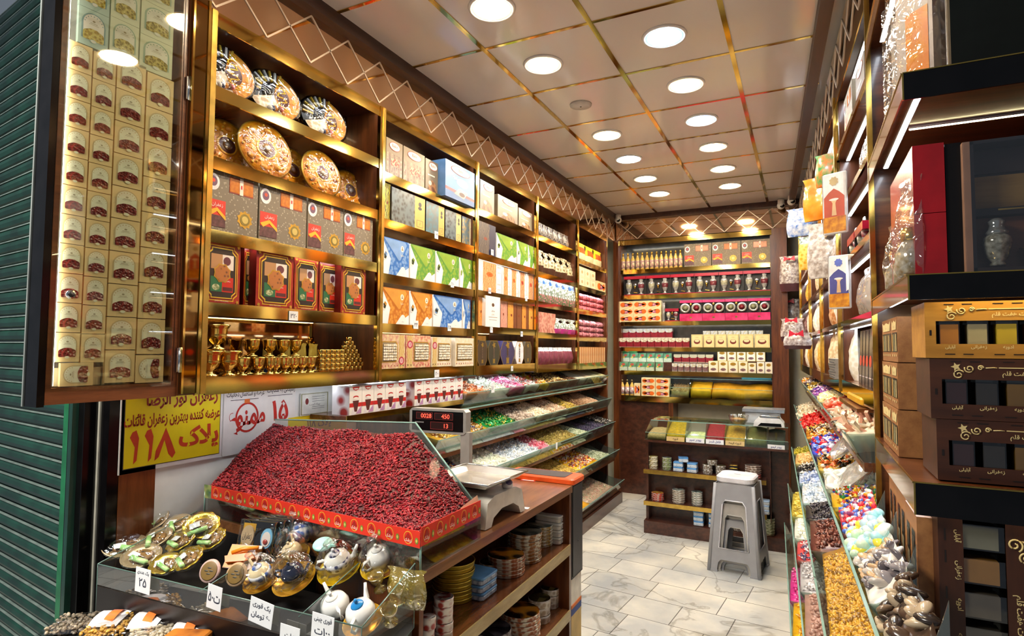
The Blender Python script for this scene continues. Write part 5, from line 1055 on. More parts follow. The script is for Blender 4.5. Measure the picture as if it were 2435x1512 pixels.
tag(MB().box(-.37, .26, 0, .06, 0, .098, WDARK).build('riser', loc=(xB(1546, 1.6, YB+.08), YB+.082, BZ[3]+.0008)), 'low wooden riser carrying the grey-lidded jars', 'riser')
def a_bean(g, w, h): g.ring([(-w*.45, .04*h), (w*.45, .04*h), (w*.45, .96*h), (-w*.45, .96*h)], .94, -.0006, M('d8b060', .4)); g.disc(0, .45*h, .28*w, .18*h, -.001, M('7a3020', .4)); g.disc(0, .52*h, .2*w, .1*h, -.0014, M('f0e0b0', .4)); g.text('زعفران', 0, .8*h, .08*h, -.001, M('8a5a20', .5), w=.6*w)
CBX = M('efdca0', .45, var=.05)
bd = [1643, 1672, 1700, 1729, 1758, 1793, 1832]
rowB(3, [(bd[k]+1, bd[k+1]-1, .132, CT(CBX, a_bean), 'saffron_carton', 'bean print carton on the fourth back shelf, %s from the dark red jars' % ORD[k], 'carton', 'bean print cartons', .01, .05) for k in range(6)])
GRY = M('8f9292', .3, kind='noise', col2='b9bcbc', scale=40)
rowB(3, [(1672+k*18, 1689+k*18, .17, (lambda w, h, d: jampack(w, h, d, GRY, 'd0d4d4')), 'grey_jar', 'grey jar behind the bean print cartons, %s from the dark red jars' % ORD[k], 'jar', 'grey jars behind the cartons', .1, .05) for k in range(8)])
GRN = M('3a7a54', .3, kind='noise', col2='7ab08a', scale=30)
def greenp(w, h, d): g = MB(); g.box(-w/2, w/2, 0, d, 0, h, M('b8cdb0', .3, kind='noise', col2='d8e0c8', scale=40)); g.rect(-w/2, w/2, h*.45, h, -.001, GRN); g.disc(0, h*.72, w*.22, h*.14, -.0016, M('c85a4a', .4)); g.disc(-w*.2, h*.5, w*.12, h*.1, -.0018, M('e0c040', .4)); return g
rowB(4, [(1473+k*(20.5 if k < 4 else 21.5), 1492+k*21, .092, greenp, 'green_packet', 'green and white packet, %s in the front row of the fifth back shelf' % ORD[k], 'packet', 'green packets', .01, .05) for k in range(5)])
rowB(4, [(1478+k*20, 1497+k*20, .092, greenp, 'green_packet', 'green and white packet, %s in the raised rear row of the fifth back shelf' % ORD[k], 'packet', 'green packets', .085, .05) for k in range(6)], zoff=.094)
tag(MB().box(-.32, .30, 0, .06, 0, .092, WDARK).build('riser', loc=(xB(1540, 1.3, YB+.08), YB+.08, BZ[4]+.0008)), 'low wooden riser carrying the rear green packets', 'riser')
rowB(4, [(1470, 1515, .05, (lambda w, h, d: MB().rbox(-w/2, w/2, 0, d, 0, h, .01, M('3a9a50', .3)).disc(0, h/2, w*.12, h*.3, -.001, M('d0503a', .4))), 'green_tin', 'flat green tin on top of the rear green packets', 'tin', None, .088, .05)], zoff=.187)
rowB(4, [(1598+k*14.5, 1611+k*14.5, .085, (lambda w, h, d: jampack(w, h, d, M('8a8684', .2, kind='noise', col2='7a3038', scale=25), 'd8dada')), 'glass_jar', 'clear ribbed jar with plum filling, %s in its front row on the fifth back shelf' % ORD[k], 'jar', 'clear plum jars', .01, .05) for k in range(6)])
rowB(4, [(1602+k*19, 1620+k*19, .082, (lambda w, h, d: jampack(w, h, d, DR, 'c9c39a')), 'spice_jar', 'dark red jar with olive lid, %s in the raised row of the fifth back shelf' % ORD[k], 'jar', 'dark red jars with olive lids', .085, .05) for k in range(5)], zoff=.094)
tag(MB().box(-.20, .20, 0, .06, 0, .092, WDARK).build('riser', loc=(xB(1650, 1.3, YB+.08), YB+.08, BZ[4]+.0008)), 'low wooden riser carrying the olive-lidded jars', 'riser')
def a_bean2(g, w, h): g.rect(-w*.45, w*.45, .04*h, .96*h, -.0005, M('f4ead0', .4)); g.disc(0, .75*h, .3*w, .14*h, -.001, GPRINT); g.disc(0, .28*h, .3*w, .12*h, -.001, M('5a3038', .4, kind='cells', col2='8a6a6a', scale=80))
bd = [1685, 1709, 1732, 1756, 1779, 1799]
rowB(4, [(bd[k], bd[k+1]-1, .115 if k < 4 else .1, CT(CBX, a_bean2), 'saffron_carton', 'gold-edged carton, %s in the lower row at the right of the fifth back shelf' % ORD[k], 'carton', 'gold-edged cartons', .01, .05) for k in range(5)])
rowB(4, [(1800+k*19, 1818+k*19, .11, CT(WHITE, a_bean2), 'saffron_carton', 'white carton with plum print, %s from the gold-edged cartons' % ORD[k], 'carton', None, .01, .05) for k in range(2)])
rowB(4, [(1706+k*23, 1728+k*23, .105-.006*(k % 3), CT(M('d8b860', .4), a_bean2), 'saffron_carton', 'gold-edged carton, %s in the raised rear row of the fifth back shelf' % ORD[k], 'carton', 'gold-edged cartons', .085, .05) for k in range(5)], zoff=.114)
tag(MB().box(-.25, .28, 0, .06, 0, .112, WDARK).build('riser', loc=(xB(1765, 1.3, YB+.08), YB+.08, BZ[4]+.0008)), 'low wooden riser carrying the rear gold-edged cartons', 'riser')
rowB(5, [(1473+k*11.5, 1484+k*11.5, .165, cent(lambda w, h, d: bottle(w, h, d, 'e9e6e0', '8a7a50')), 'rose_water_bottle', 'white-labelled bottle on the lowest back shelf, %s from the left pillar' % ORD[k], 'bottle', 'white-labelled bottles', .01, .05) for k in range(3)])
rowB(5, [(1508, 1522, .13, CT(M('efd9a4', .45), a_orange), 'orange_carton', 'upright orange label carton beside the white-labelled bottles', 'carton', None, .01, .06)])
for r in range(3): rowB(5, [(1525+k*33.5, 1558+k*33.5, .063, CT(M('efd9a4', .45), a_orange), 'orange_carton', 'orange oval carton on the lowest back shelf, %s row up, %s column' % (ORD[r], ORD[k]), 'carton', 'orange label cartons', .01, .08) for k in range(2)], zoff=r*.064)
x0, x1, x2 = xB(1593, 1.05, YB+.02), xB(1640, 1.05, YB+.02), -.262
def glassbin(x0, x1, nm, lab):
    e = empty(nm, (x0, YB+.012, BZ[5]+.001), 0, lab, 'glass bin'); w = x1-x0
    MB().prism([(0.0, 0), (.19, 0), (.19, .19), (.07, .19), (0.0, .10)], 0, .003, GLASS, axis='x').prism([(0.0, 0), (.19, 0), (.19, .19), (.07, .19), (0.0, .10)], w-.003, w, GLASS, axis='x').build('side_glass', e)
    MB().box(0.003, w-.003, 0, .003, 0, .10, GLASS).box(0, w, -.001, .003, .099, .103, GLEDGE).build('front_glass', e); MB().box(0, w, .067, .071, .188, .192, GLEDGE).build('top_rim', e); return e
e = glassbin(x0, x1, 'glass_bin', 'small glass bin of dried sticks on the lowest back shelf'); w = x1-x0
tag(heap(x0+.012, x1-.012, YB+.028, YB+.19, lambda u, v: BZ[5]+.06+.06*v, .011, 'stick', tan, 301, .7, wall=.058).build('dried_sticks'), 'dried beige sticks filling the small glass bin', 'sticks', kind='stuff')
e = glassbin(x1+.004, x2, 'glass_bin', 'long glass bin of yellow spice on the lowest back shelf')
xm = xB(1690, 1.05, YB+.02)
tag(heap(x1+.010, xm, YB+.02, YB+.19, lambda u, v: BZ[5]+.07+.09*v, .012, None, cm('f0b010', rough=.8), 302, wall=.068).build('saffron_powder'), 'bright yellow spice at the left of the long glass bin', 'spice', kind='stuff')
tag(heap(xm+.01, x2-.008, YB+.02, YB+.19, lambda u, v: BZ[5]+.06+.09*v+.01*math.sin(9*u), .016, None, cm('e8a010', rough=.8), 303, wall=.058).build('turmeric_powder'), 'deep yellow spice heaped along the long glass bin', 'spice', kind='stuff')
tag(MB().rbox(-.14, .14, 0, .1, 0, .05, .015, M('3a8a94', .3)).build('teal_tray', loc=(xB(1800, 1.22, YB+.1), YB+.085, BZ[5]+.195)), 'teal plastic tray above the yellow spice bin', 'tray')
# ---------------------------------------------------------------- spice counter
CX0, CX1, CY = -1.185, -.112, 4.9
ct = empty('spice_counter', (0, 0, 0), 0, 'dark wood spice counter with two gold-edged shelves at the back of the aisle', 'counter')
MB().box(CX0, CX1, CY+.12, CY+.16, .10, .752, WDARK).build('back_panel', ct)
MB().box(CX0, CX0+.02, CY+.02, CY+.16, .10, .752, WDARK).build('side_panel', ct)
MB().box(-.24, -.235, CY, CY+.12, .2, .752, WDARK).build('side_panel', ct)
MB().box(CX0-.01, CX1, CY-.02, CY+.4, 0, .10, WDARK).build('plinth', ct)
MB().box(CX0-.01, CX1, CY-.005, CY+.42, .738, .755, WDARK).build('top', ct)
for z in (.513, .256):
    s = MB().box(CX0-.01, -.268, CY-.015, CY+.12, z-.016, z, WDARK).build('shelf', ct); MB().box(CX0-.012, -.266, CY-.018, CY-.013, z-.032, z+.002, GOLDB).build('edge_strip', s)
gc = empty('glass_case', (0, 0, 0), 0, 'glass spice case with seven compartments on the back counter', 'glass case')
zt = .912; zb_ = .756
MB().prism([(CX0+.0, CY), (CX1, CY), (CX1, CY+.004), (CX0, CY+.004)], zb_, zb_+.06, GLASS, axis='z').box(CX0+.03, CX1, CY+.08, CY+.4, zt-.004, zt, GLASS).box(CX0+.03, CX1, CY+.078, CY+.082, zt-.005, zt+.001, GLEDGE).box(CX0, CX1, CY-.001, CY+.003, zb_+.058, zb_+.061, GLEDGE).build('glass_pane', gc)
MB().add([(CX0, CY, zb_+.06), (CX1, CY, zb_+.06), (CX1, CY+.08, zt-.004), (CX0+.03, CY+.08, zt-.004)], [(0, 1, 2, 3)], GLASS).add([(CX0, CY, zb_), (CX0, CY+.4, zb_), (CX0+.03, CY+.4, zt), (CX0+.03, CY+.08, zt), (CX0, CY, zb_+.06)], [(0, 1, 2, 3, 4)], GLASS).build('slanted_glass', gc)
cb = [xB(p, .80, CY+.03) for p in (1540, 1585, 1631, 1678, 1724, 1773, 1824, 1868)]
for k in range(1, 7): MB().prism([(CY+.005, zb_), (CY+.3, zb_), (CY+.3, zt-.006), (CY+.082, zt-.006), (CY+.005, zb_+.06)], cb[k]-.0015, cb[k]+.0015, PLEX, axis='x').build('divider', gc)
SP = [('c9a070', 'beige ground spice in the leftmost compartment', .05), ('c99a10', 'mustard yellow spice in the second compartment', .12), ('e9e0a8', 'pale yellow powder in the third compartment', .03), ('a8142c', 'crimson spice in the fourth compartment', .13), ('d09a34', 'ochre spice in the fifth compartment', .11), ('6a6630', 'dark green spice in the sixth compartment', .11), ('3a4038', 'dark dried herb in the seventh compartment', .10)]
for k, (c, lab, hh) in enumerate(SP):
    tag(heap(cb[k]+.004, cb[k+1]-.004, CY+.012, CY+.24, (lambda hh: (lambda u, v: min(zb_+.035+hh*.9*(v**.7)*(1-.25*abs(u-.5)), zb_+.035+hh, .802+(.012+.228*v)*1.12)))(hh), .006, None, [M(c, .85, kind='noise', var=.2, scale=60)], 320+k, wall=.033).build('ground_spice'), lab+' of the glass case', 'spice', kind='stuff')
for k, txt, c in ((1, 'ادویه', 'd8b878'), (2, 'پودر سیر', 'eef0f4'), (3, 'فلفل قرمز', 'eef0f4'), (4, 'ادویه قیمه', 'e0c48a'), (6, 'پودر لیمو', 'eef0f4')):
    w = cb[k+1]-cb[k]; g = MB(); g.box(-w*.46, w*.46, 0, .001, 0, .036, M(c, .6, var=.03)); g.text(txt, 0, .018, .022, -.0005, M('2a3f9a', .6) if c == 'eef0f4' else M('4a3418', .6), w=w*.8, bold=.02)
    tag(g.build('spice_label', loc=((cb[k]+cb[k+1])/2, CY-.0035, zb_+.002 if k != 6 else zb_-.005)), 'handwritten label on the %s compartment of the spice case' % ORD[k], 'label', 'spice labels')
# on the case: bowl and scale
bx, by = -.47, 5.02
e = empty('glass_bowl', (bx, by, zt+.001), 0, 'clear glass bowl of beige powder on the spice case', 'bowl'); MB().lathe([(.045, 0), (.05, .002), (.068, .03), (.078, .07), (.080, .072), (.076, .07), (.064, .03), (.045, .004), (0, .004)], glassy('f2f6f4', .14, .04), n=24).build('bowl', e)
tag(MB().lathe([(0, 0), (.043, 0), (.062, .028), (.066, .036), (.03, .042), (0, .046)], M('c9985a', .8), n=22).build('beige_powder', loc=(bx, by, zt+.006)), 'beige powder inside the glass bowl', 'powder', kind='stuff')
sc = empty('kitchen_scale', (-.245, 5.02, zt+.001), 0, 'white and black weighing scale with steel pan on the spice case', 'scale')
MB().prism([(-.11, 0), (.11, 0), (.105, .03), (.075, .062), (-.075, .062), (-.105, .03)], -.08, .10, M('dde0e2', .3)).build('body', sc); MB().prism([(-.08, .004), (.09, .004), (.085, .028), (-.055, .028)], -.083, -.079, BLACK).build('keypad', sc)
MB().rbox(-.07, .075, -.05, .06, .066, .082, .02, CHROME).box(-.01, .01, -.01, .01, .06, .068, BLACKM).build('pan', sc)
w2 = empty('weighing_scale', (-.30, 5.20, zt+.001), 0, 'larger silver weighing scale behind the white one', 'scale'); MB().box(-.13, .13, -.06, .10, 0, .085, M('c8ccd0', .3)).build('body', w2); MB().box(-.15, .16, -.08, .12, .09, .115, M('aab2bc', .25, .6)).box(-.02, .02, -.02, .02, .084, .091, BLACKM).build('platform', w2)
e = empty('glass_jar', (-.155, 4.965, .757), 0); bpy.data.objects.remove(e)
# tins on the counter shelves
def rtin(r, h, side, lid, n=20, rings=1):
    g = MB(); H = h/rings
    for k in range(rings):
        z = k*H; g.lathe([(r*.97, z), (r, z+.002), (r, z+H*.72), (r*1.015, z+H*.74), (r*1.015, z+H*.97), (r*.98, z+H)], side, n=n)
    g.lathe([(0, h), (r*.98, h)], lid, n=n); return g
def stin(w, d, h, base, topm, lab=True):
    g = MB(); g.rbox(-w/2, w/2, -d/2, d/2, 0, h*.7, w*.12, base); g.rbox(-w/2-.001, w/2+.001, -d/2-.001, d/2+.001, h*.7, h, w*.12, topm)
    if lab: 
        for s in range(-1, 2): g.ring([(s*w*.28-w*.1, h*.15), (s*w*.28+w*.1, h*.15), (s*w*.28+w*.1, h*.5), (s*w*.28-w*.1, h*.5)], .85, -d/2-.0006, M('34405a', .5))
    return g
def onC(px, z, dy=.05): return (xB(px, z, CY+dy), CY+dy, z+.0008)
z = .513
T1, T2, T3 = M('b0a060', .3, kind='cells', col2='e8e4d0', scale=60), M('b8b8b0', .3, kind='cells', col2='8a9a5a', scale=60), M('8a7a6a', .25, kind='cells', col2='d8d8d4', scale=70)
BLT, BLW = M('5a9ad8', .3), M('c8dcec', .3, kind='noise', col2='e9eef4', scale=30)
def stack(make, px, z, n, h, lab, cat, grp, dy=.05, loc=None):
    src = make; first.setdefault(id(src), 1)
    for k in range(n):
        L = onC(px, z, dy) if loc is None else loc; put(src, (L[0], L[1], L[2]+k*(h+.0006)), lab % ORD[k], cat, grp, rot=(0, 0, rnd.uniform(-.1, .1)))
RT1 = rtin(.036, .034, T1, M('c9b060', .3)).build('round_tin'); stack(RT1, 1554, z, 3, .034, 'small olive round tin at the left end of the counter shelf, %s from the bottom', 'tin', 'round tins on the spice counter')
RT2 = rtin(.038, .034, T2, M('c9ccd0', .2, .5)).build('round_tin'); stack(RT2, 1586, z, 3, .034, 'silver-lidded round tin right of the olive tins, %s from the bottom', 'tin', 'round tins on the spice counter')
BT = stin(.075, .072, .038, BLW, BLT).build('blue_tin'); stack(BT, 1614, z, 2, .038, 'blue square tin in the left blue stack, %s from the bottom', 'tin', 'blue square tins on the counter shelf'); stack(BT, 1647, z, 2, .038, 'blue square tin in the right blue stack, %s from the bottom', 'tin', 'blue square tins on the counter shelf')
put(BT, (onC(1625, z)[0], CY+.05, z+.0785), 'blue square tin resting across the two blue stacks', 'tin', 'blue square tins on the counter shelf', rot=(0, 0, .25))
RT3 = rtin(.038, .037, T3, M('8a7a50', .3)).build('round_tin')
stack(RT3, 1683, z, 2, .037, 'grey patterned round tin right of the blue tins, %s from the bottom', 'tin', 'patterned round tins'); stack(RT3, 1714, z, 2, .037, 'grey patterned round tin left of the black and yellow tins, %s from the bottom', 'tin', 'patterned round tins'); put(RT3, (onC(1694, z)[0], CY+.05, z+.0765), 'round tin balanced on top of the two patterned stacks', 'tin', 'patterned round tins')
KT = stin(.062, .062, .022, BLACKM, GOLDB, False).build('black_tin'); stack(KT, 1745, z, 4, .022, 'flat black and gold square tin, %s from the bottom', 'tin', 'black and gold tins')
FT = rtin(.058, .016, M('c8342a', .3, kind='cells', col2='e9e0d8', scale=50), M('b08a80', .3)).build('flat_tin'); stack(FT, 1791, z, 2, .016, 'flat round red tin at the right end of the counter shelf, %s from the bottom', 'tin', 'flat red round tins')
FT2 = rtin(.058, .016, M('a08478', .3, kind='cells', col2='e4dcd4', scale=50), M('b8a090', .3)).build('flat_tin'); stack(FT2, 1791, z+.0336, 4, .016, 'flat round mottled tin above the red ones, %s up', 'tin', 'flat mottled round tins')
z = .256
FT3 = rtin(.050, .016, M('d83a2a', .3, kind='cells', col2='c8c0b8', scale=50), M('e06a2a', .3, kind='cells', col2='e8c84a', scale=40)).build('flat_tin'); stack(FT3, 1564, z, 4, .016, 'flat red round tin on the middle counter shelf, %s from the bottom', 'tin', 'flat red tins on the middle shelf')
FT4 = rtin(.050, .0175, M('a89888', .3, kind='cells', col2='e4e0d8', scale=50), M('8ab0a8', .3, kind='cells', col2='e0dcd0', scale=40)).build('flat_tin'); stack(FT4, 1614, z, 6, .0175, 'flat pale round tin in the taller stack on the middle shelf, %s from the bottom', 'tin', 'flat pale tins on the middle shelf')
FT5 = rtin(.043, .0175, M('98a098', .3, kind='cells', col2='e4e0d8', scale=50), M('9ab8b0', .3, kind='cells', col2='3a3a3a', scale=40)).build('flat_tin'); stack(FT5, 1658, z, 6, .0175, 'flat grey round tin in the narrower stack on the middle shelf, %s from the bottom', 'tin', 'flat grey tins on the middle shelf')
WT = stin(.075, .075, .034, M('d4d8d8', .3), M('a8c4e4', .3)).build('white_tin'); stack(WT, 1818, z, 3, .034, 'white and blue square tin right of the stools, %s from the bottom', 'tin', 'white tins by the stools', dy=.04)
z = .101
stack(BT, 1662, z, 3, .038, 'blue square tin on the counter plinth, left stack, %s from the bottom', 'tin', 'blue square tins on the plinth'); stack(BT, 1698, z, 3, .038, 'blue square tin on the counter plinth, right stack behind the stools, %s from the bottom', 'tin', 'blue square tins on the plinth')
stack(RT3, 1756, z, 3, .037, 'patterned round tin seen through the stool opening, %s from the bottom', 'tin', 'patterned tins on the plinth')
FT6 = rtin(.05, .02, M('8a9068', .3, kind='cells', col2='d8d8b8', scale=50), M('a8a880', .3)).build('flat_tin'); stack(FT6, 1826, z, 6, .02, 'green mottled round tin on the plinth right of the stools, %s from the bottom', 'tin', 'green mottled tins on the plinth')
# stacked plastic stools
GRYP = M('9a9a9e', .38, var=.04); GRYP2 = M('b0aca6', .45, var=.06)
def stool(H, W, w, m, m2, lab, loc, rz):
    e = empty('plastic_stool', loc, rz, lab, 'stool', 'nested plastic stools in the aisle')
    g = MB(); hw, tw = W/2, w/2
    g.rbox(-tw, tw, -tw, tw, H-.045, H, .055, m2, 5); g.rbox(-tw*.96, tw*.96, -tw*.96, tw*.96, H-.075, H-.045, .055, m, 5); g.box(-.02, .02, -.004, .004, H, H+.001, m); g.build('seat', e)
    def edge(z): t = z/H; return hw+(tw-hw)*t
    for s in range(4):
        g = MB(); X = Matrix.Rotation(s*PI/2, 4, 'Z')
        def q(a, z): return (a, -edge(z)+.002, z)
        def strip(P): 
            n = len(P); V = [q(a, z) for a, z in P]+[(a, -edge(z)+.006, z) for a, z in P]
            g.add(V, [tuple(range(n)), tuple(range(2*n-1, n-1, -1))]+[(i, n+i, n+(i+1) % n, (i+1) % n) for i in range(n)], m, xf=X)
        z1, z2, z3, z4 = H-.05, H*.75, H*.25, H*.13
        iw1, iw2 = tw*.60, hw*.58
        strip([(-edge(z2), z2), (edge(z2), z2), (edge(z1), z1), (-edge(z1), z1)])
        strip([(-edge(z4), z4), (edge(z4), z4), (edge(z3), z3), (-edge(z3), z3)])
        for sg in (-1, 1):
            a = [(sg*edge(z3), z3), (sg*iw2, z3), (sg*iw1, z2-.03), (sg*(iw1-.02), z2), (sg*edge(z2), z2)]; strip(a if sg < 0 else a[::-1])
            b = [(sg*edge(0), 0), (sg*(hw*.66), 0), (sg*hw*.60, z4*.75), (sg*(hw*.50), z4), (sg*edge(z4), z4)]; strip(b if sg < 0 else b[::-1])
        for P in ([(-iw2, z3), (iw2, z3), (iw1, z2-.03), (iw1-.02, z2), (-iw1+.02, z2), (-iw1, z2-.03)],):
            V = [q(a, z) for a, z in P]; g.tube([tuple(X @ Vector(v)) for v in V], .004, m2, 6, closed=True)
        c = hw; g.tube([tuple(X @ Vector((-edge(z)+.006, -edge(z)+.006, z))) for z in (0, H*.5, H-.05)], [.014, .012, .012], m, 8)
        g.box(-hw-.002, -hw*.62, -hw-.002, -hw+.012, 0, .012, m, xf=X); g.box(hw*.62, hw+.002, -hw-.002, -hw+.012, 0, .012, m, xf=X); g.build('leg_panel', e)
    return e
SX, SY = -.425, 4.42
stool(.635, .335, .25, GRYP, M('d6d4da', .35), 'outermost grey plastic stool with lilac-grey seat in front of the spice counter', (SX, SY, 0), -.10)
stool(.50, .285, .215, GRYP2, GRYP2, 'middle speckled grey stool nested inside the outer stool', (SX, SY, .0), -.10)
stool(.385, .235, .17, GRYP, GRYP2, 'innermost and smallest grey stool of the nested three', (SX, SY, .0), -.10)
# ---------------------------------------------------------------- front counter with the barberry tray
TBZ = .9
EDGE = M('b7a068', .35, kind='wood', col2='8f7742', scale=8, stretch=(3, .6, 3))
tb = empty('wooden_counter', (0, 0, 0), 0, 'walnut counter with open tin shelves under the barberry tray', 'counter')
def quadbox(g, P, z0, z1, m): g.prism(P, z0, z1, m, axis='z')
TP = [(-.92, 1.32), (-.92, 2.47), (-1.9, 2.47), (-1.985, 1.425)]
g = MB(); quadbox(g, TP, TBZ-.03, TBZ, M('5a321c', .3, kind='wood', col2='8a5a34', scale=5, stretch=(6, .7, 6), coat=.3)); g.build('top', tb)
MB().box(-1.28, -.925, 1.325, 1.345, 0, TBZ-.031, WOOD).build('end_panel', tb); MB().box(-1.28, -.925, 2.445, 2.468, 0, TBZ-.031, WOOD).build('end_panel', tb)
MB().box(-1.29, -1.28, 1.325, 2.468, 0, TBZ-.031, WDARK).build('back_panel', tb)
for z in (.652, .375):
    s = MB().box(-1.279, -.925, 1.346, 2.444, z-.018, z, WOODH).build('shelf', tb); MB().box(-.924, -.919, 1.346, 2.444, z-.042, z+.001, EDGE).build('edge_strip', s)
MB().add([(-1.985, 1.425, 0), (-1.29, 1.36, 0), (-1.29, 1.36, TBZ-.031), (-1.985, 1.425, TBZ-.031)], [(0, 1, 2, 3)], BLACKM).build('front_panel', tb)
FR, BR, BLk, FL = (-.925, 1.328), (-.925, 1.655), (-1.94, 1.742), (-1.925, 1.425)
TRZ0, TRZ = TBZ+.001, .985
gt = empty('glass_tray', (0, 0, 0), 0, 'large glass-sided tray holding the barberry heap', 'glass tray')
def wallg(a, b, z0, z1, m=GLASS, t=.003):
    g = MB(); d = Vector((b[0]-a[0], b[1]-a[1])).normalized(); n = (-d.y*t, d.x*t)
    g.prism([(a[0], a[1]), (b[0], b[1]), (b[0]+n[0], b[1]+n[1]), (a[0]+n[0], a[1]+n[1])], z0, z1, m, axis='z')
    g.prism([(a[0], a[1]), (b[0], b[1]), (b[0]+n[0]*1.1, b[1]+n[1]*1.1), (a[0]+n[0]*1.1, a[1]+n[1]*1.1)], z1-.002, z1+.001, GEDK, axis='z'); return g
wallg(FL, FR, TRZ0, TRZ).build('front_pane', gt); wallg(FR, BR, TRZ0, TRZ).build('side_pane', gt)
g = MB(); BT = [(BR[0], BR[1], TRZ), (-1.20, 1.682, 1.243), (-1.94, 1.742, 1.205), (BLk[0], BLk[1], TRZ0), (BR[0], BR[1], TRZ0)]
g.add(BT, [(0, 1, 2, 3, 4)], glassy('dfe6e2', .0, .03, body=.10, bodycol='e8ecea', kf=.012)); g.tube(BT[:3], .003, GLEDGE, 6); g.build('back_pane', gt)
g = MB(); sp = [(FR[0], FR[1]+.02, TRZ), (BR[0], BR[1], TRZ), (-1.20, 1.682, 1.243)]; g.add(sp, [(0, 1, 2)], glassy('eef2f0', .0, .03, kf=.008)); g.tube([sp[1], sp[2]], .003, GLEDGE, 6); g.build('corner_pane', gt)
MB().tube([(FL[0], FL[1], TRZ0), (FL[0], FL[1], TRZ)], .003, GLEDGE, 6).tube([(FR[0], FR[1], TRZ0), (FR[0], FR[1], TRZ)], .003, GLEDGE, 6).build('corner_joint', gt)
# the heap: a sloping mass of berries leaning on the rear pane
rng = np.random.default_rng(5)
def hp(u, v):
    x0 = FL[0]+.006+(BLk[0]+.006-FL[0]-.006)*v; x1 = FR[0]-.007+(BR[0]-FR[0])*v; ya = FL[1]+.008+(FR[1]-FL[1])*u; yb = BLk[1]-.008+(BR[1]-BLk[1])*u
    x = x0+(x1-x0)*u; y = ya+(yb-ya)*v
    k = min(1, (1-u)/.26); z = .996+.205*(v**.92)*k*(1-.06*math.sin(6*u))+.006*math.sin(11*u+4*v)+.004*math.sin(23*u-9*v)
    z = min(z, .981+.9*max(0, -.925-x))
    return x, y, z
g = MB(); nu, nv = 60, 24; V = []
for j in range(nv+1):
    for i in range(nu+1): x, y, z = hp(i/nu, j/nv); V.append((x, y, z-.002+rng.uniform(-.0015, .0015)))
n = len(V); V += [(x, y, TRZ0+.002) for x, y, z in V]; Fs = []
for j in range(nv):
    for i in range(nu): a = j*(nu+1)+i; Fs.append((a, a+1, a+nu+2, a+nu+1))
for i in range(nu): a = i; Fs.append((n+a, n+a+1, a+1, a)); a = nv*(nu+1)+i; Fs.append((a, a+1, n+a+1, n+a))
for j in range(nv): a = j*(nu+1); Fs.append((a, a+nu+1, n+a+nu+1, n+a)); a += nu; Fs.append((n+a, n+a+nu+1, a+nu+1, a))
g.add(V, Fs, M('6a0f18', .45, kind='cells', col2='3a070d', scale=160), True)
Pn = []
for k in range(9500):
    u, v = rng.uniform(.006, .994), rng.uniform(.015, .985); x, y, z = hp(u, v); Pn.append((x, y, z+rng.uniform(-.001, .0022)))
scatter(g, Pn, .0066, 'berry', cm('8a1120', '740e1a', 'a01926', 'aa2429', '640a14', rough=.36), rng, .55, .3)
tag(g.build('barberries'), 'great sloping heap of dried red barberries in the glass tray', 'barberries', kind='stuff')
# red printed carton band around the rim
RB = M('e0301a', .45, var=.05)
def band(a, b, z0, z1, nm, n):
    g = MB(); L = math.hypot(b[0]-a[0], b[1]-a[1]); g.box(0, L, 0, .0015, z0, z1, RB); h = z1-z0; st = L/n
    for k in range(n):
        x = (k+.4)*st; zc = (z0+z1)/2; g.ring([(x+.016*math.cos(2*PI*i/18), zc+h*.40*math.sin(2*PI*i/18)) for i in range(18)], .86, -.0005, M('e8a030', .4)); g.poly([(x-.012, zc-.003), (x, zc+h*.3), (x+.012, zc-.003)], -.0008, M('a81810', .5)); g.text('زرشک', x, zc-h*.16, h*.26, -.001, M('f0e0d0', .5), w=.026, bold=.02)
        g.disc(x+.030, zc-h*.1, .006, h*.2, -.0005, M('7a8a30', .5)); g.disc(x+.030, zc-h*.1, .003, h*.1, -.0009, M('d8c060', .5))
    o = g.build(nm); o.location = (a[0], a[1], 0); o.rotation_euler[2] = math.atan2(b[1]-a[1], b[0]-a[0]); return o
cr = empty('red_carton', (0, 0, 0), 0, 'red printed carton band with gold emblems around the barberry tray rim', 'carton')
o = band((FL[0]+.05, FL[1]-.0125), (FR[0]+.003, FR[1]-.0085), .968, 1.012, 'front_band', 14); o.parent = cr
o = band((FR[0]+.005, FR[1]-.006), (BR[0]+.005, BR[1]-.01), .972, 1.022, 'side_band', 5); o.parent = cr
MB().box(-.0, .05, 0, .002, .962, 1.008, M('5a7a40', .5, kind='cells', col2='9aa060', scale=40)).build('green_flap', cr, loc=(FL[0]-.002, FL[1]-.002, 0))
g = MB(); g.add([(BR[0]+.001, BR[1]-.12, .985), (BR[0]+.001, BR[1]-.005, .985), (BR[0]-.01, BR[1]-.005, 1.035), (BR[0]-.008, BR[1]-.11, 1.02)], [(0, 1, 2, 3)], M('d8b090', .6)); g.build('torn_flap', cr)
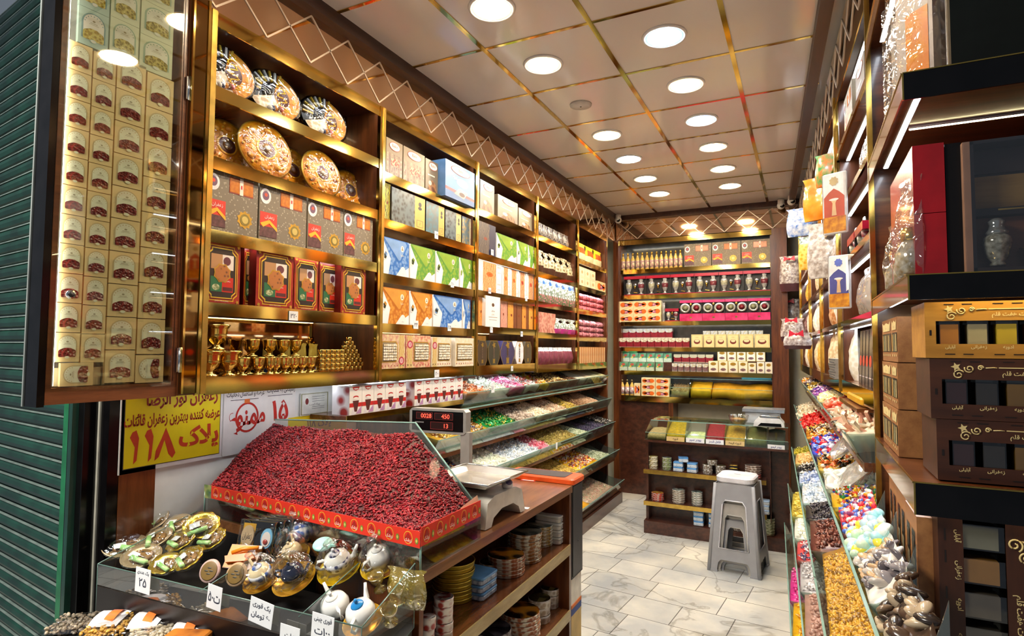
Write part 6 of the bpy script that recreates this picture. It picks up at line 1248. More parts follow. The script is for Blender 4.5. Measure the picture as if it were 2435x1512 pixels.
# weighing scale behind the tray
sc = empty('weighing_scale', (0, 0, 0), 0, 'weighing scale with red digit display standing beside the barberries', 'scale')
STE = M('cfc8bc', .25, .7); BEIGE = M('d8d2c4', .35)
def Zp(px, py, z): P = on(px, py, (0, 0, 1), z); return P
pa, pb, pc, pd = [Zp(*q, 1.035) for q in ((1135, 1176), (1204, 1160), (1212, 1131), (1078, 1121))]
cx = -1.06; cy = 1.86; X = Matrix.Translation((cx, cy, 0)) @ Matrix.Rotation(-.05, 4, 'Z')
g = MB(); a, b = .135, .14
V = [(-a, -b, 1.05), (a, -b, 1.05), (a, b, 1.05), (-a, b, 1.05), (-a+.025, -b+.025, 1.030), (a-.025, -b+.025, 1.030), (a-.025, b-.025, 1.030), (-a+.025, b-.025, 1.030)]
g.add(V, [(4, 5, 6, 7), (0, 1, 5, 4), (1, 2, 6, 5), (2, 3, 7, 6), (3, 0, 4, 7)], STE, xf=X); g.tube([V[i] for i in range(4)], .004, CHROME, 6, xf=X, closed=True); g.build('pan', sc)
g = MB(); g.box(-.03, .03, -.03, .03, 1.0, 1.0285, BLACKM, xf=X); g.prism([(-.13, .903), (-.09, .903), (-.075, .93), (-.02, .95), (.06, .95), (.10, .93), (.115, .903), (.15, .903), (.125, .985), (.08, 1.003), (-.07, 1.003), (-.115, .985)], -.12, .12, BEIGE, axis='x', xf=X @ Matrix.Translation((0, 0, 0))); g.build('body', sc)
MB().ell((0, 0, 0), (.02, .025, .016), WHITE, 12, 8, Matrix.Translation((cx+.10, cy+.05, 1.012))).ell((0, 0, 0), (.012, .016, .010), M('5a4a70', .3), 10, 6, Matrix.Translation((cx+.11, cy+.045, 1.022))).build('bubble_level', sc)
g = MB(); g.box(-1.215, -1.175, 2.005, 2.03, .903, 1.17, M('b8b4ae', .3, .4)); g.build('pole', sc)
hd = MB(); hx = Matrix.Translation((-1.315, 1.99, 1.16)) @ Matrix.Rotation(.10, 4, 'Z'); W2 = .126
hd.prism([(-W2+.01, 0), (W2-.01, 0), (W2, .01), (W2, .087), (W2-.01, .097), (-W2+.01, .097), (-W2, .087), (-W2, .01)], 0, .045, M('a8a6a2', .3, .3), xf=hx); hd.rect(-W2+.012, W2-.012, .010, .088, -.0008, BLACK, xf=hx)
h = hd.build('display_head', sc)
DG = emis('ff3a2a', 3.0)
g = MB(); 
for (x0, x1, z0, z1, tx) in ((-.095, -.02, .055, .082, '0028'), (-.012, .07, .055, .082, '450'), (-.03, .07, .016, .046, '13')):
    g.ring([(x0, z0), (x1, z0), (x1, z1), (x0, z1)], (.96, .9), -.0014, M('8a2a2a', .5), xf=hx); g.rect(x0, x1, z0, z1, -.0011, M('2a1414', .3), xf=hx); g.text(tx, (x0+x1)/2+(.02 if tx == '13' else .008), (z0+z1)/2, .017, -.0018, DG, xf=hx)
g.rect(-.10, -.06, .040, .044, -.0014, M('8a8a8a', .5), xf=hx); g.build('digits', h)
P = Zp(1240, 1207, TBZ+.001); tag(MB().box(-.03, .03, -.012, .012, 0, .0008, PAPER).build('paper_slip', loc=tuple(P), rz=.1), 'white paper slip lying on the walnut counter in front of the scale', 'paper')
P = Zp(1256, 1142, TBZ+.001); tag(MB().box(-.035, .035, -.012, .012, 0, .0006, M('d8403a', .5)).box(-.028, .028, -.005, .005, .0006, .0008, PAPER).build('red_sticker', loc=tuple(P), rz=.05), 'red sticker on the far end of the walnut counter', 'sticker')
# slim black unit with orange rim at the counter end
e = empty('speaker_cabinet', (0, 0, 0), 0, 'slim black cabinet with an orange rim at the aisle end of the walnut counter', 'cabinet')
OR2 = M('e8581c', .35)
MB().box(-1.25, -.925, 2.476, 2.615, .49, .895, BLACKM).build('body', e)
MB().rbox(-1.26, -.915, 2.472, 2.622, .896, .925, .02, OR2, 4).build('rim', e); MB().rbox(-1.235, -.965, 2.49, 2.605, .9255, .927, .01, M('3a2e28', .4)).build('top_panel', e)
MB().box(-.9245, -.9225, 2.485, 2.607, .50, .89, M('2a2a2c', .4)).ell((-.922, 2.55, .64), (.003, .004, .004), M('5a5a5a', .4), 6, 4).build('side_panel', e)
e = empty('cardboard_box', (0, 0, 0), 0, 'white carton with blue and orange side under the black cabinet', 'box')
MB().box(-1.2, -.93, 2.48, 2.61, 0, .488, M('e0d8c8', .6)).box(-.93, -.9285, 2.482, 2.608, .0, .33, M('c8a868', .6)).box(-.93, -.928, 2.482, 2.608, .33, .36, M('2f4a8a', .6)).box(-.93, -.9275, 2.482, 2.608, .36, .375, M('d8702a', .6)).build('carton_body', e)
# tins under the counter
def zAt(px, py, X_): return float(on(px, py, (1, 0, 0), X_)[2])
def tinstack(px0, px1, pytop, z, rings, side, lid, nm, lab, inset=.0, sq=False, wrap=False):
    pm = (px0+px1)/2; Xc = -1.0
    for _ in range(3):
        Y = yL(pm, z, Xc); d = .443*(-Xc)+.896*Y; r = (px1-px0)*d/F/2; Xc = -.935-r-inset
    Y = yL(pm, z, Xc); 
    Pt = on(pm, pytop, (1, 0, 0), Xc); top = float(Pt[2])
    h = max(.014, (top-z)/rings)
    for k in range(rings):
        if k == 0:
            if sq: g = stin(2*r*.86, 2*r*.86, h*.97, side, lid)
            else: g = rtin(r, h*.97, side, lid, 22)
            o = g.build(nm); o.location = (Xc, Y, z+.0008); o.rotation_euler[2] = 0 if not sq else PI/2+.0; tag(o, lab % ORD[0], 'tin', lab.split(',')[0] % () if 0 else lab.split(',')[0])
            src = o
        else: dup(src, (Xc+rnd.uniform(-.002, .002), Y+rnd.uniform(-.002, .002), z+.0008+k*h), src.rotation_euler[2]+(rnd.uniform(-.05, .05)), lab % ORD[k])
    return Xc, Y, z+rings*h, r
def pat(a, b, s=55): return M(a, .28, kind='cells', col2=b, scale=s)
zz = .652
tinstack(1030, 1076, 1418, zz, 5, pat('a83a30', 'e4dcd0'), pat('8a2a26', 'd8d0c8'), 'round_tin', 'small red and white round tin by the gold tins, %s from the bottom')
tinstack(1000, 1033, 1465, zz, 3, pat('a83a30', 'e4dcd0'), pat('8a2a26', 'd8d0c8'), 'round_tin', 'small red and white round tin at the near counter end, %s from the bottom')
tinstack(1030, 1126, 1393, zz, 9, M('c8a83a', .25, .4, kind='noise', col2='e8d050', scale=30), M('4a3018', .35), 'cookie_tin', 'wide golden round tin with brown lid, %s from the bottom', inset=.08)
tinstack(1090, 1176, 1358, zz, 3, M('c0d0dc', .3, kind='cells', col2='8a9ab0', scale=70), M('6aa8dc', .3), 'square_tin', 'pale blue square tin beside the golden tins, %s from the bottom', inset=.03, sq=True)
tinstack(1140, 1198, 1338, zz, 3, pat('9a8a70', 'd8d0c0'), M('5a5038', .25), 'round_tin', 'film-wrapped brown round tin behind the blue square tins, %s from the bottom', inset=.09)
tinstack(1160, 1247, 1328, zz, 5, pat('a8603a', 'e4dcc8'), pat('3a2a1c', 'd8902a', 20), 'cookie_tin', 'wide orange and white patterned round tin, %s from the bottom', inset=.02)
tinstack(1208, 1287, 1280, zz, 8, pat('9a6a3a', 'd8d8c8'), pat('3a4a44', '8a8a78', 25), 'cookie_tin', 'wide brown and green patterned round tin, %s from the bottom', inset=.02)
tinstack(1252, 1314, 1256, zz, 6, pat('a8883a', 'd8dcd0'), pat('4a5a54', 'a8a898', 25), 'round_tin', 'round tin with green landscape lid, %s from the bottom', inset=.05)
tinstack(1276, 1350, 1217, zz, 4, M('d4d4cc', .3), M('d8dad4', .3), 'square_tin', 'cream square tin at the far end of the upper tin shelf, %s from the bottom', sq=True, inset=.01)
zz = .375
tinstack(1192, 1283, 1450, zz, 6, pat('a8603a', 'e4dcc8'), pat('3a2a1c', 'd8902a', 20), 'cookie_tin', 'orange and white patterned tin on the lower tin shelf, %s from the bottom')
tinstack(1125, 1215, 1492, zz, 4, pat('4a3a48', 'b8b0a8'), pat('2a2030', '6a6a70', 25), 'cookie_tin', 'dark lidded tin at the near end of the lower tin shelf, %s from the bottom')
tinstack(1256, 1308, 1420, zz, 3, pat('a89a88', 'dcd8d0'), M('6a6038', .2), 'round_tin', 'film-wrapped silver tin, nearest of three on the lower shelf, %s from the bottom', inset=.02)
tinstack(1285, 1328, 1396, zz, 3, pat('a89a88', 'dcd8d0'), M('6a6038', .2), 'round_tin', 'film-wrapped silver tin, middle of three on the lower shelf, %s from the bottom', inset=.04)
tinstack(1306, 1350, 1370, zz, 3, pat('a89a88', 'dcd8d0'), M('5a5a48', .2), 'round_tin', 'film-wrapped silver tin, farthest of three on the lower shelf, %s from the bottom', inset=.04)
# ---------------------------------------------------------------- glass tray of souvenirs in front
TX0, TX1 = -1.90, -.932
e = empty('souvenir_tray', (0, 0, 0), 0, 'glass-fronted tray of plates and teapots in front of the barberries', 'glass tray')
def panel(P, m, nm, ed=None):
    g = MB(); g.add(P, [tuple(range(len(P)))], m)
    if ed: g.tube(ed, .0017, GEDK, 6)
    return g.build(nm, e)
GT = glassy('dfe8e4', .07, body=.04)
panel([(TX0, 1.06, .79), (TX1, 1.105, .79), (TX1, 1.105, .85), (TX0, 1.06, .85)], GT, 'front_pane', [(TX0, 1.06, .85), (TX1, 1.105, .85)])
panel([(TX1, 1.105, .70), (TX1, 1.312, .765), (TX1, 1.312, .93), (TX1, 1.105, .85)], GT, 'side_pane', [(TX1, 1.105, .70), (TX1, 1.105, .85), (TX1, 1.312, .93), (TX1, 1.312, .765), (TX1, 1.105, .70)])
panel([(TX0, 1.06, .70), (TX0, 1.38, .765), (TX0, 1.38, .93), (TX0, 1.06, .85)], GT, 'side_pane', [(TX0, 1.06, .70), (TX0, 1.06, .85), (TX0, 1.38, .93)])
panel([(-1.12, 1.095, .703), (-1.12, 1.31, .765), (-1.12, 1.31, .90), (-1.12, 1.095, .84)], GT, 'divider', [(-1.12, 1.095, .84), (-1.12, 1.31, .90)])
panel([(-1.47, 1.08, .703), (-1.47, 1.34, .765), (-1.47, 1.34, .90), (-1.47, 1.08, .84)], GT, 'divider', [(-1.47, 1.08, .84), (-1.47, 1.34, .90)])
V = [(TX0+.003, 1.066, .70), (TX1-.003, 1.111, .70), (TX1-.003, 1.308, .70), (TX0+.003, 1.315, .70), (TX0+.003, 1.066, .762), (TX1-.003, 1.111, .762), (TX1-.003, 1.308, .79), (TX0+.003, 1.315, .79)]; MB().add(V, [(0, 3, 2, 1), (4, 5, 6, 7), (0, 1, 5, 4), (1, 2, 6, 5), (2, 3, 7, 6), (3, 0, 4, 7)], BLACKM).build('floor_board', e)
tag(MB().box(TX0, TX1, 1.12, 1.30, 0, .695, BLACKM).prism([(TX0+.004, 1.058), (TX1-.004, 1.1025), (TX1-.004, 1.1065), (TX0+.004, 1.062)], .5, .787, M('1a1210', .35), axis='z').build('plinth_cabinet'), 'black plinth cabinet below the souvenir tray', 'cabinet')
PLN = (0, -.40, 1)
def sp(px, py, up_=0): return on(px, py, PLN, .80-.40*1.08+up_)
GRNL = M('9ad87a', .35, kind='noise', col2='c0e8a0', scale=30); BRN = M('a07a4a', .4, kind='noise', col2='7a5a34', scale=50)
SCG = M('e8c040', .2, .7)
def soap_plate(r, col, seed, gold):
    e2 = empty('souvenir_plate'); g = MB(); n = 40; V = []; Fs = []
    for j, (q, z) in enumerate(((0, .0), (.75, .0), (.95, .008), (1.0, .010), (.97, .012), (.75, .005), (0, .004))):
        for i in range(n): a = 2*PI*i/n; k = 1+(.04*math.cos(10*a) if (gold and q > .9) else 0); V.append((r*q*k*math.cos(a), r*.78*q*k*math.sin(a), z))
    for j in range(6):
        for i in range(n): i2 = (i+1) % n; Fs.append((j*n+i, j*n+i2, (j+1)*n+i2, (j+1)*n+i))
    g.add(V, Fs, SCG if gold else M('b8a07a', .3, .3), True); g.build('dish', e2)
    g = MB(); g.lathe([(0, .012), (r*.5, .012), (r*.6, .006)], BRN, n=24, sy=.75); r2 = random.Random(seed)
    for k in range(5): a = 2*PI*k/5+.4; g.ell((r*.3*math.cos(a), r*.2*math.sin(a), .0125), (r*.12, r*.03, .001), M('3a3020', .6), 8, 4, Matrix.Identity(4))
    g.build('engraved_disc', e2)
    a = r2.uniform(-.7, .5); MB().lathe([(0, -r*.5), (r*.13, -r*.48), (r*.13, r*.48), (0, r*.5)], GRNL if col == 0 else M(col, .3), n=10, xf=Matrix.Translation((r*.25*math.cos(a+1), -r*.42, .02)) @ Matrix.Rotation(a, 4, 'Z') @ Matrix.Rotation(PI/2, 4, 'Y')).build('sweet_stick', e2)
    MB().box(-r*.26, r*.26, -r*.16, r*.16, .0195, .0205, PAPER, xf=Matrix.Translation((-r*.25, -r*.1, 0)) @ Matrix.Rotation(r2.uniform(-.5, .5), 4, 'Z')).build('sticker', e2)
    g = MB(); g.lathe([(0, .034), (r*.5, .03), (r*.9, .016), (r*1.02, .008), (r*.9, -.002)], glassy('fafcfa', .08, .1, 1, 22), n=20, sy=.8); g.build('wrapper', e2); return e2
PLT = [(370, 1240, .0, 'pale green-wrapped plate at the back left of the tray', 0, .060), (424, 1250, .0, 'plate with a white sticker at the back of the plate pile', 0, .058), (481, 1252, .035, 'gold scalloped plate standing highest at the back of the pile', 1, .060), (298, 1302, .0, 'green-edged plate leaning at the far left corner of the tray', 0, .066),
       (376, 1284, .012, 'glass-like pale plate in the middle of the pile', 0, .062), (434, 1290, .018, 'gold-rimmed plate in the middle of the pile', 1, .058), (508, 1286, .012, 'gold-rimmed plate touching the black boxed sets', 1, .056), (338, 1326, .016, 'plate with pale green stick in the front row, left', 0, .062), (396, 1344, .010, 'small gold plate with red label, front row centre', 1, .050), (452, 1332, .026, 'gold-rimmed plate with white tag in the front row, right', 1, .056)]
for k, (px, py, u_, lab, gold, r) in enumerate(PLT):
    o = soap_plate(r, 0, k, gold); P = sp(px, py, u_); o.location = tuple(P)
    o.rotation_euler = (Matrix.Rotation(rnd.uniform(-.4, .5)+(.0 if k != 3 else .9), 4, 'Z') @ Matrix.Rotation((.62, .5, .8, .5, .5, .55, .6, .5, .55, .6)[k], 4, 'X')).to_euler(); tag(o, lab, 'plate', 'wrapped souvenir plates')
# boxed sets
def boxset(w, h):
    e2 = empty('boxed_spice_set'); g = MB(); g.box(-w/2, w/2, 0, .012, 0, h, M('16130f', .25)); g.ring([(-w/2, 0), (w/2, 0), (w/2, h), (-w/2, h)], .95, -.0006, M('6a5a2a', .3, .5)); g.rect(-w*.48, -w*.1, .05*h, .9*h, -.0005, M('c8981c', .4)); g.build('case', e2)
    MB().prism([(-w*.28+w*.19*math.cos(2*PI*i/20), h*.52+h*.32*math.sin(2*PI*i/20)) for i in range(20)], -.006, -.001, M('c0a880', .4)).text('زعفران', -w*.28, h*.5, h*.22, -.0065, M('3a3028', .6), w=w*.28).build('medallion', e2)
    MB().prism([(w*.3+w*.17*math.cos(2*PI*i/20), h*.5+h*.3*math.sin(2*PI*i/20)) for i in range(20)], -.006, -.001, M('7ab8dc', .3)).prism([(w*.3+w*.13*math.cos(2*PI*i/20), h*.48+h*.22*math.sin(2*PI*i/20)) for i in range(20)], -.0075, -.006, M('e4dcd4', .3)).ell((w*.3, -.009, h*.4), (w*.07, .003, h*.08), M('a83a2a', .3), 8, 5).build('magnet', e2)
    MB().box(-w/2-.002, w/2+.002, -.012, .014, -.001, h+.002, glassy('fafafa', .07, .1, .8, 20)).build('wrapper', e2); return e2
b0 = boxset(.118, .096); 
for k in range(6):
    P = sp(605+13*k, 1318-5*k, .0); o = b0 if k == 0 else dup(b0, (0, 0, 0)); o.location = (P[0], P[1]+.012*k, P[2]-.004*k)
    o.rotation_euler = (Matrix.Rotation(.18, 4, 'Z') @ Matrix.Rotation(-.25, 4, 'X')).to_euler(); tag(o, 'black and yellow boxed souvenir set, %s of the leaning row counting from the front' % ORD[k], 'boxed set', 'black and yellow boxed sets')
e2 = empty('spice_pouch'); g = MB(); g.box(-.05, .05, 0, .008, 0, .07, M('8a5a2a', .3)); g.rect(-.049, .01, .002, .068, -.0005, M('d8902a', .4)); g.build('card', e2)
MB().prism([(-.05, .03), (.03, .045), (.045, .03), (.02, .02), (-.04, .012)], -.012, -.001, M('ee7a14', .35)).tube([(-.03, -.012, .04), (0, -.014, .052), (.045, -.012, .06)], .006, M('f08a1c', .35), 8).build('saffron_packet', e2)
P = sp(565, 1352, .0); e2.location = tuple(P); e2.rotation_euler = (Matrix.Rotation(.3, 4, 'Z') @ Matrix.Rotation(-.7, 4, 'X')).to_euler(); tag(e2, 'orange saffron souvenir pouch lying in front of the black boxed sets', 'pouch')
for k, (px, py, c) in enumerate(((565, 1366, 'b89a78'), (502, 1358, 'c8a8a0'))):
    g = MB(); g.lathe([(0, 0), (.030, 0), (.033, .004), (.031, .009), (0, .010)], M(c, .35), n=24); g.lathe([(.026, .0102), (.024, .0108)], M('7a6030', .4), n=24); 
    for q in range(4): g.ell((.008*math.cos(q*1.6), .008*math.sin(q*1.6), .0102), (.009, .003, .0012), M('3a3424', .5), 8, 4)
    o = g.build('round_medallion'); P = sp(px, py, .015); o.location = tuple(P); o.rotation_euler = (1.15, 0, .25); tag(o, ('large beige engraved round medallion propped at the tray front', 'pink and white round medallion propped beside the beige one')[k], 'medallion')
# teapots
def teapot(r, body, lidc, band_=None):
    e2 = empty('teapot'); g = MB(); g.lathe([(0, 0), (r*.5, 0), (r*.62, r*.08), (r*.95, r*.55), (r, r*.9), (r*.85, r*1.3), (r*.5, r*1.52), (r*.42, r*1.56)], body, n=24); g.build('body', e2)
    if band_: MB().lathe([(r*.965, r*.6), (r*1.012, r*.9), (r*.93, r*1.15)], band_, n=24).build('pattern_band', e2)
    g = MB(); g.lathe([(r*.46, r*1.52), (r*.4, r*1.64), (r*.15, r*1.75), (r*.08, r*1.8), (r*.14, r*1.92), (r*.1, r*2.02), (0, r*2.05)], lidc, n=20); g.build('lid', e2)
    MB().tube([(r*.8, 0, r*.6), (r*1.25, 0, r*.8), (r*1.5, 0, r*1.25), (r*1.75, 0, r*1.6)], [r*.26, r*.2, r*.13, r*.10], body, 10).build('spout', e2)
    MB().tube([(-r*.8, 0, r*1.25), (-r*1.3, 0, r*1.35), (-r*1.55, 0, r*1.0), (-r*1.35, 0, r*.6), (-r*.85, 0, r*.45)], r*.11, body, 8).build('handle', e2); return e2
CHN = M('efefec', .12, coat=.5, var=.02); CHB = M('2a2f5a', .15, kind='cells', col2='e8e8f0', scale=90, coat=.5); CBL = M('5a7ac8', .15, kind='cells', col2='eef0f6', scale=60, coat=.5); DKB = M('23283f', .12, coat=.5); CRM = M('ead8b0', .2, coat=.4)
YPL = M('e8c020', .2, .25); GPL = M('d0a030', .2, .5)
def gplate(r, m): return MB().lathe([(0, .003), (r*.6, .003), (r*.7, .008), (r, .02), (r*1.02, .021), (r*.98, .018), (r*.66, .002), (0, 0)], m, n=28)
TS = [(812, 1362, .062, .030, CHN, CHB, CHB, YPL, .7, 'white teapot with dark patterned lid on a bright yellow dish'), (912, 1352, .060, .030, CHN, CHN, None, YPL, 1.3, 'plain white teapot on a yellow dish beside the glass divider'),
      (705, 1388, .060, .026, DKB, DKB, None, GPL, .4, 'dark blue pot on a gold dish at the front of the tray'), (808, 1448, .045, .030, CHN, CHN, None, None, 2.6, 'small plain white teapot standing low in the tray'), (868, 1488, .05, .030, CHN, M('2a8ad0', .2), None, GPL, 1.9, 'white teapot with bright blue lid at the near right corner'),
      (628, 1388, .052, .026, CRM, CBL, CBL, GPL, 2.8, 'cream and blue floral pot wrapped in film at the front left of the pots'), (702, 1334, .05, .024, CRM, CRM, None, GPL, 2.2, 'cream teapot wrapped behind the dark blue pot'), (722, 1292, .05, .028, CBL, CBL, None, GPL, 1.0, 'blue and white floral teapot wrapped at the back of the tray')]
for px, py, pr_, r, b, l, bd_, pm, a, lab in TS:
    r *= 1.25
    P = sp(px, py, -.035); rx = Matrix.Rotation(.5, 4, 'X')
    if pm: 
        o = gplate(pr_, pm).build('gift_dish', loc=tuple(P)); o.rotation_euler = rx.to_euler(); tag(o, ('yellow' if pm is YPL else 'gold')+' round dish under the '+lab.split(' on a')[0].split(' wrapped')[0].split(' at the')[0], 'dish')
    o = teapot(r, b, l, bd_); o.location = (P[0], P[1]-.003, P[2]+(.012 if pm else -.01)); o.rotation_euler = (rx @ Matrix.Rotation(a, 4, 'Z')).to_euler(); tag(o, lab, 'teapot')
    if r > .0 and lab.find('wrapped') >= 0 or px in (912, 812, 705):
        wr = MB(); wr.lathe([(pr_*.98, .02), (pr_*.95, .05), (pr_*.6, .075), (pr_*.15, .085), (pr_*.3, .10), (pr_*.2, .104)], glassy('fcfcfa', .05, .08, 1, 24), n=18); w_ = wr.build('wrapper', o); w_.rotation_euler[2] = -a
cup = empty('glass_mug'); MB().lathe([(.02, 0), (.022, .002), (.026, .052), (.0255, .054), (.024, .052), (.02, .004), (0, .004)], glassy('f4f8f6', .15, .04), n=20).build('glass', cup); MB().lathe([(.028, .052), (.029, .056), (.026, .06), (0, .061)], M('a8e0d8', .3), n=24).rbox(.022, .042, -.007, .007, .052, .062, .004, M('a8e0d8', .3)).build('lid', cup)
MB().lathe([(0, .004), (.019, .004), (.021, .022), (0, .024)], M('c89a3a', .4), n=14).build('tea_filling', cup)
cup.location = tuple(sp(775, 1330, -.02)); cup.rotation_euler = (.4, 0, .3); tag(cup, 'small glass mug with mint green lid behind the teapots', 'mug')
for k, (px, py) in enumerate(((905, 1402), (950, 1430), (930, 1480))):
    o = MB().lathe([(.014, 0), (.018, .002), (.006, .008), (.005, .022), (.016, .03), (.022, .05), (.021, .052), (.015, .033), (0, .024)], glassy('f6f0d0', .2, .04, body=.12, bodycol='e8c840'), n=18).build('glass_cup', loc=tuple(sp(px, py, -.03))); o.rotation_euler = (.45, .1*k, 0)
    tag(o, 'clear stemmed glass cup with yellow gleam, %s' % ['beside the plain white teapot', 'against the right glass pane', 'in the near right corner of the tray'][k], 'cup')
o = bag(.12, .10, .06, glassy('f4e8a8', .2, .1, 1, 26, .35, 'd8c050'), seed=91).build('gift_bag', loc=tuple(sp(952, 1455, -.06)), rz=.1); tag(o, 'shimmering yellow cellophane parcel filling the right end of the tray', 'parcel')
# cards clipped to the tray front
def card(px, py, w, h, lines, lab, tilt=0):
    P = on(px, py, (0, 1, 0), 1.056+.045*((px-315)/560)); g = MB(); g.box(-w/2, w/2, 0, .0012, -h/2, h/2, PAPER)
    for t, z, s in lines: g.text(t, 0, z*h, s*h, -.0006, INK, w=w*.8, bold=.006)
    o = g.build('price_card', loc=(P[0], P[1]-.002, P[2])); o.rotation_euler = (0, tilt, .05); tag(o, lab, 'price card')
card(341, 1380, .062, .068, (('یک عددی', .32, .18), ('۲۵', -.08, .34)), 'handwritten price card reading 25 clipped under the plates', .04)
card(511, 1420, .052, .062, (('ت۵۰', 0, .42),), 'handwritten price card reading 50 on the tray front', .1)
card(622, 1456, .078, .062, (('یک قوری', .25, .26), ('۶۰ تومان', -.16, .3)), 'handwritten price card for one teapot in the centre of the tray front', .14)
card(768, 1494, .066, .066, (('قوری چینی', .3, .24), ('۱۰۰ت', -.1, .28)), 'price card for china teapots near the right end of the tray front', .06)
card(690, 1512, .062, .05, (('زیلت', 0, .3),), 'lower price card half cut by the picture edge beside the teapot card', .05)
# nut bags on the low front ledge
tag(MB().box(-1.84, -1.25, .86, 1.05, .695, .72, BLACKM).box(-1.84, -1.25, .88, .90, 0, .675, BLACKM).build('display_ledge'), 'low black ledge carrying the bagged nuts at the street front', 'ledge')
def nutbag(nc, ncol2, c3, seed):
    e2 = empty('nut_bag'); w, L = .125, .20; g = MB(); rg = np.random.default_rng(seed)
    V = []; nx, ny = 8, 12
    for s in (1, 0):
        for j in range(ny+1):
            for i in range(nx+1): u, v = i/nx, j/ny; b = math.sin(PI*u)**.6*math.sin(PI*v)**.5; V.append((-w/2+w*u, -L/2+L*v, (.022+.018*b if s else .018-.010*b)+rg.uniform(-.001, .001)))
    Fs = []; n = (nx+1)*(ny+1)
    for j in range(ny):
        for i in range(nx): a = j*(nx+1)+i; Fs.append((a, a+1, a+nx+2, a+nx+1)); Fs.append((n+a+nx+1, n+a+nx+2, n+a+1, n+a))
    g.add(V, Fs, glassy('fafafa', .1, .1, .8, 24), True); g.build('clear_film', e2)
    g = MB(); 
    P = [(rg.uniform(-w*.43, w*.43), rg.uniform(-L*.45, L*.08), .018+rg.uniform(-.004, .012)) for _ in range(230)]; scatter(g, P, .0075, 'nut', cm(nc, ncol2), rg); g.build('nuts', e2)['kind'] = 'stuff'
    g = MB(); V = []; 
    for j in range(7):
        for i in range(7): u, v = i/6, j/6; V.append((-w*.42+w*.84*u, L*.10+L*.36*v, .030+.012*math.sin(PI*u)**.6*math.sin(PI*(.5+.45*v))))
    g.add(V, [(j*7+i, j*7+i+1, j*7+i+8, j*7+i+7) for j in range(6) for i in range(6)], M('e8e0e0', .35, kind='noise', col2='f4f0f2', scale=12), True)
    g.add([(x*.8-.005, y*.7+.035, z+.002) for x, y, z in V[:28]], [(j*7+i, j*7+i+1, j*7+i+8, j*7+i+7) for j in range(3) for i in range(6)], M(c3, .35, kind='noise', col2='e8803a', scale=14), True); g.build('printed_label', e2); return e2
for k, (px, py, a, cc, lab) in enumerate(((212, 1470, -.95, ('8a7a68', 'a89a84', 'b07aa0'), 'bag of grey seeds, leftmost on the low front ledge'), (300, 1474, -.9, ('d8a84a', 'c8963a', 'c85a3a'), 'bag of golden peanuts on the low front ledge'), (392, 1500, -.85, ('d8c8a8', 'e8dcc4', 'd8502a'), 'bag of cream nuts nearest the tray on the low front ledge'))):
    o = nutbag(*cc, 40+k); P = on(px, py, (0, 0, 1), .745); o.location = (P[0], P[1], .712); o.rotation_euler = (Matrix.Rotation(a, 4, 'Z') @ Matrix.Rotation(.0, 4, 'X')).to_euler(); tag(o, lab, 'nut bag', 'bags of nuts on the front ledge')
P = on(470, 1512, (0, 0, 1), .74); tag(MB().rbox(-.055, .055, -.045, .045, 0, .035, .01, M('c87a2a', .35, kind='noise', col2='8a4a1c', scale=20)).build('orange_box', loc=(P[0], P[1]-.04, .721), rz=.4), 'orange brown packet at the bottom edge right of the nut bags', 'packet')
# ---------------------------------------------------------------- goods on the right wall
def yR(px, z, off):
    lo, hi = 1.5, 6.2
    for _ in range(40):
        m = (lo+hi)/2
        if proj((XR(m, off), m, z))[0] > px: lo = m
        else: hi = m
    return (lo+hi)/2
RZR = -PI/2+UR
def placeR(o, nm, Y, z, lab, cat, grp=None, off=.02, rz=0, tilt=0):
    o = o.build(nm) if isinstance(o, MB) else o
    o.location = (XR(Y, off), Y, z+.0008); o.rotation_euler = (Matrix.Rotation(RZR+rz, 4, 'Z') @ Matrix.Rotation(tilt, 4, 'X')).to_euler(); return tag(o, lab, cat, grp)
# tall dark boxes on the lowest shelf of the nearest bay
def darkbox(w, h, d): 
    g = MB(); g.box(-w/2, w/2, 0, d, 0, h, M('2a2226', .2, coat=.4)); g.rect(-w*.45, w*.45, .02*h, .98*h, -.0006, M('4a3c40', .2)); g.disc(0, h*.45, w*.4, h*.1, -.001, M('c83a20', .35)); g.rect(-w*.4, w*.4, .16*h, .18*h, -.001, M('c8b8b8', .4))
    g.add([(-w/2-.0005, .001, .01), (-w/2-.0005, d, .01), (-w/2-.0005, d, h-.01), (-w/2-.0005, .001, h-.01)], [(0, 3, 2, 1)], M('8f8088', .25, kind='noise', col2='b8a8b0', scale=5)); g.box(-w/2-.001, -w/2-.0004, d*.25, d*.6, h*.4, h*.55, M('c83a20', .35)); return g
for k in range(5): placeR(darkbox(.065, .205, .14), 'saffron_gift_case', 2.26+.088*k, 1.37, 'tall dark box with red seal in the nearest right bay, %s from the front' % ORD[k], 'box', 'tall dark boxes on the right', off=.015+.002*k, tilt=-.04)
g = MB().rbox(-.22, .22, 0, .2, 0, .03, .05, M('d8a01a', .3)).rbox(-.2, .2, .02, .18, .0305, .032, .04, M('b87a10', .4)); placeR(g, 'gold_tray', 2.55, 1.306, 'gold and orange oval tray under the tall dark boxes', 'tray', off=-.01)
tag(MB().box(-.25, .25, -.03, .2, -.012, 0, WOODH).build('tray_shelf', loc=(XR(2.55, .0), 2.55, 1.305), rz=RZR), 'narrow wooden board carrying the gold tray', 'shelf')
MG = M('c8c0b8', .3, kind='noise', col2='9a948c', scale=12)
for k in range(8): placeR(MB().box(-.11, .11, 0, .15, 0, .011, MG).box(-.108, .108, -.0006, 0, .001, .010, M('4a4a4c', .5)), 'boxed_brittle', 3.17, 1.37+.0115*k, 'flat grey packet in the stack on the lowest right shelf, %s from the bottom' % ORD[k], 'packet', 'flat packets stacked on the right', off=-.02, rz=.02*(k % 3))
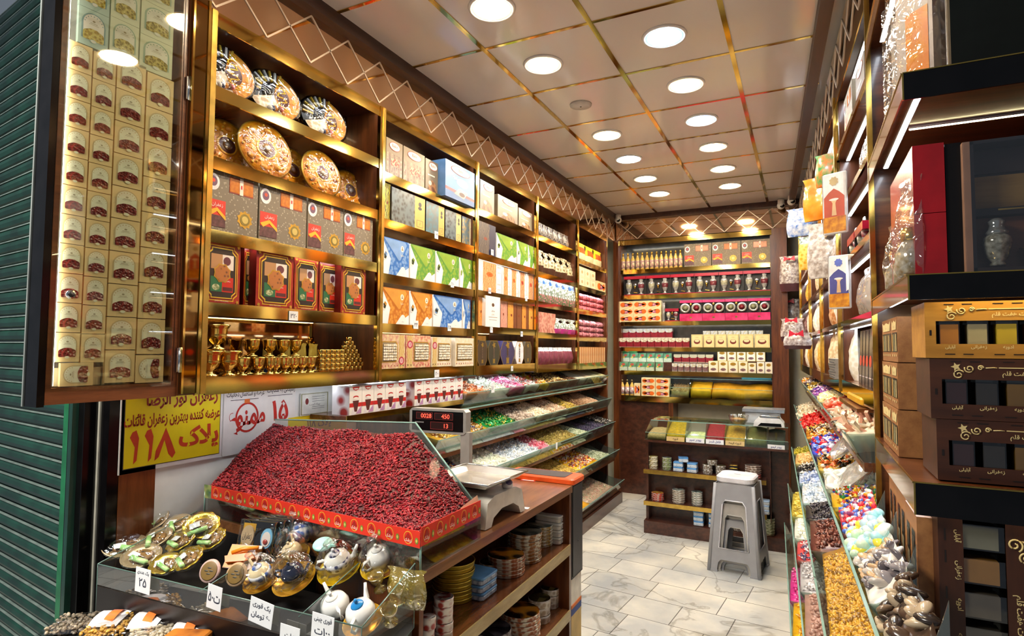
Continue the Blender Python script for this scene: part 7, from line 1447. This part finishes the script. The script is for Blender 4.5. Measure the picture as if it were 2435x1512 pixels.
OB_ = M('d8981c', .3, kind='cells', col2='f0c060', scale=50); CBG = M('e4dcc4', .3, kind='cells', col2='f4f0e4', scale=50); SB_ = M('a8a4a0', .25, kind='noise', col2='d8d4d0', scale=40, bump=.5); TB_ = M('c8a878', .3, kind='cells', col2='e8d4b0', scale=50); PBG = M('8a7468', .25, kind='noise', col2='c8bcb4', scale=45, bump=.5); RBG = M('5a2a30', .25, kind='noise', col2='a88a84', scale=30)
R_ = [  # (Y, shelf, w, h, material, name words)
 (2.95, 4, .10, .23, CBG, 'tall cream nut bag'), (3.42, 4, .12, .25, TB_, 'long tan nut bag'), (3.60, 4, .12, .24, TB_, 'slim tan nut bag'), (4.08, 4, .13, .24, OB_, 'yellow nut bag'), (4.28, 4, .13, .24, OB_, 'golden nut bag'), (4.55, 4, .13, .22, TB_, 'tan crisp bag'), (5.0, 4, .14, .24, SB_, 'silver bag'), (5.25, 4, .14, .23, OB_, 'amber sweets bag'), (5.55, 4, .14, .23, CBG, 'cream bag by the corner'),
 (3.25, 3, .13, .22, CBG, 'cream crisp bag'), (3.5, 3, .13, .20, M('b8703a', .3, kind='cells', col2='e0b080', scale=40), 'rust and white bag'), (4.1, 3, .13, .22, OB_, 'yellow sweets bag'), (4.3, 3, .13, .22, CBG, 'white sweets bag'), (4.6, 3, .12, .2, CBG, 'pale nut bag'), (5.0, 3, .14, .22, OB_, 'orange bag'), (5.25, 3, .14, .22, CBG, 'white bag'), (5.6, 3, .12, .2, RBG, 'dark red corner bag'),
 (3.15, 2, .16, .20, PBG, 'brown gift bag'), (3.4, 2, .16, .20, PBG, 'grey-brown gift bag'), (3.7, 2, .14, .2, CBG, 'cream snack bag'), (4.1, 2, .14, .22, CBG, 'white snack bag'), (4.35, 2, .14, .22, TB_, 'beige snack bag'), (5.0, 2, .14, .2, CBG, 'cream nougat bag'), (5.3, 2, .14, .22, OB_, 'yellow nougat bag'),
 (3.2, 1, .16, .20, PBG, 'brown foil bag'), (3.5, 1, .16, .18, SB_, 'silver foil bag'), (4.1, 1, .15, .2, WB, 'white and green sweets bag'), (4.5, 1, .15, .2, WB, 'printed white sweets bag'), (5.1, 1, .15, .19, M('3a6ab8', .3, kind='cells', col2='e4e4e0', scale=40), 'blue printed bag'), (5.4, 1, .15, .19, OB_, 'orange printed bag'),
 (3.3, 0, .15, .19, SB_, 'grey foil bag'), (4.2, 0, .15, .2, CBG, 'cream foil bag'), (5.2, 0, .15, .18, WB, 'white printed bag')]
SHN = ['top', 'second', 'third', 'fourth', 'lowest']
for k, (Y, s, w, h, m, nm) in enumerate(R_):
    placeR(bag(w, h, .07, m, seed=200+k, top=FILM if 0 else None), 'sweets_bag', Y, RZ[s], '%s on the %s right-wall shelf, %s bay from the spice stand' % (nm, SHN[s], ORD[min(3, int((Y-2.1)/.9))]), 'bag', None, off=.0 if Y > 3 else .02)
# nearest bay, upper shelves: film-wrapped gift bags and boxes
placeR(bag(.28, .19, .10, glassy('f8f4f0', .16, .12, 1, 14, .45, 'f0e4dc'), seed=301), 'gift_bag', 2.52, RZ[2]-.25+.0, 'large milky cellophane bag with orange insert on the fourth shelf of the nearest right bay', 'bag', off=.0)
placeR(MB().box(-.08, .08, 0, .02, 0, .15, M('e8501c', .35)), 'orange_insert', 2.40, RZ[3]+.0, 'orange card standing inside the milky cellophane bag', 'card', off=.12)
for k in range(2): 
    o = setbox(.2, .10, .08).build('gift_set'); placeR(o, '', 2.55+.22*k, RZ[2], 'crimson urn gift set on the third shelf, nearest right bay, %s from the front' % ORD[k], 'gift set', 'crimson sets on the right', off=.05)
placeR(bag(.26, .2, .08, glassy('f8f8f8', .2, .1, 1, 16, .3, 'e8e0e4'), seed=305), 'gift_bag', 2.5, RZ[1], 'clear wrapped gift bag on the second shelf of the nearest right bay', 'bag')
placeR(carton(.24, .2, .08, BEI, a_honey), 'gift_box', 2.74, RZ[0], 'honeycomb gift box on the top shelf of the nearest right bay', 'gift box')
placeR(carton(.20, .17, .08, M('8a8480', .3), a_bykit('9a948c', 1)), 'wafer_box', 2.42, RZ[0], 'grey box in front of the honeycomb box on the top right shelf', 'box')
# things hanging from the shelf edges
def hangcard(w, h, c, c2):
    g = MB(); g.rbox(-w/2, w/2, 0, .012, 0, h, .01, M('e8e4e0', .35)); g.poly([(-w*.42, h*.28), (w*.42, h*.28), (w*.42, h*.6), (w*.22, h*.68), (0, h*.74), (-w*.22, h*.68), (-w*.42, h*.6)], -.0012, M(c, .4)); g.rect(-w*.46, w*.46, h*.03, h*.28, -.001, M('e09a20', .35, kind='noise', col2='a85a14', scale=40)); g.star(0, h*.86, w*.2, .8, 8, -.0012, M(c2, .4)); g.poly([(-w*.1, h*.3), (w*.1, h*.3), (w*.06, h*.5), (w*.14, h*.56), (-w*.14, h*.56), (-w*.06, h*.5)], -.002, M('d8b080', .4)); g.disc(0, h*.56, w*.2, h*.02, -.0024, M('e8dcd0', .3)); return g
def hang(o, px, py, d, nm, lab, cat, grp=None, face=None, yfix=None):
    Y = yR(px, 1.9, d); P = np.array([XR(Y, d), Y, 0]); dd = ray(px, py); t = (Y)/dd[1]; z = 1.5+dd[2]*t
    o = o.build(nm) if isinstance(o, MB) else o; o.location = (XR(Y, d), Y, z); o.rotation_euler = (0, 0, face if face is not None else -.35); return tag(o, lab, cat, grp)
hang(hangcard(.092, .24, 'b8482c', 'b8a070'), 1986, 556, -.055, 'hanging_pack', 'white packet with terracotta arch print hung in the second right bay', 'packet', face=-.5)
hang(hangcard(.085, .215, '4a4a8a', '5a6ab8'), 1993, 734, -.035, 'hanging_pack', 'white packet with violet arch print hung over the lower right shelves', 'packet', face=-.5)
def crinkle(w, h, seed, c1, c2): return bag(w, h, .06, M(c1, .2, kind='noise', col2=c2, scale=9, bump=.8, coat=.5), tuft=False, seed=seed)
hang(crinkle(.16, .24, 400, 'f07a10', 'ffb040'), 1940, 522, -.045, 'crisp_bag', 'bright orange crinkled bag hanging highest among the right shelves', 'bag', face=-.5)
hang(bag(.12, .16, .05, M('3a9a50', .25, kind='noise', col2='e8702a', scale=30), seed=401), 1966, 440, -.03, 'sweets_bag', 'small green and red bag tucked behind the orange crinkled bag', 'bag', face=-.5)
hang(bag(.2, .2, .06, M('d8d8d8', .25, kind='noise', col2='3a6ab0', scale=30, bump=.5), seed=402), 1905, 560, -.07, 'sweets_bag', 'blue and white printed bag hung near the back right corner', 'bag', face=-.3)
for k, (px, py, h) in enumerate(((1879, 692, .33), (1874, 775, .26), (1881, 812, .20), (1892, 830, .12))):
    e2 = empty('cellophane_bag'); bag(.19, h, .08, M('7a6866', .2, kind='noise', col2='d0c8c4', scale=40, coat=.5, bump=.6), seed=410+k, low=M('4a2a30', .3), lz=(.2, .6)).build('body', e2)
    g = MB(); 
    for s in (-1, 1): g.prism([(0, h*.9), (s*.045, h*.9+.03), (s*.05, h*.9-.02)], -.012, -.004, M('c81a34', .3))
    g.ell((0, -.01, h*.9), (.012, .01, .012), M('e02a40', .3), 8, 5); g.build('ribbon', e2)
    hang(e2, px, py, -.085-.004*k, '', 'cellophane sweets bag with red ribbon by the back pillar, %s down the string' % ORD[k], 'bag', 'red ribbon bags by the pillar', face=-.15)
hang(bag(.17, .30, .06, M('a09084', .22, kind='noise', col2='e0d8d0', scale=35, coat=.4, bump=.6), seed=420), 1950, 660, -.03, 'sweets_bag', 'grey-beige wrapped nougat bag hanging below the orange bag', 'bag', face=-.5)
hang(bag(.12, .22, .05, OB_, seed=421, top=WB), 1918, 640, -.05, 'sweets_bag', 'orange-bottomed white bag hanging third from the back pillar', 'bag', face=-.4)
P = (XR(2.62, -.012), 2.62, 1.735); tag(MB().box(-.035, .035, 0, .001, 0, .13, PAPER).build('price_card', loc=P, rz=RZR), 'long white price card on the shelf edge over the tall dark boxes', 'price card')
# ---------------------------------------------------------------- spice box stand in the right foreground
NX, NY0, NY1 = .193, 1.40, 2.085; SZ = [2.45, 2.064, 1.651, 1.242, .845]
st = empty('spice_stand', (0, 0, 0), 0, 'black and gold edged display stand of wooden spice boxes in the right foreground', 'display stand')
GB_ = M('b99a4c', .15, .9)
for k, z in enumerate(SZ):
    hgt = (.062, .055, .049, .062, .05)[k]
    s = MB().box(NX, .80, NY0+.004, NY1, z-.014, z, WOODX).build('shelf', st)
    MB().box(NX, .80, NY0, NY0+.004, z-hgt, z, BLACK).box(NX-.002, .80, NY0-.0015, NY0+.005, z, z+.0022, GB_).box(NX-.003, NX, NY0-.001, NY0+.004, z-hgt, z, GB_).build('front_edge', s)
    MB().box(NX-.003, NX, NY0+.004, NY1, z-hgt*.9, z+.001, M('6a4428', .12, kind='wood', col2='94683c', scale=5, coat=.5)).box(NX-.005, NX-.003, NY0, NY1, z-.001, z+.002, GB_).build('side_edge', s)
    if k < 4:
        l = MB().box(NX+.03, NX+.044, NY0+.05, NY1-.05, z-.022, z-.014, WHITE).box(NX+.032, NX+.042, NY0+.052, NY1-.052, z-.0235, z-.022, LED).build('light_strip', st)
        if k in (1, 2, 3):
            yy = NY0+(.30 if k == 1 else .008)
            MB().box(NX+.05, .78, yy, yy+.010, z-.020, z-.0142, WHITE).box(NX+.052, .778, yy+.001, yy+.009, z-.0212, z-.020, emis('ffe9b0', 26 if k == 2 else 8 if k > 1 else 14)).build('light_strip', st)
MB().box(NX, .80, NY1, NY1+.014, 0, 2.9, WOODX).build('back_panel', st)
MB().box(.80, .82, NY0, NY1, 0, 2.9, WOODX).build('side_panel', st)
MB().box(NX-.004, NX+.010, NY1-.01, NY1+.012, .845, 2.9, GB_).build('corner_post', st)
WB_LIT = M('9a6a24', .45, kind='wood', col2='b88434', scale=4, stretch=(.8, 6, 6)); IVO = M('d8c48a', .5); DARKIN = M('1e1512', .35)  # top box wood: strip light painted in as a paler yellow tone
def spicebox(w, h, d, cols, wood=WB_LIT, n=None, lab2=True):
    e2 = empty('wooden_spice_box'); pitch = .0495*h/.122; n = n or int((w-.03)/pitch); k = h/.122
    g = MB(); x0 = -w/2
    wz0, wz1 = h*.25, h*.66
    ys = .003
    g.box(-w/2, w/2, .0, ys, 0, wz0, wood); g.box(-w/2, w/2, 0, ys, wz1, h, wood); g.box(-w/2, -w/2+.020*k, 0, ys, wz0, wz1, wood); xe = -w/2+.020*k+n*pitch
    if xe < w/2: g.box(xe, w/2, 0, ys, wz0, wz1, wood)
    g.box(-w/2, w/2, ys, d, 0, .003, wood); g.box(-w/2, w/2, ys, d, h-.003, h, wood); g.box(-w/2, -w/2+.003, ys, d, .003, h-.003, wood); g.box(w/2-.003, w/2, ys, d, .003, h-.003, wood)
    for q in range(6):
        x = -w/2+.035*k+q*.085*k
        for s in (0, .032*k):
          if x+s+.018*k > w/2-.004: continue
          g.rect(x+s, x+s+.018*k, h*.06, h*.078, -.0005, DARKIN); g.rect(x+s, x+s+.018*k, h*.945, h*.962, -.0005, DARKIN)
    g.rect(-w/2+.008*k, -w/2+.012*k, h*.4, h*.5, -.0005, DARKIN); g.build('case', e2)
    o_ = MB(); cx = -w/2+.040*k; 
    def spiral(cx, cz, r, t0, turns): return [(cx+r*(1-.8*i/24)*math.cos(t0+turns*2*PI*i/24), -.001, cz+r*(1-.8*i/24)*math.sin(t0+turns*2*PI*i/24)) for i in range(25)]
    for c, cz, r, t0 in ((.048, .74, .010, .5), (.066, .84, .0085, 2.8), (.084, .855, .005, 0)): o_.tube(spiral(-w/2+c*k, cz*h, r*k, t0, 1.4), .0013*k, IVO, 5)
    o_.star(-w/2+.044*k, .87*h, .009*k, .45, 5, -.001, IVO); o_.tube([(-w/2+.092*k, -.001, .855*h), (-w/2+.104*k, -.001, .862*h), (-w/2+.11*k, -.001, .858*h)], .001*k, IVO, 5)
    o_.box(-w/2+.113*k, w/2-.01, -.001, 0, .853*h, .868*h, IVO)
    o_.text('ادویه جات هفت قلم', -w/2+(.078+.085)*k, .755*h, .105*h, -.0012, IVO, w=.17*k, bold=.02); o_.build('carved_ornament', e2)
    t_ = MB()
    for q in range(n):
        x = -w/2+.020*k+(q+.5)*pitch; t_.text(('آبلیلی', 'زعفرانی', 'ادویه', 'گوجه', 'کباب', 'ماهی', 'کاری')[q % 7], x, .195*h, .075*h, -.0008, IVO, w=pitch*.6, bold=.02)
    t_.build('lettering', e2)
    for q in range(n):
        x = -w/2+.020*k+(q+.5)*pitch; p = MB(); r = pitch*.33; p.box(x-r, x+r, .006, .006+2*r*.9, .004, h*.60, M(cols[q % len(cols)], .5 if 1 else .3, var=.1, coat=.3)); p.box(x-r*1.12, x+r*1.12, .0045, .010+2*r, .0035, h*.66, glassy('f0f0ec', .08, .05)); p.build('spice_jar', e2)
    MB().box(-w/2+.004, w/2-.004, d*.7, d*.7+.002, .004, h-.004, M('3a2a20', .5)).build('inner_board', e2)
    return e2
C1 = ['c8801c', 'c8b88a', 'e8c410', 'c87a1c', 'e0d4a0', '8a3a1a', '6a6a2a']; C2 = ['3a1a1e', '2e2824', '8a641a', '2a201e', '4a2a1a', '3a342a']
WBD = M('341a10', .45, kind='wood', col2='4a2818', scale=4, stretch=(.8, 6, 6))
for k, (x, z, h, cc, wd, lab) in enumerate(((.222, 1.4865, .112, C1, WB_LIT, 'brightly lit wooden spice box with seven spices, top of the foreground stack'), (.228, 1.366, .119, C2, WBD, 'dark wooden spice box in the middle of the foreground stack'), (.236, 1.2455, .1195, C2, WBD, 'dark wooden spice box at the bottom of the foreground stack'))):
    o = spicebox(.40, h, .16, cc, wd); o.location = (x+.20, 1.437, z); tag(o, lab, 'spice box', 'wooden spice boxes on the stand')
# a spice box standing on end below
o = spicebox(.352, .16, .13, ['8a8a7a', 'a87a3a', '6a6258', '5a544c', '4a443c', '6a4a3a'], WBD, n=5); o.rotation_euler = (0, PI/2, 0); o.location = (.232, 1.43, 1.0235); tag(o, 'dark wooden spice box standing on end under the lowest black-edged shelf', 'spice box', 'wooden spice boxes on the stand')
o = spicebox(.352, .16, .13, ['8a8a7a', 'a87a3a', '6a6258', '5a544c'], WBD, n=5); o.rotation_euler = (0, PI/2, 0); o.location = (.40, 1.43, 1.0235); tag(o, 'second wooden spice box on end, cut by the right picture edge', 'spice box', 'wooden spice boxes on the stand')
MB_ = M('8a5a34', .45, kind='wood', col2='a87444', scale=5, stretch=(.8, 6, 6))
def smallbox(w, h, d):
    g = MB(); g.box(-w/2, w/2, 0, d, 0, h, MB_); 
    for a, b in ((-.46, .12), (.18, .48)):
        x0, x1 = a*w, b*w; g.rect(x0, x1, .22*h, .66*h, -.0008, DARKIN); n = 6 if b < .2 else 3
        for q in range(n): xx = x0+(x1-x0)*(q+.5)/n; g.rect(xx-.3*(x1-x0)/n, xx+.3*(x1-x0)/n, .24*h, .62*h, -.0014, M(('a8884a', '8a8a6a', 'b8a878', '6a5a3a', 'c0a870', '7a6a4a')[q], .4)); g.rect(xx-.2*(x1-x0)/n, xx+.2*(x1-x0)/n, .12*h, .17*h, -.0012, IVO)
        g.poly([(x0+.1*(x1-x0), .72*h), (x1-.1*(x1-x0), .72*h), (x1-.02*(x1-x0), .95*h), (x1-.2*(x1-x0), .88*h), ((x0+x1)/2, .93*h), (x0+.2*(x1-x0), .88*h), (x0+.02*(x1-x0), .95*h)], -.0012, IVO); g.text('ادویه', (x0+x1)/2, .79*h, .07*h, -.0018, M('6a4a2a', .5), w=(x1-x0)*.5)
    return g
for r in range(3):
    o = smallbox(.30, .112, .05).build('small_spice_box', loc=(.204+.002*r, 1.86, 1.2435+.1145*r), rz=-PI/2); tag(o, 'small wooden spice box facing the aisle on the stand side, %s from the bottom' % ORD[r], 'spice box', 'aisle-facing small spice boxes')
def uprightbox(w, h, d):
    g = MB(); g.box(-w/2, w/2, 0, d, 0, h, MB_)
    for s in (-.22, .22):
        g.rect((s-.13)*w, (s+.13)*w, .1*h, .88*h, -.0008, DARKIN)
        for q in range(5): g.rect((s-.10)*w, (s+.10)*w, (.12+.15*q)*h, (.24+.15*q)*h, -.0014, M(('8a98a0', '5a544c', '6a7a84', 'a89a80', '4a443c')[q], .25))
    return g
for k in range(3):
    o = uprightbox(.15, .31, .05).build('upright_spice_box', loc=(.205+.003*k, 1.56+.17*k, .847), rz=-PI/2); tag(o, 'upright wooden spice box behind the lower side glass of the stand, %s from the front' % ORD[k], 'spice box', 'upright boxes behind the side glass')
MB().box(NX-.006, NX-.003, NY0+.01, NY1, .85, .96, glassy('eef2f0', .12)).build('side_glass', st)
# middle shelf: red case, dark case, jar bags and the open wooden gift case
z = 1.6535
xa, xb = xB(2167, 1.8, 1.44), xB(2243, 1.8, 1.44); hR = float(on(2205, 343, (0, 1, 0), 1.44)[2])-z
RC = M('a00f18', .25, coat=.3); g = MB(); g.box(0, xb-xa, 0, .34, 0, hR*.47, RC); g.box(0, xb-xa, 0, .34, hR*.475, hR, RC)
o = g.build('red_gift_case', loc=(xa+.004, 1.44, z)); tag(o, 'tall bright red gift case standing at the corner of the middle stand shelf', 'gift case')
xd = xB(2287, 1.8, 1.44); tag(MB().box(0, xd-xb-.004, 0, .3, 0, hR*.99, M('0c0b0d', .4, spec=.3)).build('black_gift_case', loc=(xb+.006, 1.445, z)), 'black case side pressed between the red case and the wooden gift case', 'gift case')
for k, (px, Y, h) in enumerate(((2150, 1.50, .21), (2128, 1.66, .19), (2112, 1.82, .18))):
    e2 = empty('glass_jar_bag'); X0 = NX+.002
    g = MB(); r = .030; g.lathe([(r*.7, 0), (r, .01), (r*1.05, .05), (r*.7, .07), (r*.6, .078)], M('b8b4a8', .1, .2, kind='noise', col2='8a7a58', scale=70, coat=.6), n=16); g.build('jar', e2); MB().lathe([(r*.62, .078), (r*.66, .082), (r*.66, .105), (0, .107)], BRASS, n=14).build('lid', e2)
    b = bag(.085, h, .075, glassy('fafafa', .08, .08, 1, 22, .04, 'fafafa'), seed=500+k); b.v = [(x, y-.037, zz_) for x, y, zz_ in b.v]; b.build('wrapper', e2)
    e2.location = (xB(px, z+.04, Y) if k == 0 else NX+.036, Y, z); e2.location.x = NX+.034 if k else .158+.06-.03; tag(e2, 'film-wrapped glass jar with gold lid on the middle stand shelf, %s from the front' % ORD[k], 'jar', 'wrapped jars on the stand')
    e2.rotation_euler[2] = -1.2
    if k == 0: e2.location = (NX-.012+.028, 1.475, z); 
xw = xB(2292, 1.8, 1.43)
e2 = empty('wooden_gift_case', (xw, 1.43, z), 0, 'open glass-fronted wooden gift case with a glass urn on the middle stand shelf', 'gift case')
Hc = .262; VN = M('8a6a34', .4, kind='wood', col2='a8884a', scale=4, stretch=(.7, 6, 5)); VN2 = M('5a3018', .4, kind='wood', col2='7a4824', scale=4, stretch=(.7, 6, 5))
Wc = .34
MB().box(0, Wc, .05, .056, .03, Hc, M('2a1c14', .4)).box(0, .012, 0, .05, 0, Hc, M('b08468', .5)).box(.012, Wc, 0, .05, Hc-.006, Hc, M('20181a', .3)).box(.012, .018, .0, .05, 0, Hc, M('20181a', .3)).build('frame', e2)
MB().box(.018, Wc, .046, .0495, .135, .20, VN).box(.018, Wc, .044, .0495, .205, .25, M('2c1d1c', .4)).build('lid_lining', e2)
MB().box(.018, Wc, .046, .0495, .012, .115, VN2).box(.012, Wc, 0, .05, 0, .010, M('2a1a14', .4)).build('base_lining', e2)
MB().box(.018, Wc, .030, .046, .117, .132, M('1a1214', .3)).box(.06, .10, .028, .030, .126, .129, GOLDB).build('hinge_bar', e2)
ju = empty('glass_urn', (xw+.055, 1.452, z+.014), 0, 'stoppered glass urn of pistachios inside the wooden gift case', 'urn')
MB().lathe([(.012, 0), (.014, .003), (.010, .008), (.018, .018), (.0235, .045), (.0225, .056), (.017, .062)], M('7a7660', .1, .2, kind='noise', col2='c8c8b8', scale=90, coat=.8), n=20).build('body', ju); MB().lathe([(.018, .062), (.020, .066), (.015, .072), (.012, .08), (.015, .088), (.008, .094), (0, .096)], M('b8bcb8', .06, .6), n=18).build('stopper', ju)
br_ = MB().lathe([(0, 0), (.012, 0), (.008, .006), (.012, .018), (.015, .022), (.012, .022), (0, .014)], BRASS, n=16).build('brass_mortar', loc=(xw+.108, 1.455, z+.0125)); br_.scale = (1.3, 1.3, 1.6); tag(br_, 'small brass mortar inside the wooden gift case at the picture edge', 'mortar')
MB().box(.0, Wc, -.003, -.001, -.0, Hc, glassy('fafafa', .05, .05)).build('front_pane', e2)
# top shelf of the stand
z = 2.0665
tag(MB().box(0, .42, 0, .02, 0, .30, M('121918', .7, spec=.2)).box(-.004, 0, 0, .02, 0, .30, M('8a7a60', .4)).build('framed_case', loc=(xB(2262, 2.1, 1.45), 1.45, z)), 'tall dark green-black case front on the top stand shelf', 'gift case')
e2 = empty('wrapped_gift', (NX+.035, 1.50, z), -.9, 'tall film-wrapped gift with orange panel on the top stand shelf', 'gift'); 
MB().box(-.045, .045, 0, .02, .0, .30, M('b8b0ac', .3, kind='noise', col2='d8ccc8', scale=10)).rect(-.02, .035, .0, .17, -.001, M('f09a10', .3, kind='noise', col2='e87a08', scale=20)).build('card', e2); MB().rbox(-.055, .055, -.03, .045, 0, .305, .02, glassy('fafafa', .1, .08, 1, 18)).build('wrapper', e2)
e2 = empty('wrapped_gift', (NX+.05, 1.70, z), -.9, 'second silvery film-wrapped gift behind the orange-panelled one', 'gift'); MB().box(-.045, .045, 0, .02, .0, .28, M('a8a4a4', .3, kind='noise', col2='d8d4d8', scale=10)).build('card', e2); MB().rbox(-.055, .055, -.03, .045, 0, .30, .02, glassy('fafafa', .1, .08, 1, 18)).build('wrapper', e2)
